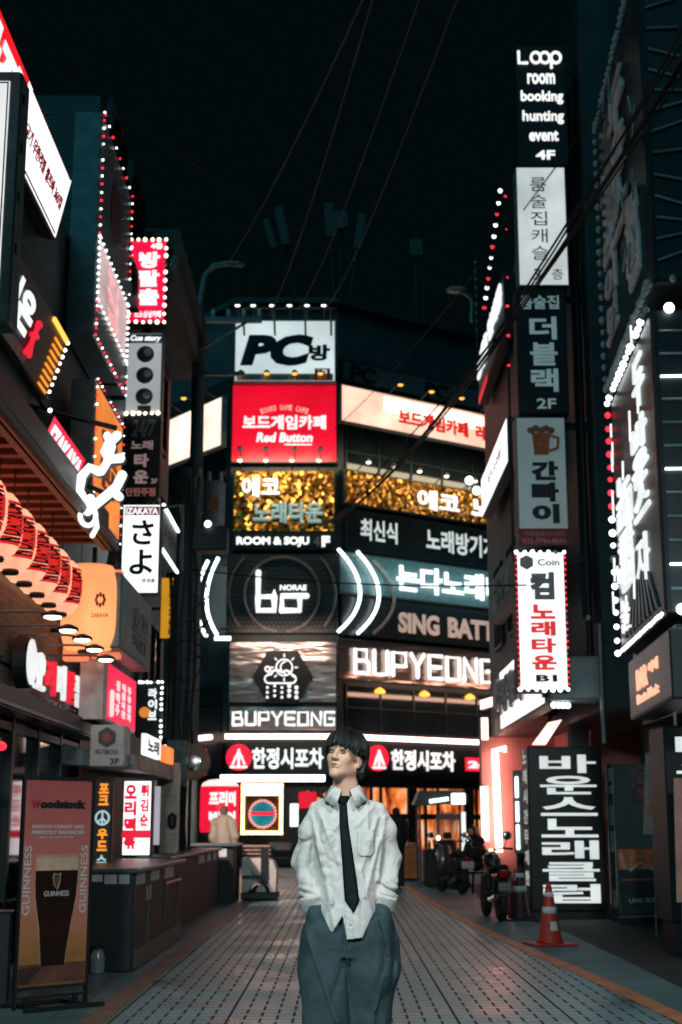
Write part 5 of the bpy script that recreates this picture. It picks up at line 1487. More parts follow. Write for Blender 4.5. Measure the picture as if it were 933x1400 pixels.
bulbs(s.root, along((0, -.05, h), (w, -.05, h), 18), BW, .04)
bulbs(s.root, along((.12, -.04, 0), (w, -.04, 0), 30), BW, .022)
Lp = along((0, -.05, 0), (0, -.05, h), 20)
bulbs(s.root, Lp[:11], BW, .042); bulbs(s.root, Lp[11:-1], BR, .04)
bulbs(s.root, [(w + .04, .18, h), (w + .04, .5, h), (w + .04, .8, h), (w + .04, .15, .05), (w + .04, .6, .05)], BW, .065)
WB = emit('letter_white_box', (.92, .97, .97), .85)
for t, x0, y0, x1, y1 in (('바운스', .54, .28, .86, .62), ('노래클럽', .12, .36, .48, .80)):
    s.vtext(t, x0, y0, x1, y1, WB, .03, .05, .04)
for t, x0, y0, x1, y1 in (('두', .62, .07, .84, .24), ('놀', .10, .82, .32, .94), ('자', .54, .68, .78, .84)): s.text(t, x0, y0, x1, y1, WB, .0, .04)
random.seed(21)
for i in range(18):
    x, z = random.uniform(.1, .95) * w, random.uniform(.08, .95) * h; l = random.uniform(.2, .5); a = random.choice((80, 95, 105, 70))
    MB().tube([(x, -.12, z), (x + l * math.cos(R(a)) * .4, -.12, z + l * .7)], .012, 6).build('neon_tube', WLM, s.root)
mb = MB()
for i in range(9): mb.prism([(w * (.15 + .09 * i), h * .04), (w * (.18 + .09 * i), h * .04), (w * .55 + .05, h * .34), (w * .55, h * .34)], -.03, -.008)
mb.build('ray', mat('ray_grey', (.05, .075, .08), .4), s.root)
far2_ = Vector((x_of(829, 17.6, 8), 17.6, 0)); near2_ = far2_ - fdir * 3.7
zb2_, zt2_ = at(830, 534, 17.6).z, at(806, 178, 17.6).z
s = bulbbox('bulb_sign', 'big unlit club sign box with dark bulbs and grey letters above the lit one', far2_, near2_, zb2_, zt2_, .9, TD, False)
w, h = s.w, s.h
bulbs(s.root, along((0, -.05, h), (w, -.05, h), 24) + along((0, -.05, 0), (w, -.05, 0), 26) + along((0, -.05, 0), (0, -.05, h), 24)[1:-1] + [(w + .04, .2 + .3 * i, .05) for i in range(3)], BDIM, .05)
UL = mat('letter_unlit_grey', (.62, .70, .70), .5)
for t, x0, y0, x1, y1 in (('두윤스', .34, .10, .70, .62), ('라이브', .10, .50, .38, .88), ('클럽', .62, .62, .88, .90)):
    s.vtext(t, x0, y0, x1, y1, UL, .03, .06, .04)
random.seed(8)
for i in range(16):
    x, z = random.uniform(.1, .95) * w, random.uniform(.08, .95) * h; a = random.uniform(20, 160)
    MB().tube([(x, -.08, z), (x + .35 * math.cos(R(a)), -.08, z + .35 * math.sin(R(a)))], .014, 5).build('neon_tube', TD, s.root)
mb = MB()
for i in range(22): mb.box(w * (.06 + .041 * i), w * (.06 + .041 * i) + .02, -.03, -.008, h * .06, h * .32)
mb.build('slat', mat('ray_grey', (.16, .2, .21), .4), s.root)
# BAR screen below
a = far - fdir * .55; b = far - fdir * 3.5
s = Sign.__new__(Sign); s.w = (b - a).length; s.rz = math.atan2(b.y - a.y, b.x - a.x); s.y = -.008
z1 = at(860, 904, 16.7).z; z0 = at(866, 985, 16.7).z; s.h = z1 - z0
s.root = thing('sign', 'grey bar sign with small orange lettering below the lit club box', 'sign', (a.x, a.y, z0), s.rz)
MB().bbox(0, s.w, 0, .3, 0, s.h, .015).build('cabinet', CAB, s.root)
MB().box(.03, s.w - .03, -.006, -.002, .03, s.h - .03).build('face', mat('bar_face', (.15, .165, .16), .4, 0, .25, 1), s.root)
BO = emit('letter_bar', (1, .42, .27), 1.3)
s.text('BAR', .24, .26, .52, .60, BO, .05, .02); s.text('어때', .55, .28, .76, .46, BO, .04, .02, 'second_lettering'); s.text('Darts Music', .24, .66, .76, .82, BO, .03, .02, 'small_lettering')
MB().box(.2, s.w - .2, .1, .22, s.h, s.h + .06).build('bracket', CAB, s.root)
# ------------------------------------------------------------------ the young man in the street
def skin_mat():
    m, nt, b = _new('skin')
    tc = N(nt, 'ShaderNodeTexCoord'); n1 = N(nt, 'ShaderNodeTexNoise'); n1.inputs['Scale'].default_value = 14; n1.inputs['Detail'].default_value = 4
    nt.links.new(tc.outputs['Object'], n1.inputs['Vector'])
    c = mixc(nt, n1.outputs['Fac'], (.72, .36, .24), (.82, .45, .32)); nt.links.new(c, b.inputs['Base Color'])
    b.inputs['Roughness'].default_value = .5
    b.inputs['Subsurface Weight'].default_value = .15; b.inputs['Subsurface Radius'].default_value = (.02, .008, .004); b.inputs['Subsurface Scale'].default_value = .5
    return m
SKIN = skin_mat()
HAIR = mat('hair_black', (.010, .008, .008), .5, 0, .4, 30, .25, 160)
def cloth(name, col, var=.12, bump=.25, bscale=18, fine=420, rough=.8):
    m, nt, b = _new(name)
    tc = N(nt, 'ShaderNodeTexCoord')
    n1 = N(nt, 'ShaderNodeTexNoise'); n1.inputs['Scale'].default_value = 5; n1.inputs['Detail'].default_value = 6; nt.links.new(tc.outputs['Object'], n1.inputs['Vector'])
    vm = N(nt, 'ShaderNodeVectorMath', operation='SCALE'); vm.inputs[0].default_value = col; nt.links.new(M2(nt, 'MULTIPLY_ADD', n1.outputs['Fac'], 2 * var, 1 - var), vm.inputs['Scale']); nt.links.new(vm.outputs[0], b.inputs['Base Color'])
    b.inputs['Roughness'].default_value = rough; b.inputs['Specular IOR Level'].default_value = .2
    n2 = N(nt, 'ShaderNodeTexNoise'); n2.inputs['Scale'].default_value = bscale; n2.inputs['Detail'].default_value = 3; n2.inputs['Distortion'].default_value = .8; nt.links.new(tc.outputs['Object'], n2.inputs['Vector'])
    n3 = N(nt, 'ShaderNodeTexNoise'); n3.inputs['Scale'].default_value = fine; nt.links.new(tc.outputs['Object'], n3.inputs['Vector'])
    bp = N(nt, 'ShaderNodeBump'); bp.inputs['Strength'].default_value = bump; bp.inputs['Distance'].default_value = .022
    nt.links.new(M2(nt, 'ADD', n2.outputs['Fac'], M2(nt, 'MULTIPLY', n3.outputs['Fac'], .12)), bp.inputs['Height']); nt.links.new(bp.outputs[0], b.inputs['Normal'])
    return m
SHIRT = cloth('shirt_cotton', (.70, .60, .56), .05, .8, 11)
DENIM = cloth('denim', (.040, .060, .066), .75, .3, 20, 500)
TIE = cloth('tie_black', (.006, .008, .010), .1, .1, 30, 700, .8)

man = thing('person', 'young man in loose white shirt, black tie and wide jeans, hands in pockets', 'person', (.02, 6.8, 0))
HC = np.array((-.004, -.005, 1.675)); HS = 1.0
HM = np.array((Matrix.Rotation(R(-25), 3, 'Z') @ Matrix.Rotation(R(-17), 3, 'X') @ Matrix.Rotation(R(4), 3, 'Y')))
HL = lambda p: HC + HM @ (np.array(p, float) * HS)
def head(Fd, HL, HM):
    e = lambda c, r, k=.012, cut=False: Fd.egg(HL(c), r, k, HM, cut)
    bn = lambda p, q, a, b=None, k=.01: Fd.bone(HL(p), HL(q), a, b, k)
    e((0, .014, .035), (.074, .092, .084))
    e((0, -.022, -.028), (.058, .066, .078), .02)
    bn((.046, .012, -.05), (.009, -.066, -.096), .018, .017, .02); bn((-.046, .012, -.05), (-.009, -.066, -.096), .018, .017, .02)
    bn((-.005, -.070, -.099), (.005, -.070, -.099), .016, .016, .012)
    for s in (-1, 1):
        e((s * .038, -.056, -.018), (.020, .018, .020), .02)
        bn((s * .008, -.084, .024), (s * .040, -.072, .022), .011, .009, .014)
    for s in (-1, 1): e((s * .031, -.094, .002), (.018, .013, .011), .012, True)
    bn((0, -.084, .014), (0, -.104, -.028), .0075, .0105, .010)
    e((0, -.106, -.031), (.0115, .010, .009), .008)
    for s in (-1, 1): e((s * .012, -.096, -.034), (.0085, .011, .008), .006)
    bn((-.019, -.080, -.060), (0, -.091, -.056), .005, .0065, .006); bn((.019, -.080, -.060), (0, -.091, -.056), .005, .0065, .006)
    bn((-.016, -.081, -.069), (.016, -.081, -.069), .007, .007, .006); e((0, -.088, -.068), (.012, .007, .006), .006)
    e((0, -.0985, -.0625), (.020, .009, .0016), .003, True)
    for s in (-1, 1):
        e((s * .076, .014, -.008), (.009, .020, .031), .006); e((s * .083, .012, -.004), (.006, .011, .019), .005, True)
        e((s * .073, .008, -.034), (.008, .010, .010), .006)
B = Field((-.34, -.24, 0), (.34, .26, 1.82), .005)
head(B, HL, HM)
# neck, trunk, arms down to the pockets, legs in stride
B.chain([HL((0, .022, -.05)), (.002, .02, 1.53), (.005, .03, 1.44)], [.052, .055, .075], .03)
B.bone((-.01, -.028, 1.565), (0, -.018, 1.50), .02, .02, .025)
B.stack([(.86, .01, .02, .13, .09), (1.0, .01, .02, .135, .09), (1.15, .01, .02, .125, .085), (1.32, .012, .025, .135, .08), (1.40, .012, .03, .12, .06), (1.44, .01, .03, .09, .05)], .03)
AL = [(-.118, .025, 1.405), (-.180, .06, 1.18), (-.140, -.022, 1.00)]
AR = [(.140, .025, 1.405), (.200, .067, 1.20), (.162, -.020, 1.00)]
for A, s in ((AL, -1), (AR, 1)):
    B.chain(A, [.034, .034, .027], .01)
    h = np.array(A[2]); B.chain([h, h + (s * -.006, -.008, -.06), h + (s * -.01, -.005, -.10)], [.028, .034, .028], .01)
    for i in range(4): # fingers down inside the pocket
        q = h + np.array((s * (-.028 + .019 * i), -.005, -.10)); B.chain([q, q + (0, -.012, -.035), q + (0, -.004, -.065 + .006 * abs(i - 1.5))], [.0085, .008, .0065], .004)
    B.chain([h + (s * -.022, -.014, -.03), h + (s * -.036, -.016, -.06), h + (s * -.034, -.016, -.085)], [.011, .0095, .008], .005)
LEGL = [(-.085, .0, .90), (-.085, -.03, .50), (-.075, -.02, .09)]
LEGR = [(.10, .0, .90), (.105, .02, .50), (.09, .17, .12)]
for L in (LEGL, LEGR): B.chain(L, [.075, .052, .038], .02)
for L in (LEGL, LEGR): B.chain([(L[2][0], L[2][1] + .03, L[2][2] - .04), (L[2][0], L[2][1] - .13, .04 if L is LEGL else .05)], [.04, .03], .02)
body = B.mesh('body', SKIN, man)
# eyes, brows, lips
LW = mat('eye_white', (.30, .27, .26), .3, 0, .05)
def part_at(mb, name, m, sm=True): return mb.build(name, m, man, smooth=sm)
for s in (-1, 1):
    c = HL((s * .031, -.0795, .002)); e = part_at(MB().ball(c, (.0125, .0118, .0056), 12, 8), 'eye', LW)
    MB().ball(HL((s * .031 - .002, -.0885, .0032)), (.0064, .0044, .0050), 10, 6).build('iris', INK, e, smooth=True)
    part_at(MB().tube([HL((s * .031 + a, -.0905 + .12 * abs(a) + .1 * a * s, .0078 - 16 * a * a)) for a in (-.0155, -.009, 0, .009, .0155)], [.0014, .0026, .0028, .0024, .0012], 5), 'lash', HAIR)
    part_at(MB().tube([HL((s * .033 + a, -.0925 + .6 * (a * s + .004) ** 1 * .5 + .012 * (a * s > 0), .0285 - 8 * a * a)) for a in (-.018, -.008, .004, .016)], [.002, .003, .003, .0012], 5), 'brow', HAIR)
LIP = mat('lip', (.42, .17, .15), .4, 0, .1, 40)
part_at(MB().tube([HL(p) for p in ((-.020, -.0835, -.0625), (-.008, -.0945, -.0588), (0, -.0965, -.0602), (.008, -.0945, -.0588), (.020, -.0835, -.0625))], [.001, .0036, .0034, .0036, .001], 6).tube([HL(p) for p in ((-.018, -.084, -.0645), (0, -.0955, -.0680), (.018, -.084, -.0645))], [.001, .0048, .001], 6), 'lips', LIP)
# hair: thick bowl with a fringe
Hf = Field((-.135, -.15, -.13), (.135, .16, .17), .0035)
X, Y, Z = np.meshgrid(*Hf.ax, indexing='ij')
q = np.sqrt((X / .100) ** 2 + ((Y - .014) / .118) ** 2 + ((Z - .036) / .106) ** 2)
d = (q - 1) * .100
low = np.sqrt((X / .091) ** 2 + ((Y - .03) / .088) ** 2); d2 = np.maximum((low - 1) * .088, np.maximum(-.085 - Z, Z - .05)); h = np.clip(.5 + .5 * (d - d2) / .02, 0, 1); d = d + (d2 - d) * h - .02 * h * (1 - h)
ang = np.arctan2(X, -(Y - .01)); elev = Z
st = vnoise(ang * 9 + 40 + Z * 6, Z * 0 + 3, Z * 9 + 20, 4) * .016 + vnoise(ang * 24 + 60 + Z * 9, Z * 0 + 7, Z * 14 + 40, 5) * .009
d = d + st
zf = .025 + .020 * vnoise(ang * 7 + 30, ang * 0 + 1, ang * 0 + 2, 9) + .012 * vnoise(ang * 20 + 30, ang * 0 + 1, ang * 0 + 2, 10) - .10 * np.clip(np.abs(X) - .045, 0, .06)
open_f = np.maximum(Y + .012 - .30 * np.clip(Z, -.1, .05), Z - zf)
d = np.maximum(d, -open_f)
ear = np.sqrt(((np.abs(X) - .085) / .03) ** 2 + ((Y - .008) / .026) ** 2 + ((Z + .012) / .036) ** 2); d = np.maximum(d, -(ear - 1) * .026)
front_side = np.maximum(np.maximum(Y - .030, Z + .02), -1); d = np.maximum(d, -front_side)
d = np.maximum(d, -.072 + .35 * np.clip(.07 - Y, 0, .2) - Z)
Hf.f[:] = d
hair = Hf.mesh('hair', HAIR, man)
M4 = Matrix(HM.tolist()).to_4x4(); M4.translation = Vector(HC.tolist())
hair.matrix_local = M4
# loose strands over the moulded mass, so the fringe and outline stay uneven
rs_ = random.Random(5); sm_ = MB()
for i in range(420):
    a = rs_.uniform(-math.pi, math.pi); aa = abs(a)
    zend = .022 + rs_.uniform(-.008, .016) if aa < .75 else (-.004 + rs_.uniform(-.014, .02) if aa < 1.15 else (.024 + rs_.uniform(-.01, .02) if aa < 1.95 else -.045 + rs_.uniform(-.02, .02)))
    th1 = math.acos(max(-.99, min(.99, (zend - .036) / .106))); th0 = rs_.uniform(.1, th1 * .55); sw = rs_.uniform(-.16, .16); k_ = rs_.uniform(.985, 1.045)
    pts = []
    for j in range(8):
        t = j / 7; th = th0 + (th1 - th0) * t; az = a + sw * t * t; sn = math.sin(min(th, 1.62))
        lift = k_ * (1 + .02 * math.sin(t * 3.1 + i))
        pts.append((.100 * lift * sn * math.sin(az), .014 - .118 * lift * sn * math.cos(az), .036 + .106 * lift * math.cos(th)))
    r_ = rs_.uniform(.0011, .0026)
    sm_.tube(pts, [r_ * .8, r_, r_, r_, r_, r_ * .9, r_ * .6, r_ * .2], 4)
sm_.build('strands', HAIR, hair, smooth=True)
# shirt
S = Field((-.33, -.26, .84), (.34, .28, 1.56), .0042)
S.stack([(.84, .012, .004, .150, .150), (1.0, .012, .006, .150, .140), (1.15, .014, .01, .158, .122), (1.30, .014, .01, .162, .115), (1.40, .014, .018, .158, .104), (1.448, .012, .025, .145, .085), (1.478, .010, .025, .105, .072), (1.505, .006, .025, .078, .064), (1.535, .003, .022, .064, .058)], .03, 2.3)
S.chain([(-.118, .02, 1.428), (-.158, .035, 1.34), (-.182, .06, 1.19), (-.163, .0, 1.09), (-.147, -.035, 1.04)], [.052, .056, .058, .054, .050], .022)
S.chain([(.142, .02, 1.426), (.186, .035, 1.34), (.202, .065, 1.21), (.194, .01, 1.10), (.180, -.03, 1.04)], [.052, .055, .056, .052, .047], .022)
X, Y, Z = np.meshgrid(*S.ax, indexing='ij')
wx = vnoise(X / .12 + 9, Y / .12 + 9, Z / .14 + 9, 1) * 1.6
rid = lambda n: np.clip(1 - np.abs(n) * 5, 0, 1)
sl = np.clip((np.abs(X - .014) - .135) / .03, 0, 1)
tors = vnoise(X / .050 + wx + 30 + Z * 1.5 * np.sign(X), Y / .10 + 3, Z / .22 + wx * .5 + 5, 2)
tor2 = vnoise(X / .085 + wx + 10 + Z * 5 * np.sign(X - .014), Y / .12 + 3, Z / .11 + wx + 5, 6)
slv = vnoise(X / .10 + wx + 10, Y / .09 + 5, (Z + .5 * np.abs(X)) / .045 + wx + 3, 3)
slv2 = vnoise(X / .045 + wx + 10, Y / .07 + 5, Z / .20 + 3, 8)
bil = lambda n: np.abs(n) * 2 - .35
f = (1 - sl) * (tors * .010 + .8 * (-.014 * bil(tors) - .012 * bil(tor2))) + sl * (-.015 * bil(slv) * np.clip((1.44 - Z) / .15, .25, 1) - .010 * bil(slv2) + slv * .006)
f += sl * .006 * np.sin((Z + .25 * X) * 2 * math.pi / .036) * np.clip(1 - np.abs(Z - 1.065) / .05, 0, 1)
# long pulls from the shoulders to the front
for (x0, z0, x1, z1, a) in ((-.12, 1.42, -.03, 1.20, .009), (.15, 1.40, .07, 1.16, .010), (.16, 1.30, .09, 1.05, .010), (-.13, 1.28, -.06, 1.02, .009), (.10, 1.46, .11, 1.22, .008), (-.09, 1.10, -.05, .92, .009), (.08, 1.14, .12, .96, .010), (-.155, 1.40, -.10, 1.15, .010), (.185, 1.40, .15, 1.12, .010), (-.02, 1.38, -.10, 1.30, .007), (.05, 1.36, .13, 1.45, .007)):
    t = np.clip(((X - x0) * (x1 - x0) + (Z - z0) * (z1 - z0)) / ((x1 - x0) ** 2 + (z1 - z0) ** 2), 0, 1)
    D = np.hypot(X - x0 - t * (x1 - x0), Z - z0 - t * (z1 - z0)); f -= a * np.exp(-(D / .011) ** 2) * (Y < .03)
S.f += f
S_uncut = S.f.copy()
# sleeves end at the cuffs; the front tails hang in two points
hx = [-.33, -.128, -.118, -.069, -.058, -.012, -.0119, .006, .077, .115, .135, .33]
hz = [.985, .985, 1.0, .897, .892, .967, .962, .862, .870, .95, .985, .985]
hem = np.interp(X, hx, hz); hem = np.where((Y > .04) & (np.abs(X - .012) < .135), .90, hem)
outer = np.abs(X - .012) > .128; hem = np.where(outer, 1.035, hem)
S.f = np.maximum(S.f, (hem - Z) * .9).astype(np.float32)
# open neck
nk = np.sqrt(((X - .002) / .052) ** 2 + ((Y - .012) / .052) ** 2 + ((Z - 1.55) / .07) ** 2); S.f = np.maximum(S.f, -(nk - 1) * .05).astype(np.float32)
shirt = S.mesh('shirt', SHIRT, man)
def front_y(x, z):
    i = int(round((x - S.lo[0]) / S.vs)); k = int(round((z - S.lo[2]) / S.vs)); k = min(max(k, 0), S.n[2] - 1); i = min(max(i, 0), S.n[0] - 1)
    col = S_uncut[i, :, k]; j = np.argmax(col < 0)
    return S.lo[1] + j * S.vs - .5 * S.vs if (col < 0).any() else -.1
for A, c, w in ((AL, (-.146, -.036, 1.0), .050), (AR, (.178, -.032, 1.0), .046)):
    ring = lambda z, r: [(c[0] + (z - 1.0) * (-.25 if c[0] < 0 else .3) + r * math.cos(a), c[1] - (z - 1.0) * .5 + r * .92 * math.sin(a), z + .010 * math.cos(a) * (1 if c[0] < 0 else -1)) for a in [2 * math.pi * i / 28 for i in range(28)]]
    MB().loft([ring(.978, w * .80), ring(.979, w * .97), ring(.99, w * 1.02), ring(1.035, w * 1.04), ring(1.048, w * 1.0), ring(1.05, w * .7)]).build('cuff', SHIRT, man, smooth=True)
# collar: a band round the neck folding down into two points
col = MB(); rows = []
for i in range(41):
    a = -math.pi / 2 + .30 + (2 * math.pi - .60) * i / 40       # from the front gap round the back
    fr_ = abs(i - 20) / 20                                       # 1 at the front tips
    c, s_ = math.cos(a), math.sin(a)
    zt = 1.560 - .030 * fr_ ** 2; r0 = .056
    drop = .040 + .045 * max(0, fr_ - .55) / .45
    r1 = .072 + .030 * fr_ ** 3 + (.018 if abs(c) > .7 else 0)
    base = (.002, .014)
    P_in = (base[0] + r0 * c, base[1] + r0 * s_, zt - .032); P_top = (base[0] + (r0 + .003) * c, base[1] + (r0 + .003) * s_, zt)
    P_mid = (base[0] + (r0 + .012) * c, base[1] + (r0 + .012) * s_, zt - .004)
    sp_ = 1 + .55 * max(0, fr_ - .6) / .4
    P_out = (base[0] + r1 * c * sp_, base[1] + r1 * s_ * 1.12, zt - drop); P_und = (base[0] + (r1 - .007) * c * sp_, base[1] + (r1 - .008) * s_ * 1.12, zt - drop + .002)
    rows.append([P_in, P_top, P_mid, P_out, P_und])
col.loft(rows, False, False); collar = col.build('collar', SHIRT, man, smooth=True)
sm = collar.modifiers.new('thick', 'SOLIDIFY'); sm.thickness = .003
# tie
def tie_rows():
    zs = np.linspace(1.462, .985, 40); rows = []; yprev = None
    for z in zs:
        t = (1.462 - z) / (1.462 - .985)
        x = np.interp(t, [0, .2, 1], [-.010, -.006, .036]); w = np.interp(t, [0, .1, .9, 1.0], [.017, .019, .034, .006])
        y = min(front_y(x, z), front_y(x - .02, z), front_y(x + .02, z)) - .006
        if yprev is not None: y = .55 * y + .45 * yprev if y > yprev else y
        yprev = y
        rows.append([(x - w, y + .003, z), (x - w * .5, y - .002, z), (x, y - .003, z), (x + w * .5, y - .002, z), (x + w, y + .003, z), (x, y + .006, z)])
    return rows
rows = tie_rows()
tie = MB().loft(rows).build('tie', TIE, man, smooth=True)
x, y0 = -.011, rows[0][2][1]
kn = MB().loft([[(x + sx * w_, y0 + .012 - .020 * (1 - abs(sx)) - .002, z) for sx in (-1, -.5, 0, .5, 1)] + [(x, y0 + .03, z)] for z, w_ in ((1.500, .027), (1.492, .031), (1.470, .022), (1.455, .018))])
kn.build('knot', TIE, tie, smooth=True)
# placket, pocket, buttons
mb = MB(); rr = []
for z in np.linspace(1.0, .866, 12):
    xx = .012 + (1.0 - z) * .05; y = min(front_y(xx, z), front_y(xx + .02, z)) - .004
    rr.append([(xx - .012, y, z), (xx + .018, y, z), (xx + .018, y + .004, z), (xx - .012, y + .004, z)])
MB().loft(rr).build('placket', SHIRT, shirt)
mb = MB()
for z in (.93,): mb.lathe((.022, min(front_y(.022, z), -.05) - .007, z), [(.0055, -.002), (.0055, .002)], 10, 'y')
mb.build('button', mat('button', (.45, .42, .40), .3), shirt)
rr = []
for z in np.linspace(1.345, 1.225, 14):
    a = 0 if z > 1.245 else (1.245 - z) * .8
    xs = np.linspace(.055 + a, .135 - a, 9); rr.append([(x_, front_y(x_, z) - .0035, z) for x_ in xs])
po = MB().loft(rr, False, False).build('pocket', SHIRT, shirt, smooth=True); sm = po.modifiers.new('thick', 'SOLIDIFY'); sm.thickness = .003; sm.offset = 0
# jeans
J = Field((-.32, -.30, .06), (.34, .42, 1.02), .0075)
J.stack([(.78, .022, .01, .205, .125), (.86, .020, .01, .198, .128), (.93, .016, .01, .180, .122), (1.03, .014, .01, .165, .112)], .03, 2.3)
for s in (-1, 1): J.egg((.014 + s * .160, -.055, .935), (.042, .045, .085), .03)
J.chain([(-.088, .0, .88), (-.088, -.005, .72), (-.072, -.02, .50), (-.078, -.02, .25), (-.075, -.01, .10)], [.116, .124, .126, .12, .112], .02)
J.chain([(.118, .0, .88), (.118, .0, .72), (.096, .01, .52), (.095, .10, .30), (.09, .17, .15)], [.116, .132, .112, .098, .09], .02)
X, Y, Z = np.meshgrid(*J.ax, indexing='ij')
wx = vnoise(X / .15 + 9, Y / .15 + 9, Z / .2 + 9, 11) * 1.5
jf = -.022 * bil(vnoise(X / .06 + wx + 9, Y / .09 + 3, Z / .40 + wx * .5 + 7, 12)) + vnoise(X / .12 + 9, Y / .12 + 3, Z / .05 + wx + 7, 13) * .008 * np.clip((Z - .75) / .1, .3, 1)
gap = np.exp(-((X - .006 - (.768 - Z) * .06) / .008) ** 2) * np.clip((.775 - Z) / .03, 0, 1) * .012
# the diagonal crease of the trailing leg, the pressed edge of the leading one
for (x0, z0, x1, z1, a, w) in ((.165, .70, .12, .50, .012, .012), (-.165, .86, -.03, .50, .010, .011), (.02, .95, .0, .78, .006, .008), (.16, .95, .19, .80, .008, .01)):
    t = np.clip(((X - x0) * (x1 - x0) + (Z - z0) * (z1 - z0)) / ((x1 - x0) ** 2 + (z1 - z0) ** 2), 0, 1)
    D = np.hypot(X - x0 - t * (x1 - x0), Z - z0 - t * (z1 - z0)); jf -= a * np.exp(-(D / w) ** 2) * (Y < .03)
J.f += (jf + gap).astype(np.float32)
J.f = np.maximum(J.f, np.maximum(Z - .992 - .030 * np.clip((np.abs(X - .014) - .10) / .03, 0, 1), .075 - Z)).astype(np.float32)
jeans = J.mesh('jeans', DENIM, man)
MB().loft([[(.016 + a_ * math.cos(t), .01 + b_ * math.sin(t), z) for t in [2 * math.pi * i / 32 for i in range(32)]] for a_, b_, z in ((.150, .110, .965), (.156, .115, .966), (.156, .114, .998), (.148, .108, .999))]).build('waistband', DENIM, jeans, smooth=True)
def jeans_y(x, z):
    i = int(round((x - J.lo[0]) / J.vs)); k = int(round((z - J.lo[2]) / J.vs)); c_ = J.f[i, :, k]
    return J.lo[1] + (np.argmax(c_ < 0) - .35) * J.vs
for path in ([(.145, .965), (.158, .93), (.185, .90)], [(-.125, .965), (-.138, .93), (-.165, .90)], [(.030, .95), (.030, .87), (.018, .825), (.006, .80)], [(-.165, .86), (-.10, .68), (-.05, .54), (-.03, .50)], [(.17, .72), (.150, .62), (.125, .53)]):
    pp = []
    for q0_, q1_ in zip(path[:-1], path[1:]):
        for t in np.linspace(0, 1, 7)[:-1]: x_ = q0_[0] + (q1_[0] - q0_[0]) * t; z_ = q0_[1] + (q1_[1] - q0_[1]) * t; pp.append((x_, jeans_y(x_, z_), z_))
    MB().tube(pp, .0028, 5).build('seam', mat('seam_pale', (.055, .08, .086), .8), jeans, smooth=True)
MB().ball((.008, -.128, .775), .006, 8, 5).build('rivet', chrome, jeans)
for x_, y_, z_, pitch in ((-.075, -.05, 0, 0), (.09, .13, .03, .35)):
    mb = MB(); rings = []
    for t, w_, h_ in ((-.14, .025, .03), (-.12, .042, .05), (-.05, .05, .065), (.04, .045, .095), (.09, .036, .10), (.105, .02, .09)):
        rings.append([(w_ * math.cos(a), t, .004 + max(0, h_ * (.5 + .5 * math.sin(a)))) for a in [2 * math.pi * i / 16 for i in range(16)]])
    mb.loft(rings); mb.tf(Matrix.Translation((x_, y_, z_)) @ Matrix.Rotation(-pitch, 4, 'X')); mb.build('shoe', black, man, smooth=True)
# bracelet on the wrist by the right pocket
mb = MB()
for i in range(14):
    a = 2 * math.pi * i / 14; mb.ball((.205 + .034 * math.cos(a), -.02 + .034 * math.sin(a), 1.035 + .012 * math.cos(a)), .0065, 6, 4)
mb.build('bracelet', mat('bead', (.3, .27, .24), .3), man)

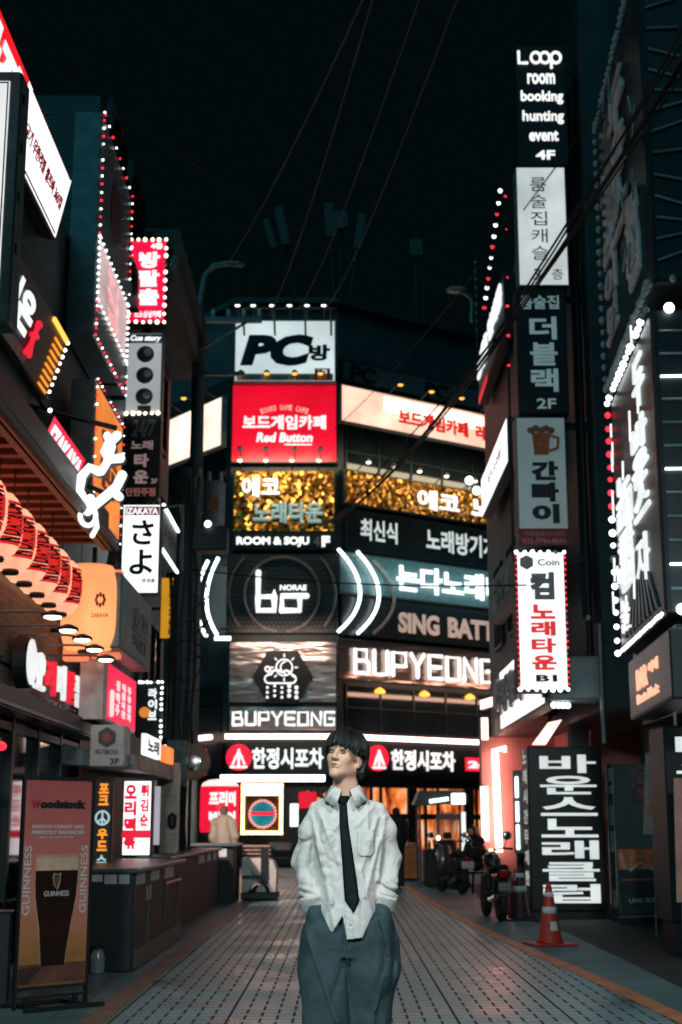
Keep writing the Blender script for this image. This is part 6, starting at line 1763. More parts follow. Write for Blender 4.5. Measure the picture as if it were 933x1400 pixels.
# ------------------------------------------------------------------ passers-by, simpler
def passer(label, loc, rz, top_m, leg_m, hair_m, pose='stand', H=1.7, shoe_m=None, lean=0.0):
    p = thing('person', label, 'person', loc, rz)
    k = H / 1.7; V = .013 * k
    Bd = Field((-.34, -.75, 0), (.34, .4, 1.75 * k), V)
    sc = lambda P: [tuple(k * c for c in q) for q in P]
    if pose == 'stand':
        hip = .90; sp = [(0, 0, .90), (0, .01, 1.15), (0, lean * .3, 1.40)]
        neck, hd = (0, lean * .4, 1.44), (0, lean * .5 - .01, 1.58)
        legs = [[(-.09, 0, .9), (-.10, -.03, .48), (-.10, 0, .07)], [(.09, 0, .9), (.10, .03, .48), (.10, .08, .07)]]
        arms = [[(-.18, lean * .35, 1.38), (-.23, .02, 1.12), (-.20, -.12, .92)], [(.18, lean * .35, 1.38), (.23, .02, 1.12), (.20, -.12, .92)]]
    else:
        sp = [(0, 0, .50), (0, .02, .75), (0, -.04, .98)]
        neck, hd = (0, -.06, 1.03), (0, -.10, 1.16)
        legs = [[(-.09, 0, .50), (-.12, -.42, .50), (-.12, -.44, .07)], [(.09, 0, .50), (.12, -.40, .48), (.14, -.36, .07)]]
        arms = [[(-.18, -.03, .95), (-.22, -.12, .70), (-.14, -.34, .58)], [(.18, -.03, .95), (.22, -.12, .70), (.14, -.34, .58)]]
    sp, legs, arms = sc(sp), [sc(l) for l in legs], [sc(a) for a in arms]; neck, hd = sc([neck])[0], sc([hd])[0]
    Bd.chain(sp, [.12 * k, .11 * k, .13 * k], .05); Bd.bone(sp[2], neck, .09 * k, .05 * k, .03); Bd.bone(neck, hd, .05 * k, .05 * k, .02)
    Bd.egg(hd, (.072 * k, .088 * k, .105 * k), .02); Bd.egg((hd[0], hd[1] - .088 * k, hd[2] - .01), (.014, .02, .02), .01)
    for l in legs:
        Bd.chain(l, [.08 * k, .055 * k, .04 * k], .02); Bd.bone(l[2], (l[2][0], l[2][1] - .13, .04), .04, .03, .02)
    for a in arms:
        Bd.chain(a, [.05 * k, .04 * k, .03 * k], .02); h = np.array(a[2]); Bd.chain([h, h + (0, -.03, -.05), h + (0, -.04, -.12)], [.035, .035, .02], .01)
    Bd.mesh('body', SKIN, p)
    T = Field((-.36, -.6, .4 * k), (.36, .4, 1.6 * k), V)
    T.chain(sp, [.165 * k, .165 * k, .155 * k], .05); T.bone(sp[2], neck, .13 * k, .07 * k, .03)
    for a in arms: T.chain([sp[2], a[0]], [.12 * k, .085 * k], .04); T.chain(a, [.082 * k, .068 * k, .055 * k], .03)
    X, Y, Z = np.meshgrid(*T.ax, indexing='ij'); T.f += (vnoise(X / .07 + 9, Y / .07 + 9, Z / .12 + 9, 3) * .03).astype(np.float32)
    T.f = np.maximum(T.f, sp[0][2] - .08 - Z).astype(np.float32)
    T.mesh('jacket', top_m, p)
    G = Field((-.34, -.7, .04), (.34, .4, 1.1 * k), V)
    G.bone(sp[0], (sp[0][0], sp[0][1], sp[0][2] + .08), .15 * k, .14 * k, .03)
    for l in legs: G.chain(l, [.105 * k, .085 * k, .075 * k], .03)
    G.f = G.f.astype(np.float32); G.mesh('trousers', leg_m, p)
    Hh = Field((-.14, hd[1] - .16, hd[2] - .14), (.14, hd[1] + .16, hd[2] + .17), V * .8)
    Hh.egg((hd[0], hd[1] + .015, hd[2] + .025), (.085 * k, .098 * k, .10 * k), .02)
    X, Y, Z = np.meshgrid(*Hh.ax, indexing='ij'); Hh.f = np.maximum(Hh.f, -np.maximum(Y - hd[1] + .02, Z - hd[2] - .04)).astype(np.float32); Hh.f = np.maximum(Hh.f, hd[2] - .07 - Z).astype(np.float32)
    Hh.mesh('hair', hair_m, p)
    for l in legs:
        f_ = l[2]; MB().ball((f_[0], f_[1] - .06, .045), (.05, .14, .045), 12, 7).build('shoe', shoe_m or black, p, smooth=True)
    return p
cream = cloth('jacket_cream', (.66, .55, .44), .1, .3, 9, 200)
dkc = cloth('cloth_charcoal', (.022, .026, .03), .2, .2, 9, 200)
dkb = cloth('cloth_dark_brown', (.035, .028, .026), .2, .2, 9, 200)
gH = mat('hair_greyish', (.30, .17, .13), .6)
q = at(307, 1103, 29.4)
passer('older man in a puffy cream jacket seen from behind over the long counter', (q.x, 29.4, 0), R(170), cream, dkc, gH, 'stand', q.z / 1.7 * 1.70 / .99, None, .05)
g_ = gnd(549, 1209)
passer('passer-by in dark clothes and white shoes mostly hidden behind the young man', (x_of(542, 33.0, .8), 33.0, 0), R(200), dkc, dkc, HAIR, 'stand', 1.78, mat('shoe_white', (.7, .68, .66), .5))
passer('person in dark clothes sitting beside the pink wall behind the motorbike', (x_of(648, 31.0, .8), 30.4, .10), R(-60), dkb, dkc, HAIR, 'sit', 1.72)
o = thing('stool', 'low stool under the seated person by the pink wall', 'stool', (x_of(648, 31.0, .8), 30.4, 0))
MB().lathe((0, 0, 0), [(.17, .40), (.19, .41), (.19, .445), (.15, .45)], 18).build('seat', CAB, o)
for i in range(3):
    a = 2 * math.pi * i / 3; MB().tube([(.14 * math.cos(a), .14 * math.sin(a), .41), (.19 * math.cos(a), .19 * math.sin(a), 0)], .015, 6).build('leg', CAB, o)
# ------------------------------------------------------------------ things standing in the street
# banner stand with the beer poster
yG = 11.25
s = Sign('banner_stand', 'tall framed beer poster on a black stand at the left with a pint of stout', 26, 1061, 1352, yG, 125, yG + .45, .03, 'cab', None, cabinet=False)
w, h = s.w, s.h; z0 = s.root.location.z
k = MB()
k.box(0, .022, -.01, .02, -.20, h).box(w - .022, w, -.01, .02, -.20, h).box(.022, w - .022, -.01, .02, h - .022, h).box(.022, w - .022, -.01, .02, -.02, .002)
k.box(-.01, w + .01, -.012, .018, -.085, -.065)
k.build('frame', black, s.root)
f = MB()
f.box(-.02, w + .02, -.22, -.18, -z0 + .006, -z0 + .04).box(-.02, w + .02, .18, .22, -z0 + .006, -z0 + .04)
for x in (.09, w - .13): f.box(x, x + .04, -.18, .18, -z0 + .006, -z0 + .04).box(x, x + .04, -.015, .015, -z0 + .04, -.085)
f.build('foot', black, s.root)
# printed picture: a sunset sky, a pint of stout and a plank table
m, nt, b = _new('poster_print')
tc = N(nt, 'ShaderNodeTexCoord'); sp = N(nt, 'ShaderNodeSeparateXYZ'); nt.links.new(tc.outputs['Object'], sp.inputs[0])
n1 = N(nt, 'ShaderNodeTexNoise'); n1.inputs['Scale'].default_value = 3.5; mp = N(nt, 'ShaderNodeMapping'); mp.inputs['Scale'].default_value = (1, 1, 4); nt.links.new(tc.outputs['Object'], mp.inputs[0]); nt.links.new(mp.outputs[0], n1.inputs['Vector']); n1.inputs['Detail'].default_value = 5
rp = N(nt, 'ShaderNodeValToRGB'); cr = rp.color_ramp
for i, (p_, c) in enumerate(((0, (.20, .08, .03)), (.16, (.40, .16, .05)), (.26, (.50, .17, .09)), (.42, (.62, .22, .16)), (.62, (.58, .16, .13)), (1, (.50, .10, .10)))):
    e_ = cr.elements[i] if i < 2 else cr.elements.new(p_)
    e_.position = p_; e_.color = (*c, 1)
nt.links.new(M2(nt, 'ADD', M2(nt, 'DIVIDE', sp.outputs[2], h), M2(nt, 'MULTIPLY_ADD', n1.outputs['Fac'], .3, -.15)), rp.inputs[0])
nt.links.new(rp.outputs[0], b.inputs['Base Color']); b.inputs['Roughness'].default_value = .35
# plain print without glow, lit by the added out-of-frame lamps
pw = lambda x: .03 + x * (w - .06)
MB().box(.026, w - .026, -.004, .0, .005, h - .03).build('poster', m, s.root)
st_ = mat('print_stout', (.022, .007, .005), .3); fm = mat('print_foam', (.60, .36, .26), .4); tb = mat('print_table', (.12, .045, .03), .5, 0, .4, 5); gr = mat('print_rim', (.50, .27, .20), .4)
def poly(name, pts, m_, d): MB().prism([(pw(x), h * (1 - y)) for x, y in pts], -.004 - d, -.0041).build(name, m_, s.root)
poly('printed_table', [(.0, .895), (1, .895), (1, .985), (0, .985)], tb, .002)
glassr = [(.20, .385), (.82, .385), (.83, .46), (.81, .58), (.74, .72), (.68, .86), (.67, .905), (.32, .905), (.31, .86), (.27, .72), (.20, .58), (.185, .46)]
poly('printed_glass', [((x - .5) * 1.05 + .5, y - (.006 if y < .4 else 0)) for x, y in glassr], gr, .003)
poly('printed_stout', [(x, max(y, .455)) for x, y in glassr], st_, .005)
poly('printed_foam', [(.205, .395), (.815, .395), (.825, .455), (.19, .455)], fm, .006)
poly('printed_table_edge', [(.0, .915), (.22, .905), (.34, .91), (.12, .985), (0, .985)], mat('print_shadow', (.05, .02, .015), .5), .004)
hp = MB(); P_ = lambda x, y: (pw(x), h * (1 - y))
hp.stroke([P_(.46, .47), P_(.45, .49), P_(.47, .525), P_(.52, .545)], .012, -.012).stroke([P_(.46, .47), P_(.53, .476), P_(.56, .47)], .012, -.012).stroke([P_(.56, .47), P_(.55, .51), P_(.52, .545)], .009, -.012)
for q_ in (.485, .505, .525): hp.stroke([P_(q_, .478), P_(q_ + .005, .525)], .003, -.012)
hp.build('harp_mark', mat('print_gold', (.38, .22, .12), .4), s.root)
pl = mat('print_white', (.62, .56, .54), .5, 0, .05); pd = mat('print_dark', (.015, .012, .014), .5); pr_ = mat('print_crimson', (.35, .02, .04), .5)
def ptext(t, x0, y0, x1, y1, m_, bold=.02, name='lettering'): MB().text(t, pw(x0), pw(x1), h * (1 - y1), h * (1 - y0), -.008, .003, bold).build(name, m_, s.root)
ptext('W', .08, .117, .215, .155, pr_, .09, 'red_initial'); ptext('oodstock', .205, .112, .92, .155, pd, .09, 'shop_lettering')
ptext('SMOOTH CREAMY AND', .10, .235, .90, .252, pl, .03); ptext('PERFECTLY BALANCED', .10, .262, .90, .280, pl, .03); ptext('14.8K KCAL 20CM NET IBV', .2, .291, .74, .300, pl, .01, 'small_lettering')
ptext('GUINNESS', .32, .553, .70, .578, pl, .01, 'glass_lettering')
for x0 in (.0, .86):
    q = MB().text('GUINNESS', 0, h * .33, 0, .062, 0, .003, .01); q.v = [(pw(x0) - z + .066, -.008 + y, h * .335 + x) for x, y, z in q.v]; q.build('side_lettering', pl, s.root)
mb = MB(); [mb.lathe((pw(x), -.01, h * .985), [(.008, -.004), (.008, .004)], 10, 'y') for x in (.03, .97)]
mb.build('eyelet', chrome, s.root)
s = Sign('menu_board', 'dark rail and board cut by the left edge beside the beer poster', -40, 1245, 1385, 11.6, 14, 11.6, .04, 'cab', mat('menu_dark', (.03, .03, .032), .5), .02, 'board')
MB().tube([(0, -.03, s.h), (s.w + .02, -.03, s.h)], .012, 6).build('rail', mat('rail_pink', (.4, .22, .2), .3, .4), s.root)

# counters along the left pavement
paper = mat('paper', (.50, .52, .51), .6, 0, .25, 4); ctop = mat('counter_top', (.055, .08, .085), .35, 0, .2, 2)
ctr = mat('counter_black', (.007, .013, .015), .6, 0, .3, 2, .1)
def counter(label, x0, x1, y0, y1, hgt, papers_f, papers_s):
    o = thing('counter', label, 'counter', ((x0 + x1) / 2, y0, 0), 0, None)
    MB().bbox(x0, x1, y0, y1, .006, hgt - .05, .01).build('body', ctr, o, world=True)
    MB().bbox(x0 - .05, x1 + .05, y0 - .05, y1 + .05, hgt - .048, hgt, .012).build('top', ctop, o, world=True)
    for a, b_, z0_, z1_ in papers_f: MB().box(a, b_, y0 - .006, y0 - .002, z0_, z1_).build('paper', paper, o, world=True)
    for a, b_, z0_, z1_ in papers_s: MB().box(x1 + .002, x1 + .006, a, b_, z0_, z1_).build('paper', paper, o, world=True)
    return o
c1 = counter('near black counter with pale papers taped under its top, behind the beer poster', -2.95, -2.0, 14.15, 18.4, .965, [(-2.60, -2.46, .78, .92), (-2.44, -2.30, .84, .93), (-2.28, -2.16, .82, .92), (-2.14, -2.04, .82, .92), (-2.6, -2.5, .68, .76)], [(14.35, 14.95, .80, .93), (15.4, 16.1, .80, .93), (16.6, 17.5, .78, .93), (15.1, 15.45, .62, .76)])
MB().box(-2.5, -2.42, 14.13, 14.148, .50, .68).build('orange_sticker', mat('sticker_orange', (.5, .16, .03), .5), c1, world=True)
mb = MB()
for y in (15.2, 16.6, 17.9): mb.box(-2.0, -1.985, y, y + .05, .2, .78)
mb.box(-2.0, -1.98, 14.3, 18.3, .02, .2)
mb.build('trim', mat('trim_teal', (.02, .035, .04), .4), c1, world=True)
MB().tube([(-1.985, 16.6, .73), (-1.97, 18.0, .73)], .018, 6).build('rail', mat('rail_orange', (.5, .2, .13), .35), c1, world=True)
for i, (x, r_, lab) in enumerate(((-2.47, .06, 'left of two glass jars glinting low in front of the near counter'), (-2.30, .07, 'right of two glass jars glinting low in front of the near counter'))):
    j = thing('jar', lab, 'jar', (x, 14.02, .006), 0, 'jars by the near counter')
    MB().lathe((0, 0, 0), [(r_ * .8, 0), (r_, .02), (r_, .16), (r_ * .7, .2), (r_ * .7, .22)], 16).build('glass', mat('jar_glass', (.25, .3, .3), .1, 0, .3, 12), j, smooth=True)
    MB().lathe((0, 0, 0), [(r_ * .75, .222), (r_ * .75, .25), (r_ * .3, .255)], 16).build('lid', CAB, j)
c3 = counter('long black serving rail with pale papers linking the two left counters', -2.55, -2.2, 18.6, 26.4, .985, [], [(19.2, 20.2, .80, .93), (22.6, 23.6, .80, .93), (24.0, 24.7, .80, .93), (25.1, 25.8, .80, .93)])
c3.children[0].data.transform(Matrix.Translation((0, 0, .0)))
c2 = counter('far black counter block beside the white cart', -2.75, -1.95, 26.6, 28.2, 1.05, [(-2.28, -2.08, .82, .97)], [])
for i, (u, v, col_, lab) in enumerate(((132, 1192, (.3, .33, .33), 'folded grey cloth on the corner of the near counter'),)):
    pass
# red barrel lightbox
q0, q1 = at(272, 1138, 31.7), at(326, 1066, 31.7)
r_ = (q1.x - q0.x) / 2; cx = (q0.x + q1.x) / 2
o = thing('barrel_lightbox', 'red barrel shaped lightbox with a white dome top and white lettering', 'sign', (cx, 32.0, 0))
MB().lathe((cx, 32.0, 0), [(r_ * .85, q0.z - .3), (r_, q0.z - .29), (r_, q0.z)], 28).build('base', mat('base_pale', (.5, .42, .4), .5), o, world=True)
MB().lathe((cx, 32.0, 0), [(r_ * .98, q0.z), (r_ * 1.03, q0.z + .12), (r_ * 1.03, q1.z - .22), (r_, q1.z - .14)], 28).build('barrel', emit('barrel_red', (1, .012, .05), .9, True, .12), o, world=True, smooth=True)
MB().lathe((cx, 32.0, 0), [(r_, q1.z - .14), (r_ * .9, q1.z - .06), (r_ * .6, q1.z + .0), (r_ * .2, q1.z + .02)], 28).build('dome', emit('dome_white', (1, .80, .74), 1.1, True, .1), o, world=True, smooth=True)
MB().lathe((cx, 32.0, 0), [(r_ * .5, .006), (r_ * .5, q0.z - .3)], 20).build('stand', CAB, o, world=True)
for t, z0_, z1_ in (('프리미', .50, .78), ('빔엄', .12, .40)):
    zz0, zz1 = q0.z + (q1.z - q0.z) * z0_, q0.z + (q1.z - q0.z) * z1_
    q = MB().text(t, -.62, .62, zz0, zz1, 0, .02, .05); v = []
    for x, y, z in q.v:
        a = x * 1.15 + .25; rr = r_ * 1.035 - y
        v.append((cx + rr * math.sin(a), 32.0 - rr * math.cos(a), z))
    q.v = v; q.build('lettering', WLM, o, world=True)
# white cart with dark wheels and a bench slat above
yC = 27.6; a = x_of(331, yC, .5); b_ = x_of(377, yC, .5)
o = thing('cart', 'white cart with black arches and dark slatted top beside the far left counter', 'cart', ((a + b_) / 2, yC, 0))
wht = mat('cart_white', (.66, .60, .58), .4, 0, .12, 3)
mb = MB(); W_ = b_ - a
prof = [(a, .16), (a + .12, .16)] + [(a + .12 + .17 - .17 * math.cos(t), .16 + .16 * math.sin(t)) for t in [math.pi * i / 8 for i in range(1, 9)]] + [(a + W_ - .36, .16)] + [(a + W_ - .36 + .13 - .13 * math.cos(t), .16 + .14 * math.sin(t)) for t in [math.pi * i / 8 for i in range(1, 9)]] + [(b_, .16), (b_ + .02, .55), (b_ - .05, .72), (b_ - .16, .78), (a, .78)]
mb.prism(prof, yC, yC + .9); mb.build('body', wht, o, world=True)
MB().bbox(a - .02, b_ + .04, yC - .03, yC + .95, .02, .155, .02).build('base', black, o, world=True)
MB().box(a + W_ * .56, a + W_ * .78, yC - .03, yC - .002, .30, .98).build('post', black, o, world=True)
MB().box(a, a + W_ * .8, yC - .028, yC - .003, .40, .46).build('band', black, o, world=True)
for i in range(3): MB().box(a, b_ - .1, yC - .02, yC + .7, .84 + i * .07, .875 + i * .07).build('slat', mat('slat_rose', (.36, .22, .2), .5), o, world=True)
MB().bbox(b_ - .16, b_ + .3, yC + .1, yC + .5, .90, 1.06, .03).build('tray', mat('tray_dark', (.06, .06, .06), .4), o, world=True)
for x in (a + .29, b_ - .23): MB().lathe((x, yC + .02, .16), [(.10, 0), (.12, .02), (.12, .1), (.10, .12)], 16, 'y').build('wheel', rubber, o, world=True)

# traffic cones
conem = mat('cone_red', (.46, .035, .02), .45, 0, .15, 5); cw = mat('cone_white', (.65, .66, .66), .4)
def make_cone(label, loc, sc=1.0, m_=conem):
    o = thing('traffic_cone', label, 'traffic cone', loc, R(12), 'traffic cones on the right'); H_ = .70 * sc
    rad = lambda z: (.145 - .115 * (z - .03) / .67) * sc
    MB().bbox(-.26 * sc, .26 * sc, -.26 * sc, .26 * sc, 0, .028, .01).build('base', m_, o)
    MB().lathe((0, 0, 0), [(.17 * sc, .028), (rad(.06 * sc), .06 * sc), (rad(.6 * sc) , .6 * sc), (.026 * sc, H_), (.012 * sc, H_ + .006)], 24).build('body', m_, o, smooth=True)
    for z0_, z1_ in ((.36, .435), (.545, .60)): MB().lathe((0, 0, 0), [(rad(z0_) * sc + .004, z0_ * sc), (rad(z1_) * sc + .004, z1_ * sc)], 24).build('reflective_band', cw, o, smooth=True)
    return o
cn = make_cone('orange red traffic cone with white bands and a white label, standing alone near the kerb', (gnd(748, 1290).x, 17.35, .005))
mb = MB(); rows = []
for z in (.17, .27): rows.append([((.145 - .115 * (z - .03) / .67 + .005) * math.sin(a_), -(.145 - .115 * (z - .03) / .67 + .005) * math.cos(a_), z) for a_ in [-.25 + i * .15 for i in range(6)]])
mb.loft(rows, False, False).build('label_sticker', mat('sticker_white', (.6, .6, .58), .5, 0, .3, 30), cn, smooth=True)
make_cone('red traffic cone half hidden behind a dark cone beside the black sign box', (x_of(706, 22.7, .3), 22.7, .004))
make_cone('dark worn traffic cone in front of the red one by the black sign box', (x_of(711, 22.0, .4), 22.0, .004), 1.12, mat('cone_dark', (.05, .018, .02), .5))

# black lightbox signs on the ground
def groundbox(label, uA, uB, YA, vT, vB, chars, lit, side=None, yB=None, part_=None):
    s = Sign('lightbox_sign', label, uA, vT, vB, YA, uB, yB or YA, .75, 'cab', mat('box_black', (.014, .018, .02), .35), .02)
    s.vtext(chars, .16, .04, .92, .96, lit, .024, .012, .14)
    zb_ = s.root.location.z
    MB().box(.05, s.w - .05, .05, .7, -zb_ + .005, 0).build('plinth', black, s.root)
    return s
GL = emit('letter_ground_white', (.90, .97, .96), .72, True)
s = groundbox('tall black lightbox sign with seven big white Korean characters by the traffic cone', 724, 826, 22.3, 1021, 1246, '바운스노래클럽', GL)
mb = MB(); 
for i, ch in enumerate('노래시간무제한'):
    q = MB().text(ch, .12, .60, s.h * (.90 - i * .125), s.h * (.99 - i * .125), 0, .008, .04); q.v = [(-.003 + y * 1, .70 - x, z) for x, y, z in q.v]; mb.add(q.v, q.f)
mb.build('side_lettering', emit('letter_side', (.75, .82, .82), .4), s.root)
s = groundbox('second black lightbox sign with white characters cut by the right edge', 913, 1010, 15.8, 992, 1262, '바운스노래클럽', GL)
# posters and boards at the right
pimg = mat('poster_orange', (.62, .20, .10), .45, 0, .5, 5)
s = Sign('poster', 'salmon poster leaning against the second black lightbox at the right edge', 920, 1062, 1235, 15.0, 985, 14.8, .02, 'cab', mat('poster_salmon', (.46, .20, .15), .45, 0, .4, 4), .01, 'poster', None, -.12)
s.text('안주', .2, .1, .8, .25, pl, .03, .003); MB().box(.05, .1, .02, .3, -.4, 0).box(s.w - .1, s.w - .05, .02, .3, -.4, 0).build('stand', black, s.root)
def board(label, uA, uB, YA, YB, vT, vB, tilt, draw):
    s = Sign('sandwich_board', label, uA, vT, vB, YA, uB, YB, .02, 'cab', mat('board_slate_dark', (.035, .05, .055), .4, 0, .4, 5), .012, 'board', None, tilt)
    draw(s)
    zb_ = s.root.location.z
    MB().box(-.02, s.w + .02, -.03, .05, -.03, .0).build('foot_rail', steel, s.root)
    MB().box(.02, .05, .02, .35, 0, .03).box(s.w - .05, s.w - .02, .02, .35, 0, .03).build('back_leg', black, s.root)
    return s
def draw1(s):
    s.rect(.02, .01, .98, .32, pimg, 'photo', .004)
    mb = MB(); P = lambda x, y: (s.fx(x), s.fz(y))
    mb.stroke([P(.08, .1), P(.16, .30), P(.28, .34), (P(.44, .26)), P(.56, .22), P(.66, .30), P(.82, .33), P(.92, .24), P(.95, .1)], .03, s.y - .012)
    mb.build('pale_outline', mat('outline_pale', (.42, .38, .35), .5), s.root)
    s.rect(.04, .46, .98, .485, mat('line_rust', (.35, .11, .07), .5), 'rust_line', .004)
    s.text('LIVE 포차', .2, .74, .9, .82, mat('chalk', (.4, .44, .44), .6), .02, .003)
board('slate sandwich board with an orange photo and a pale wavy outline on the right', 848, 905, 18.6, 18.9, 1160, 1252, -.06, draw1)
def banner(label, pts, YA, m_, blobs, strap=True):
    o = thing('hanging_banner', label, 'banner', at(pts[0][0], pts[0][1], YA))
    P = [at(u, v, YA) for u, v in pts]
    MB().prism([(p.x, p.z) for p in P], YA, YA + .015).build('cloth', m_, o, world=True)
    for (u, v, ru, rv, mm) in blobs:
        c = at(u, v, YA - .008); k_ = YA / F
        MB().ball((c.x, c.y, c.z), (ru * k_, .008, rv * k_), 16, 8).build('food_picture', mm, o, world=True, smooth=True)
    top = [P[0], P[1]]
    MB().tube([top[0] + Vector((0, .02, 0)), top[1] + Vector((0, .02, 0))], .012, 6).tube([(top[0] + top[1]) / 2 + Vector((0, .03, 0)), Vector(((top[0].x + top[1].x) / 2, YA + .25, .01))], .014, 6).build('pole', steel, o, world=True)
gm = mat('banner_grey', (.34, .33, .32), .5, 0, .4, 4); sq = mat('squid_tan', (.5, .24, .16), .5, 0, .4, 9); sqo = mat('squid_orange', (.85, .16, .03), .4, 0, .25, 6)
banner('narrow grey food banner with pale squid pictures beside the sandwich board', [(883, 1030), (901, 1027), (901, 1142), (880, 1140)], 18.2, gm, [(888, 1100, 5, 16, sq), (896, 1106, 5, 16, sq), (891, 1042, 4, 7, sq)])
banner('slanting food banner with a bright orange squid picture next to the narrow grey banner', [(901, 1027), (908, 1032), (934, 1180), (926, 1196), (910, 1140)], 17.8, gm, [(921, 1168, 6, 24, sqo), (908, 1098, 4, 17, sq)])
# dark door with two no-parking discs behind
s = Sign('door_panel', 'dark teal metal door panel with two red ringed discs behind the boards', 842, 1045, 1246, 21.0, 918, 21.0, .1, 'cab', mat('door_teal', (.075, .115, .12), .4, 0, .2, 1.5), .01, 'door')
MB().box(0, s.w, .0, .1, -s.root.location.z, 0).build('threshold', CAB, s.root)
for x, y in ((.50, .09), (.44, .20)):
    mb = MB(); r = .105; mb.stroke([(s.fx(x) + r * math.cos(i * math.pi / 10), s.fz(y) + r * math.sin(i * math.pi / 10)) for i in range(21)], .025, s.y - .015)
    mb.stroke([(s.fx(x) - r * .7, s.fz(y) + r * .7), (s.fx(x) + r * .7, s.fz(y) - r * .7)], .02, s.y - .015); mb.build('ring_mark', mat('ring_maroon', (.33, .03, .05), .5), s.root)
s = Sign('notice_column', 'narrow dark column pasted with small pale notices right of the black lightbox', 833, 1045, 1246, 21.6, 843, 21.6, .1, 'cab', ctr, .01, 'column')
for y0, y1 in ((.03, .12), (.15, .2), (.28, .42), (.46, .6), (.86, .98)): s.rect(.2, y0, .8, y1, mat('notice_dim', (.16, .2, .2), .5, 0, .4, 20), 'notice', .004)
MB().box(0, s.w, 0, .1, -s.root.location.z, 0).build('threshold', CAB, s.root)

# motorbike
def wheel(root, c, r, wd, name='wheel'):
    w_ = MB().lathe(c, [(r - wd * .9, -wd * .5), (r - wd * .2, -wd * .5), (r, -wd * .25), (r, wd * .25), (r - wd * .2, wd * .5), (r - wd * .9, wd * .5)], 24, 'x').build(name, rubber, root, smooth=True)
    mb = MB().lathe(c, [(.03, -.05), (.04, -.02), (.04, .02), (.03, .05)], 12, 'x')
    for i in range(8):
        a_ = 2 * math.pi * i / 8; mb.tube([c, (c[0], c[1] + (r - wd * .8) * math.cos(a_), c[2] + (r - wd * .8) * math.sin(a_))], .008, 4)
    mb.build('rim', chrome, w_)
mb_ = thing('motorbike', 'black motorbike seen from behind with a round mirror, parked beside the black lightbox', 'motorbike', (gnd(683, 1258).x, 21.7, .004), R(4))
wheel(mb_, (0, 0, .30), .30, .11); wheel(mb_, (0, 1.28, .30), .30, .10)
MB().loft([[(sx * a_, y, z + sz * b_) for sx, sz in ((-1, -.6), (-1, .4), (-.5, 1), (.5, 1), (1, .4), (1, -.6))] for y, z, a_, b_ in ((-.22, .78, .06, .03), (-.05, .76, .12, .05), (.25, .72, .13, .06), (.48, .74, .09, .05))]).build('seat', rubber, mb_, smooth=True)
MB().loft([[(a_ * math.cos(t), y, z + b_ * math.sin(t)) for t in [2 * math.pi * i / 14 for i in range(14)]] for y, z, a_, b_ in ((.46, .78, .05, .05), (.55, .82, .12, .11), (.75, .86, .14, .13), (.92, .86, .09, .09))]).build('tank', mat('tank_black', (.015, .016, .018), .2, 0, .1, 3, coat=.6), mb_, smooth=True)
MB().bbox(-.12, .12, .35, .75, .36, .64, .04).build('engine', mat('engine_metal', (.16, .17, .17), .35, .8), mb_)
MB().bbox(-.07, .07, -.30, -.20, .62, .74, .02).build('tail_light', mat('tail_red', (.30, .01, .015), .2), mb_)
MB().box(-.09, .09, -.34, -.325, .44, .56).build('number_plate', mat('plate_white', (.2, .21, .2), .4), mb_)
MB().loft([[(sx * .07, -.34 * math.cos(a_) + .0, .30 + .37 * math.sin(a_)) for sx in (-1, 1)] + [(sx * .07, -.36 * math.cos(a_), .30 + .39 * math.sin(a_)) for sx in (1, -1)] for a_ in (.2, .6, 1.0, 1.4, 1.8)]).build('mudguard', black, mb_)
MB().tube([(.0, 1.28, .30), (.0, 1.05, .78), (0, .98, .98)], .035, 8).tube([(-.12, .2, .30), (-.13, .0, .30), (-.12, -.30, .36)], .045, 8).build('fork', chrome, mb_)
MB().tube([(-.36, .86, 1.02), (-.2, .95, 1.03), (0, .98, .98), (.2, .95, 1.03), (.36, .86, 1.02)], .016, 8).build('handlebar', black, mb_)
MB().tube([(.24, .94, 1.02), (.27, .92, 1.17)], .009, 6).tube([(-.24, .94, 1.02), (-.3, .92, 1.12)], .009, 6).ball((.28, .90, 1.22), (.075, .02, .07), 14, 8).ball((-.32, .91, 1.14), (.06, .02, .05), 14, 8).build('mirror', chrome, mb_, smooth=True)
for sx in (-1, 1): MB().ball((sx * .13, -.22, .64), (.03, .04, .03), 10, 6).build('indicator', mat('indicator_amber', (.6, .2, .03), .3), mb_)
MB().ball((.03, .93, .99), (.04, .03, .04), 10, 6).build('dial_lamp', emit('dial_lamp', (1, .55, .35), 3.0, False, 0), mb_)
MB().bbox(-.24, -.12, -.05, .35, .42, .68, .04).build('saddle_bag', rubber, mb_)
# scooter with tall windshield
sx0 = x_of(618, 30.0, .6)
sc = thing('scooter', 'big delivery scooter seen from behind with a tall clear windshield and pale number plate', 'scooter', (sx0 + .22, 30.2, .004), R(14))
wheel(sc, (0, 0, .27), .27, .14); wheel(sc, (0, 1.35, .27), .27, .13)
bodym = mat('scooter_dark', (.03, .034, .036), .25, 0, .1, 3, coat=.5)
MB().loft([[(a_ * math.cos(t), y, z + b_ * math.sin(t)) for t in [2 * math.pi * i / 14 for i in range(14)]] for y, z, a_, b_ in ((-.34, .66, .08, .06), (-.2, .64, .19, .14), (.15, .60, .22, .18), (.45, .52, .17, .16), (.6, .40, .12, .10))]).build('rear_body', bodym, sc, smooth=True)
MB().loft([[(sx * a_, y, z + sz * .05) for sx, sz in ((-1, -1), (-1, .5), (0, 1), (1, .5), (1, -1))] for y, z, a_ in ((-.25, .80, .10), (.0, .82, .17), (.3, .78, .15), (.5, .74, .09))]).build('seat', rubber, sc, smooth=True)
MB().bbox(-.18, .18, .5, 1.0, .26, .34, .03).build('footboard', bodym, sc)
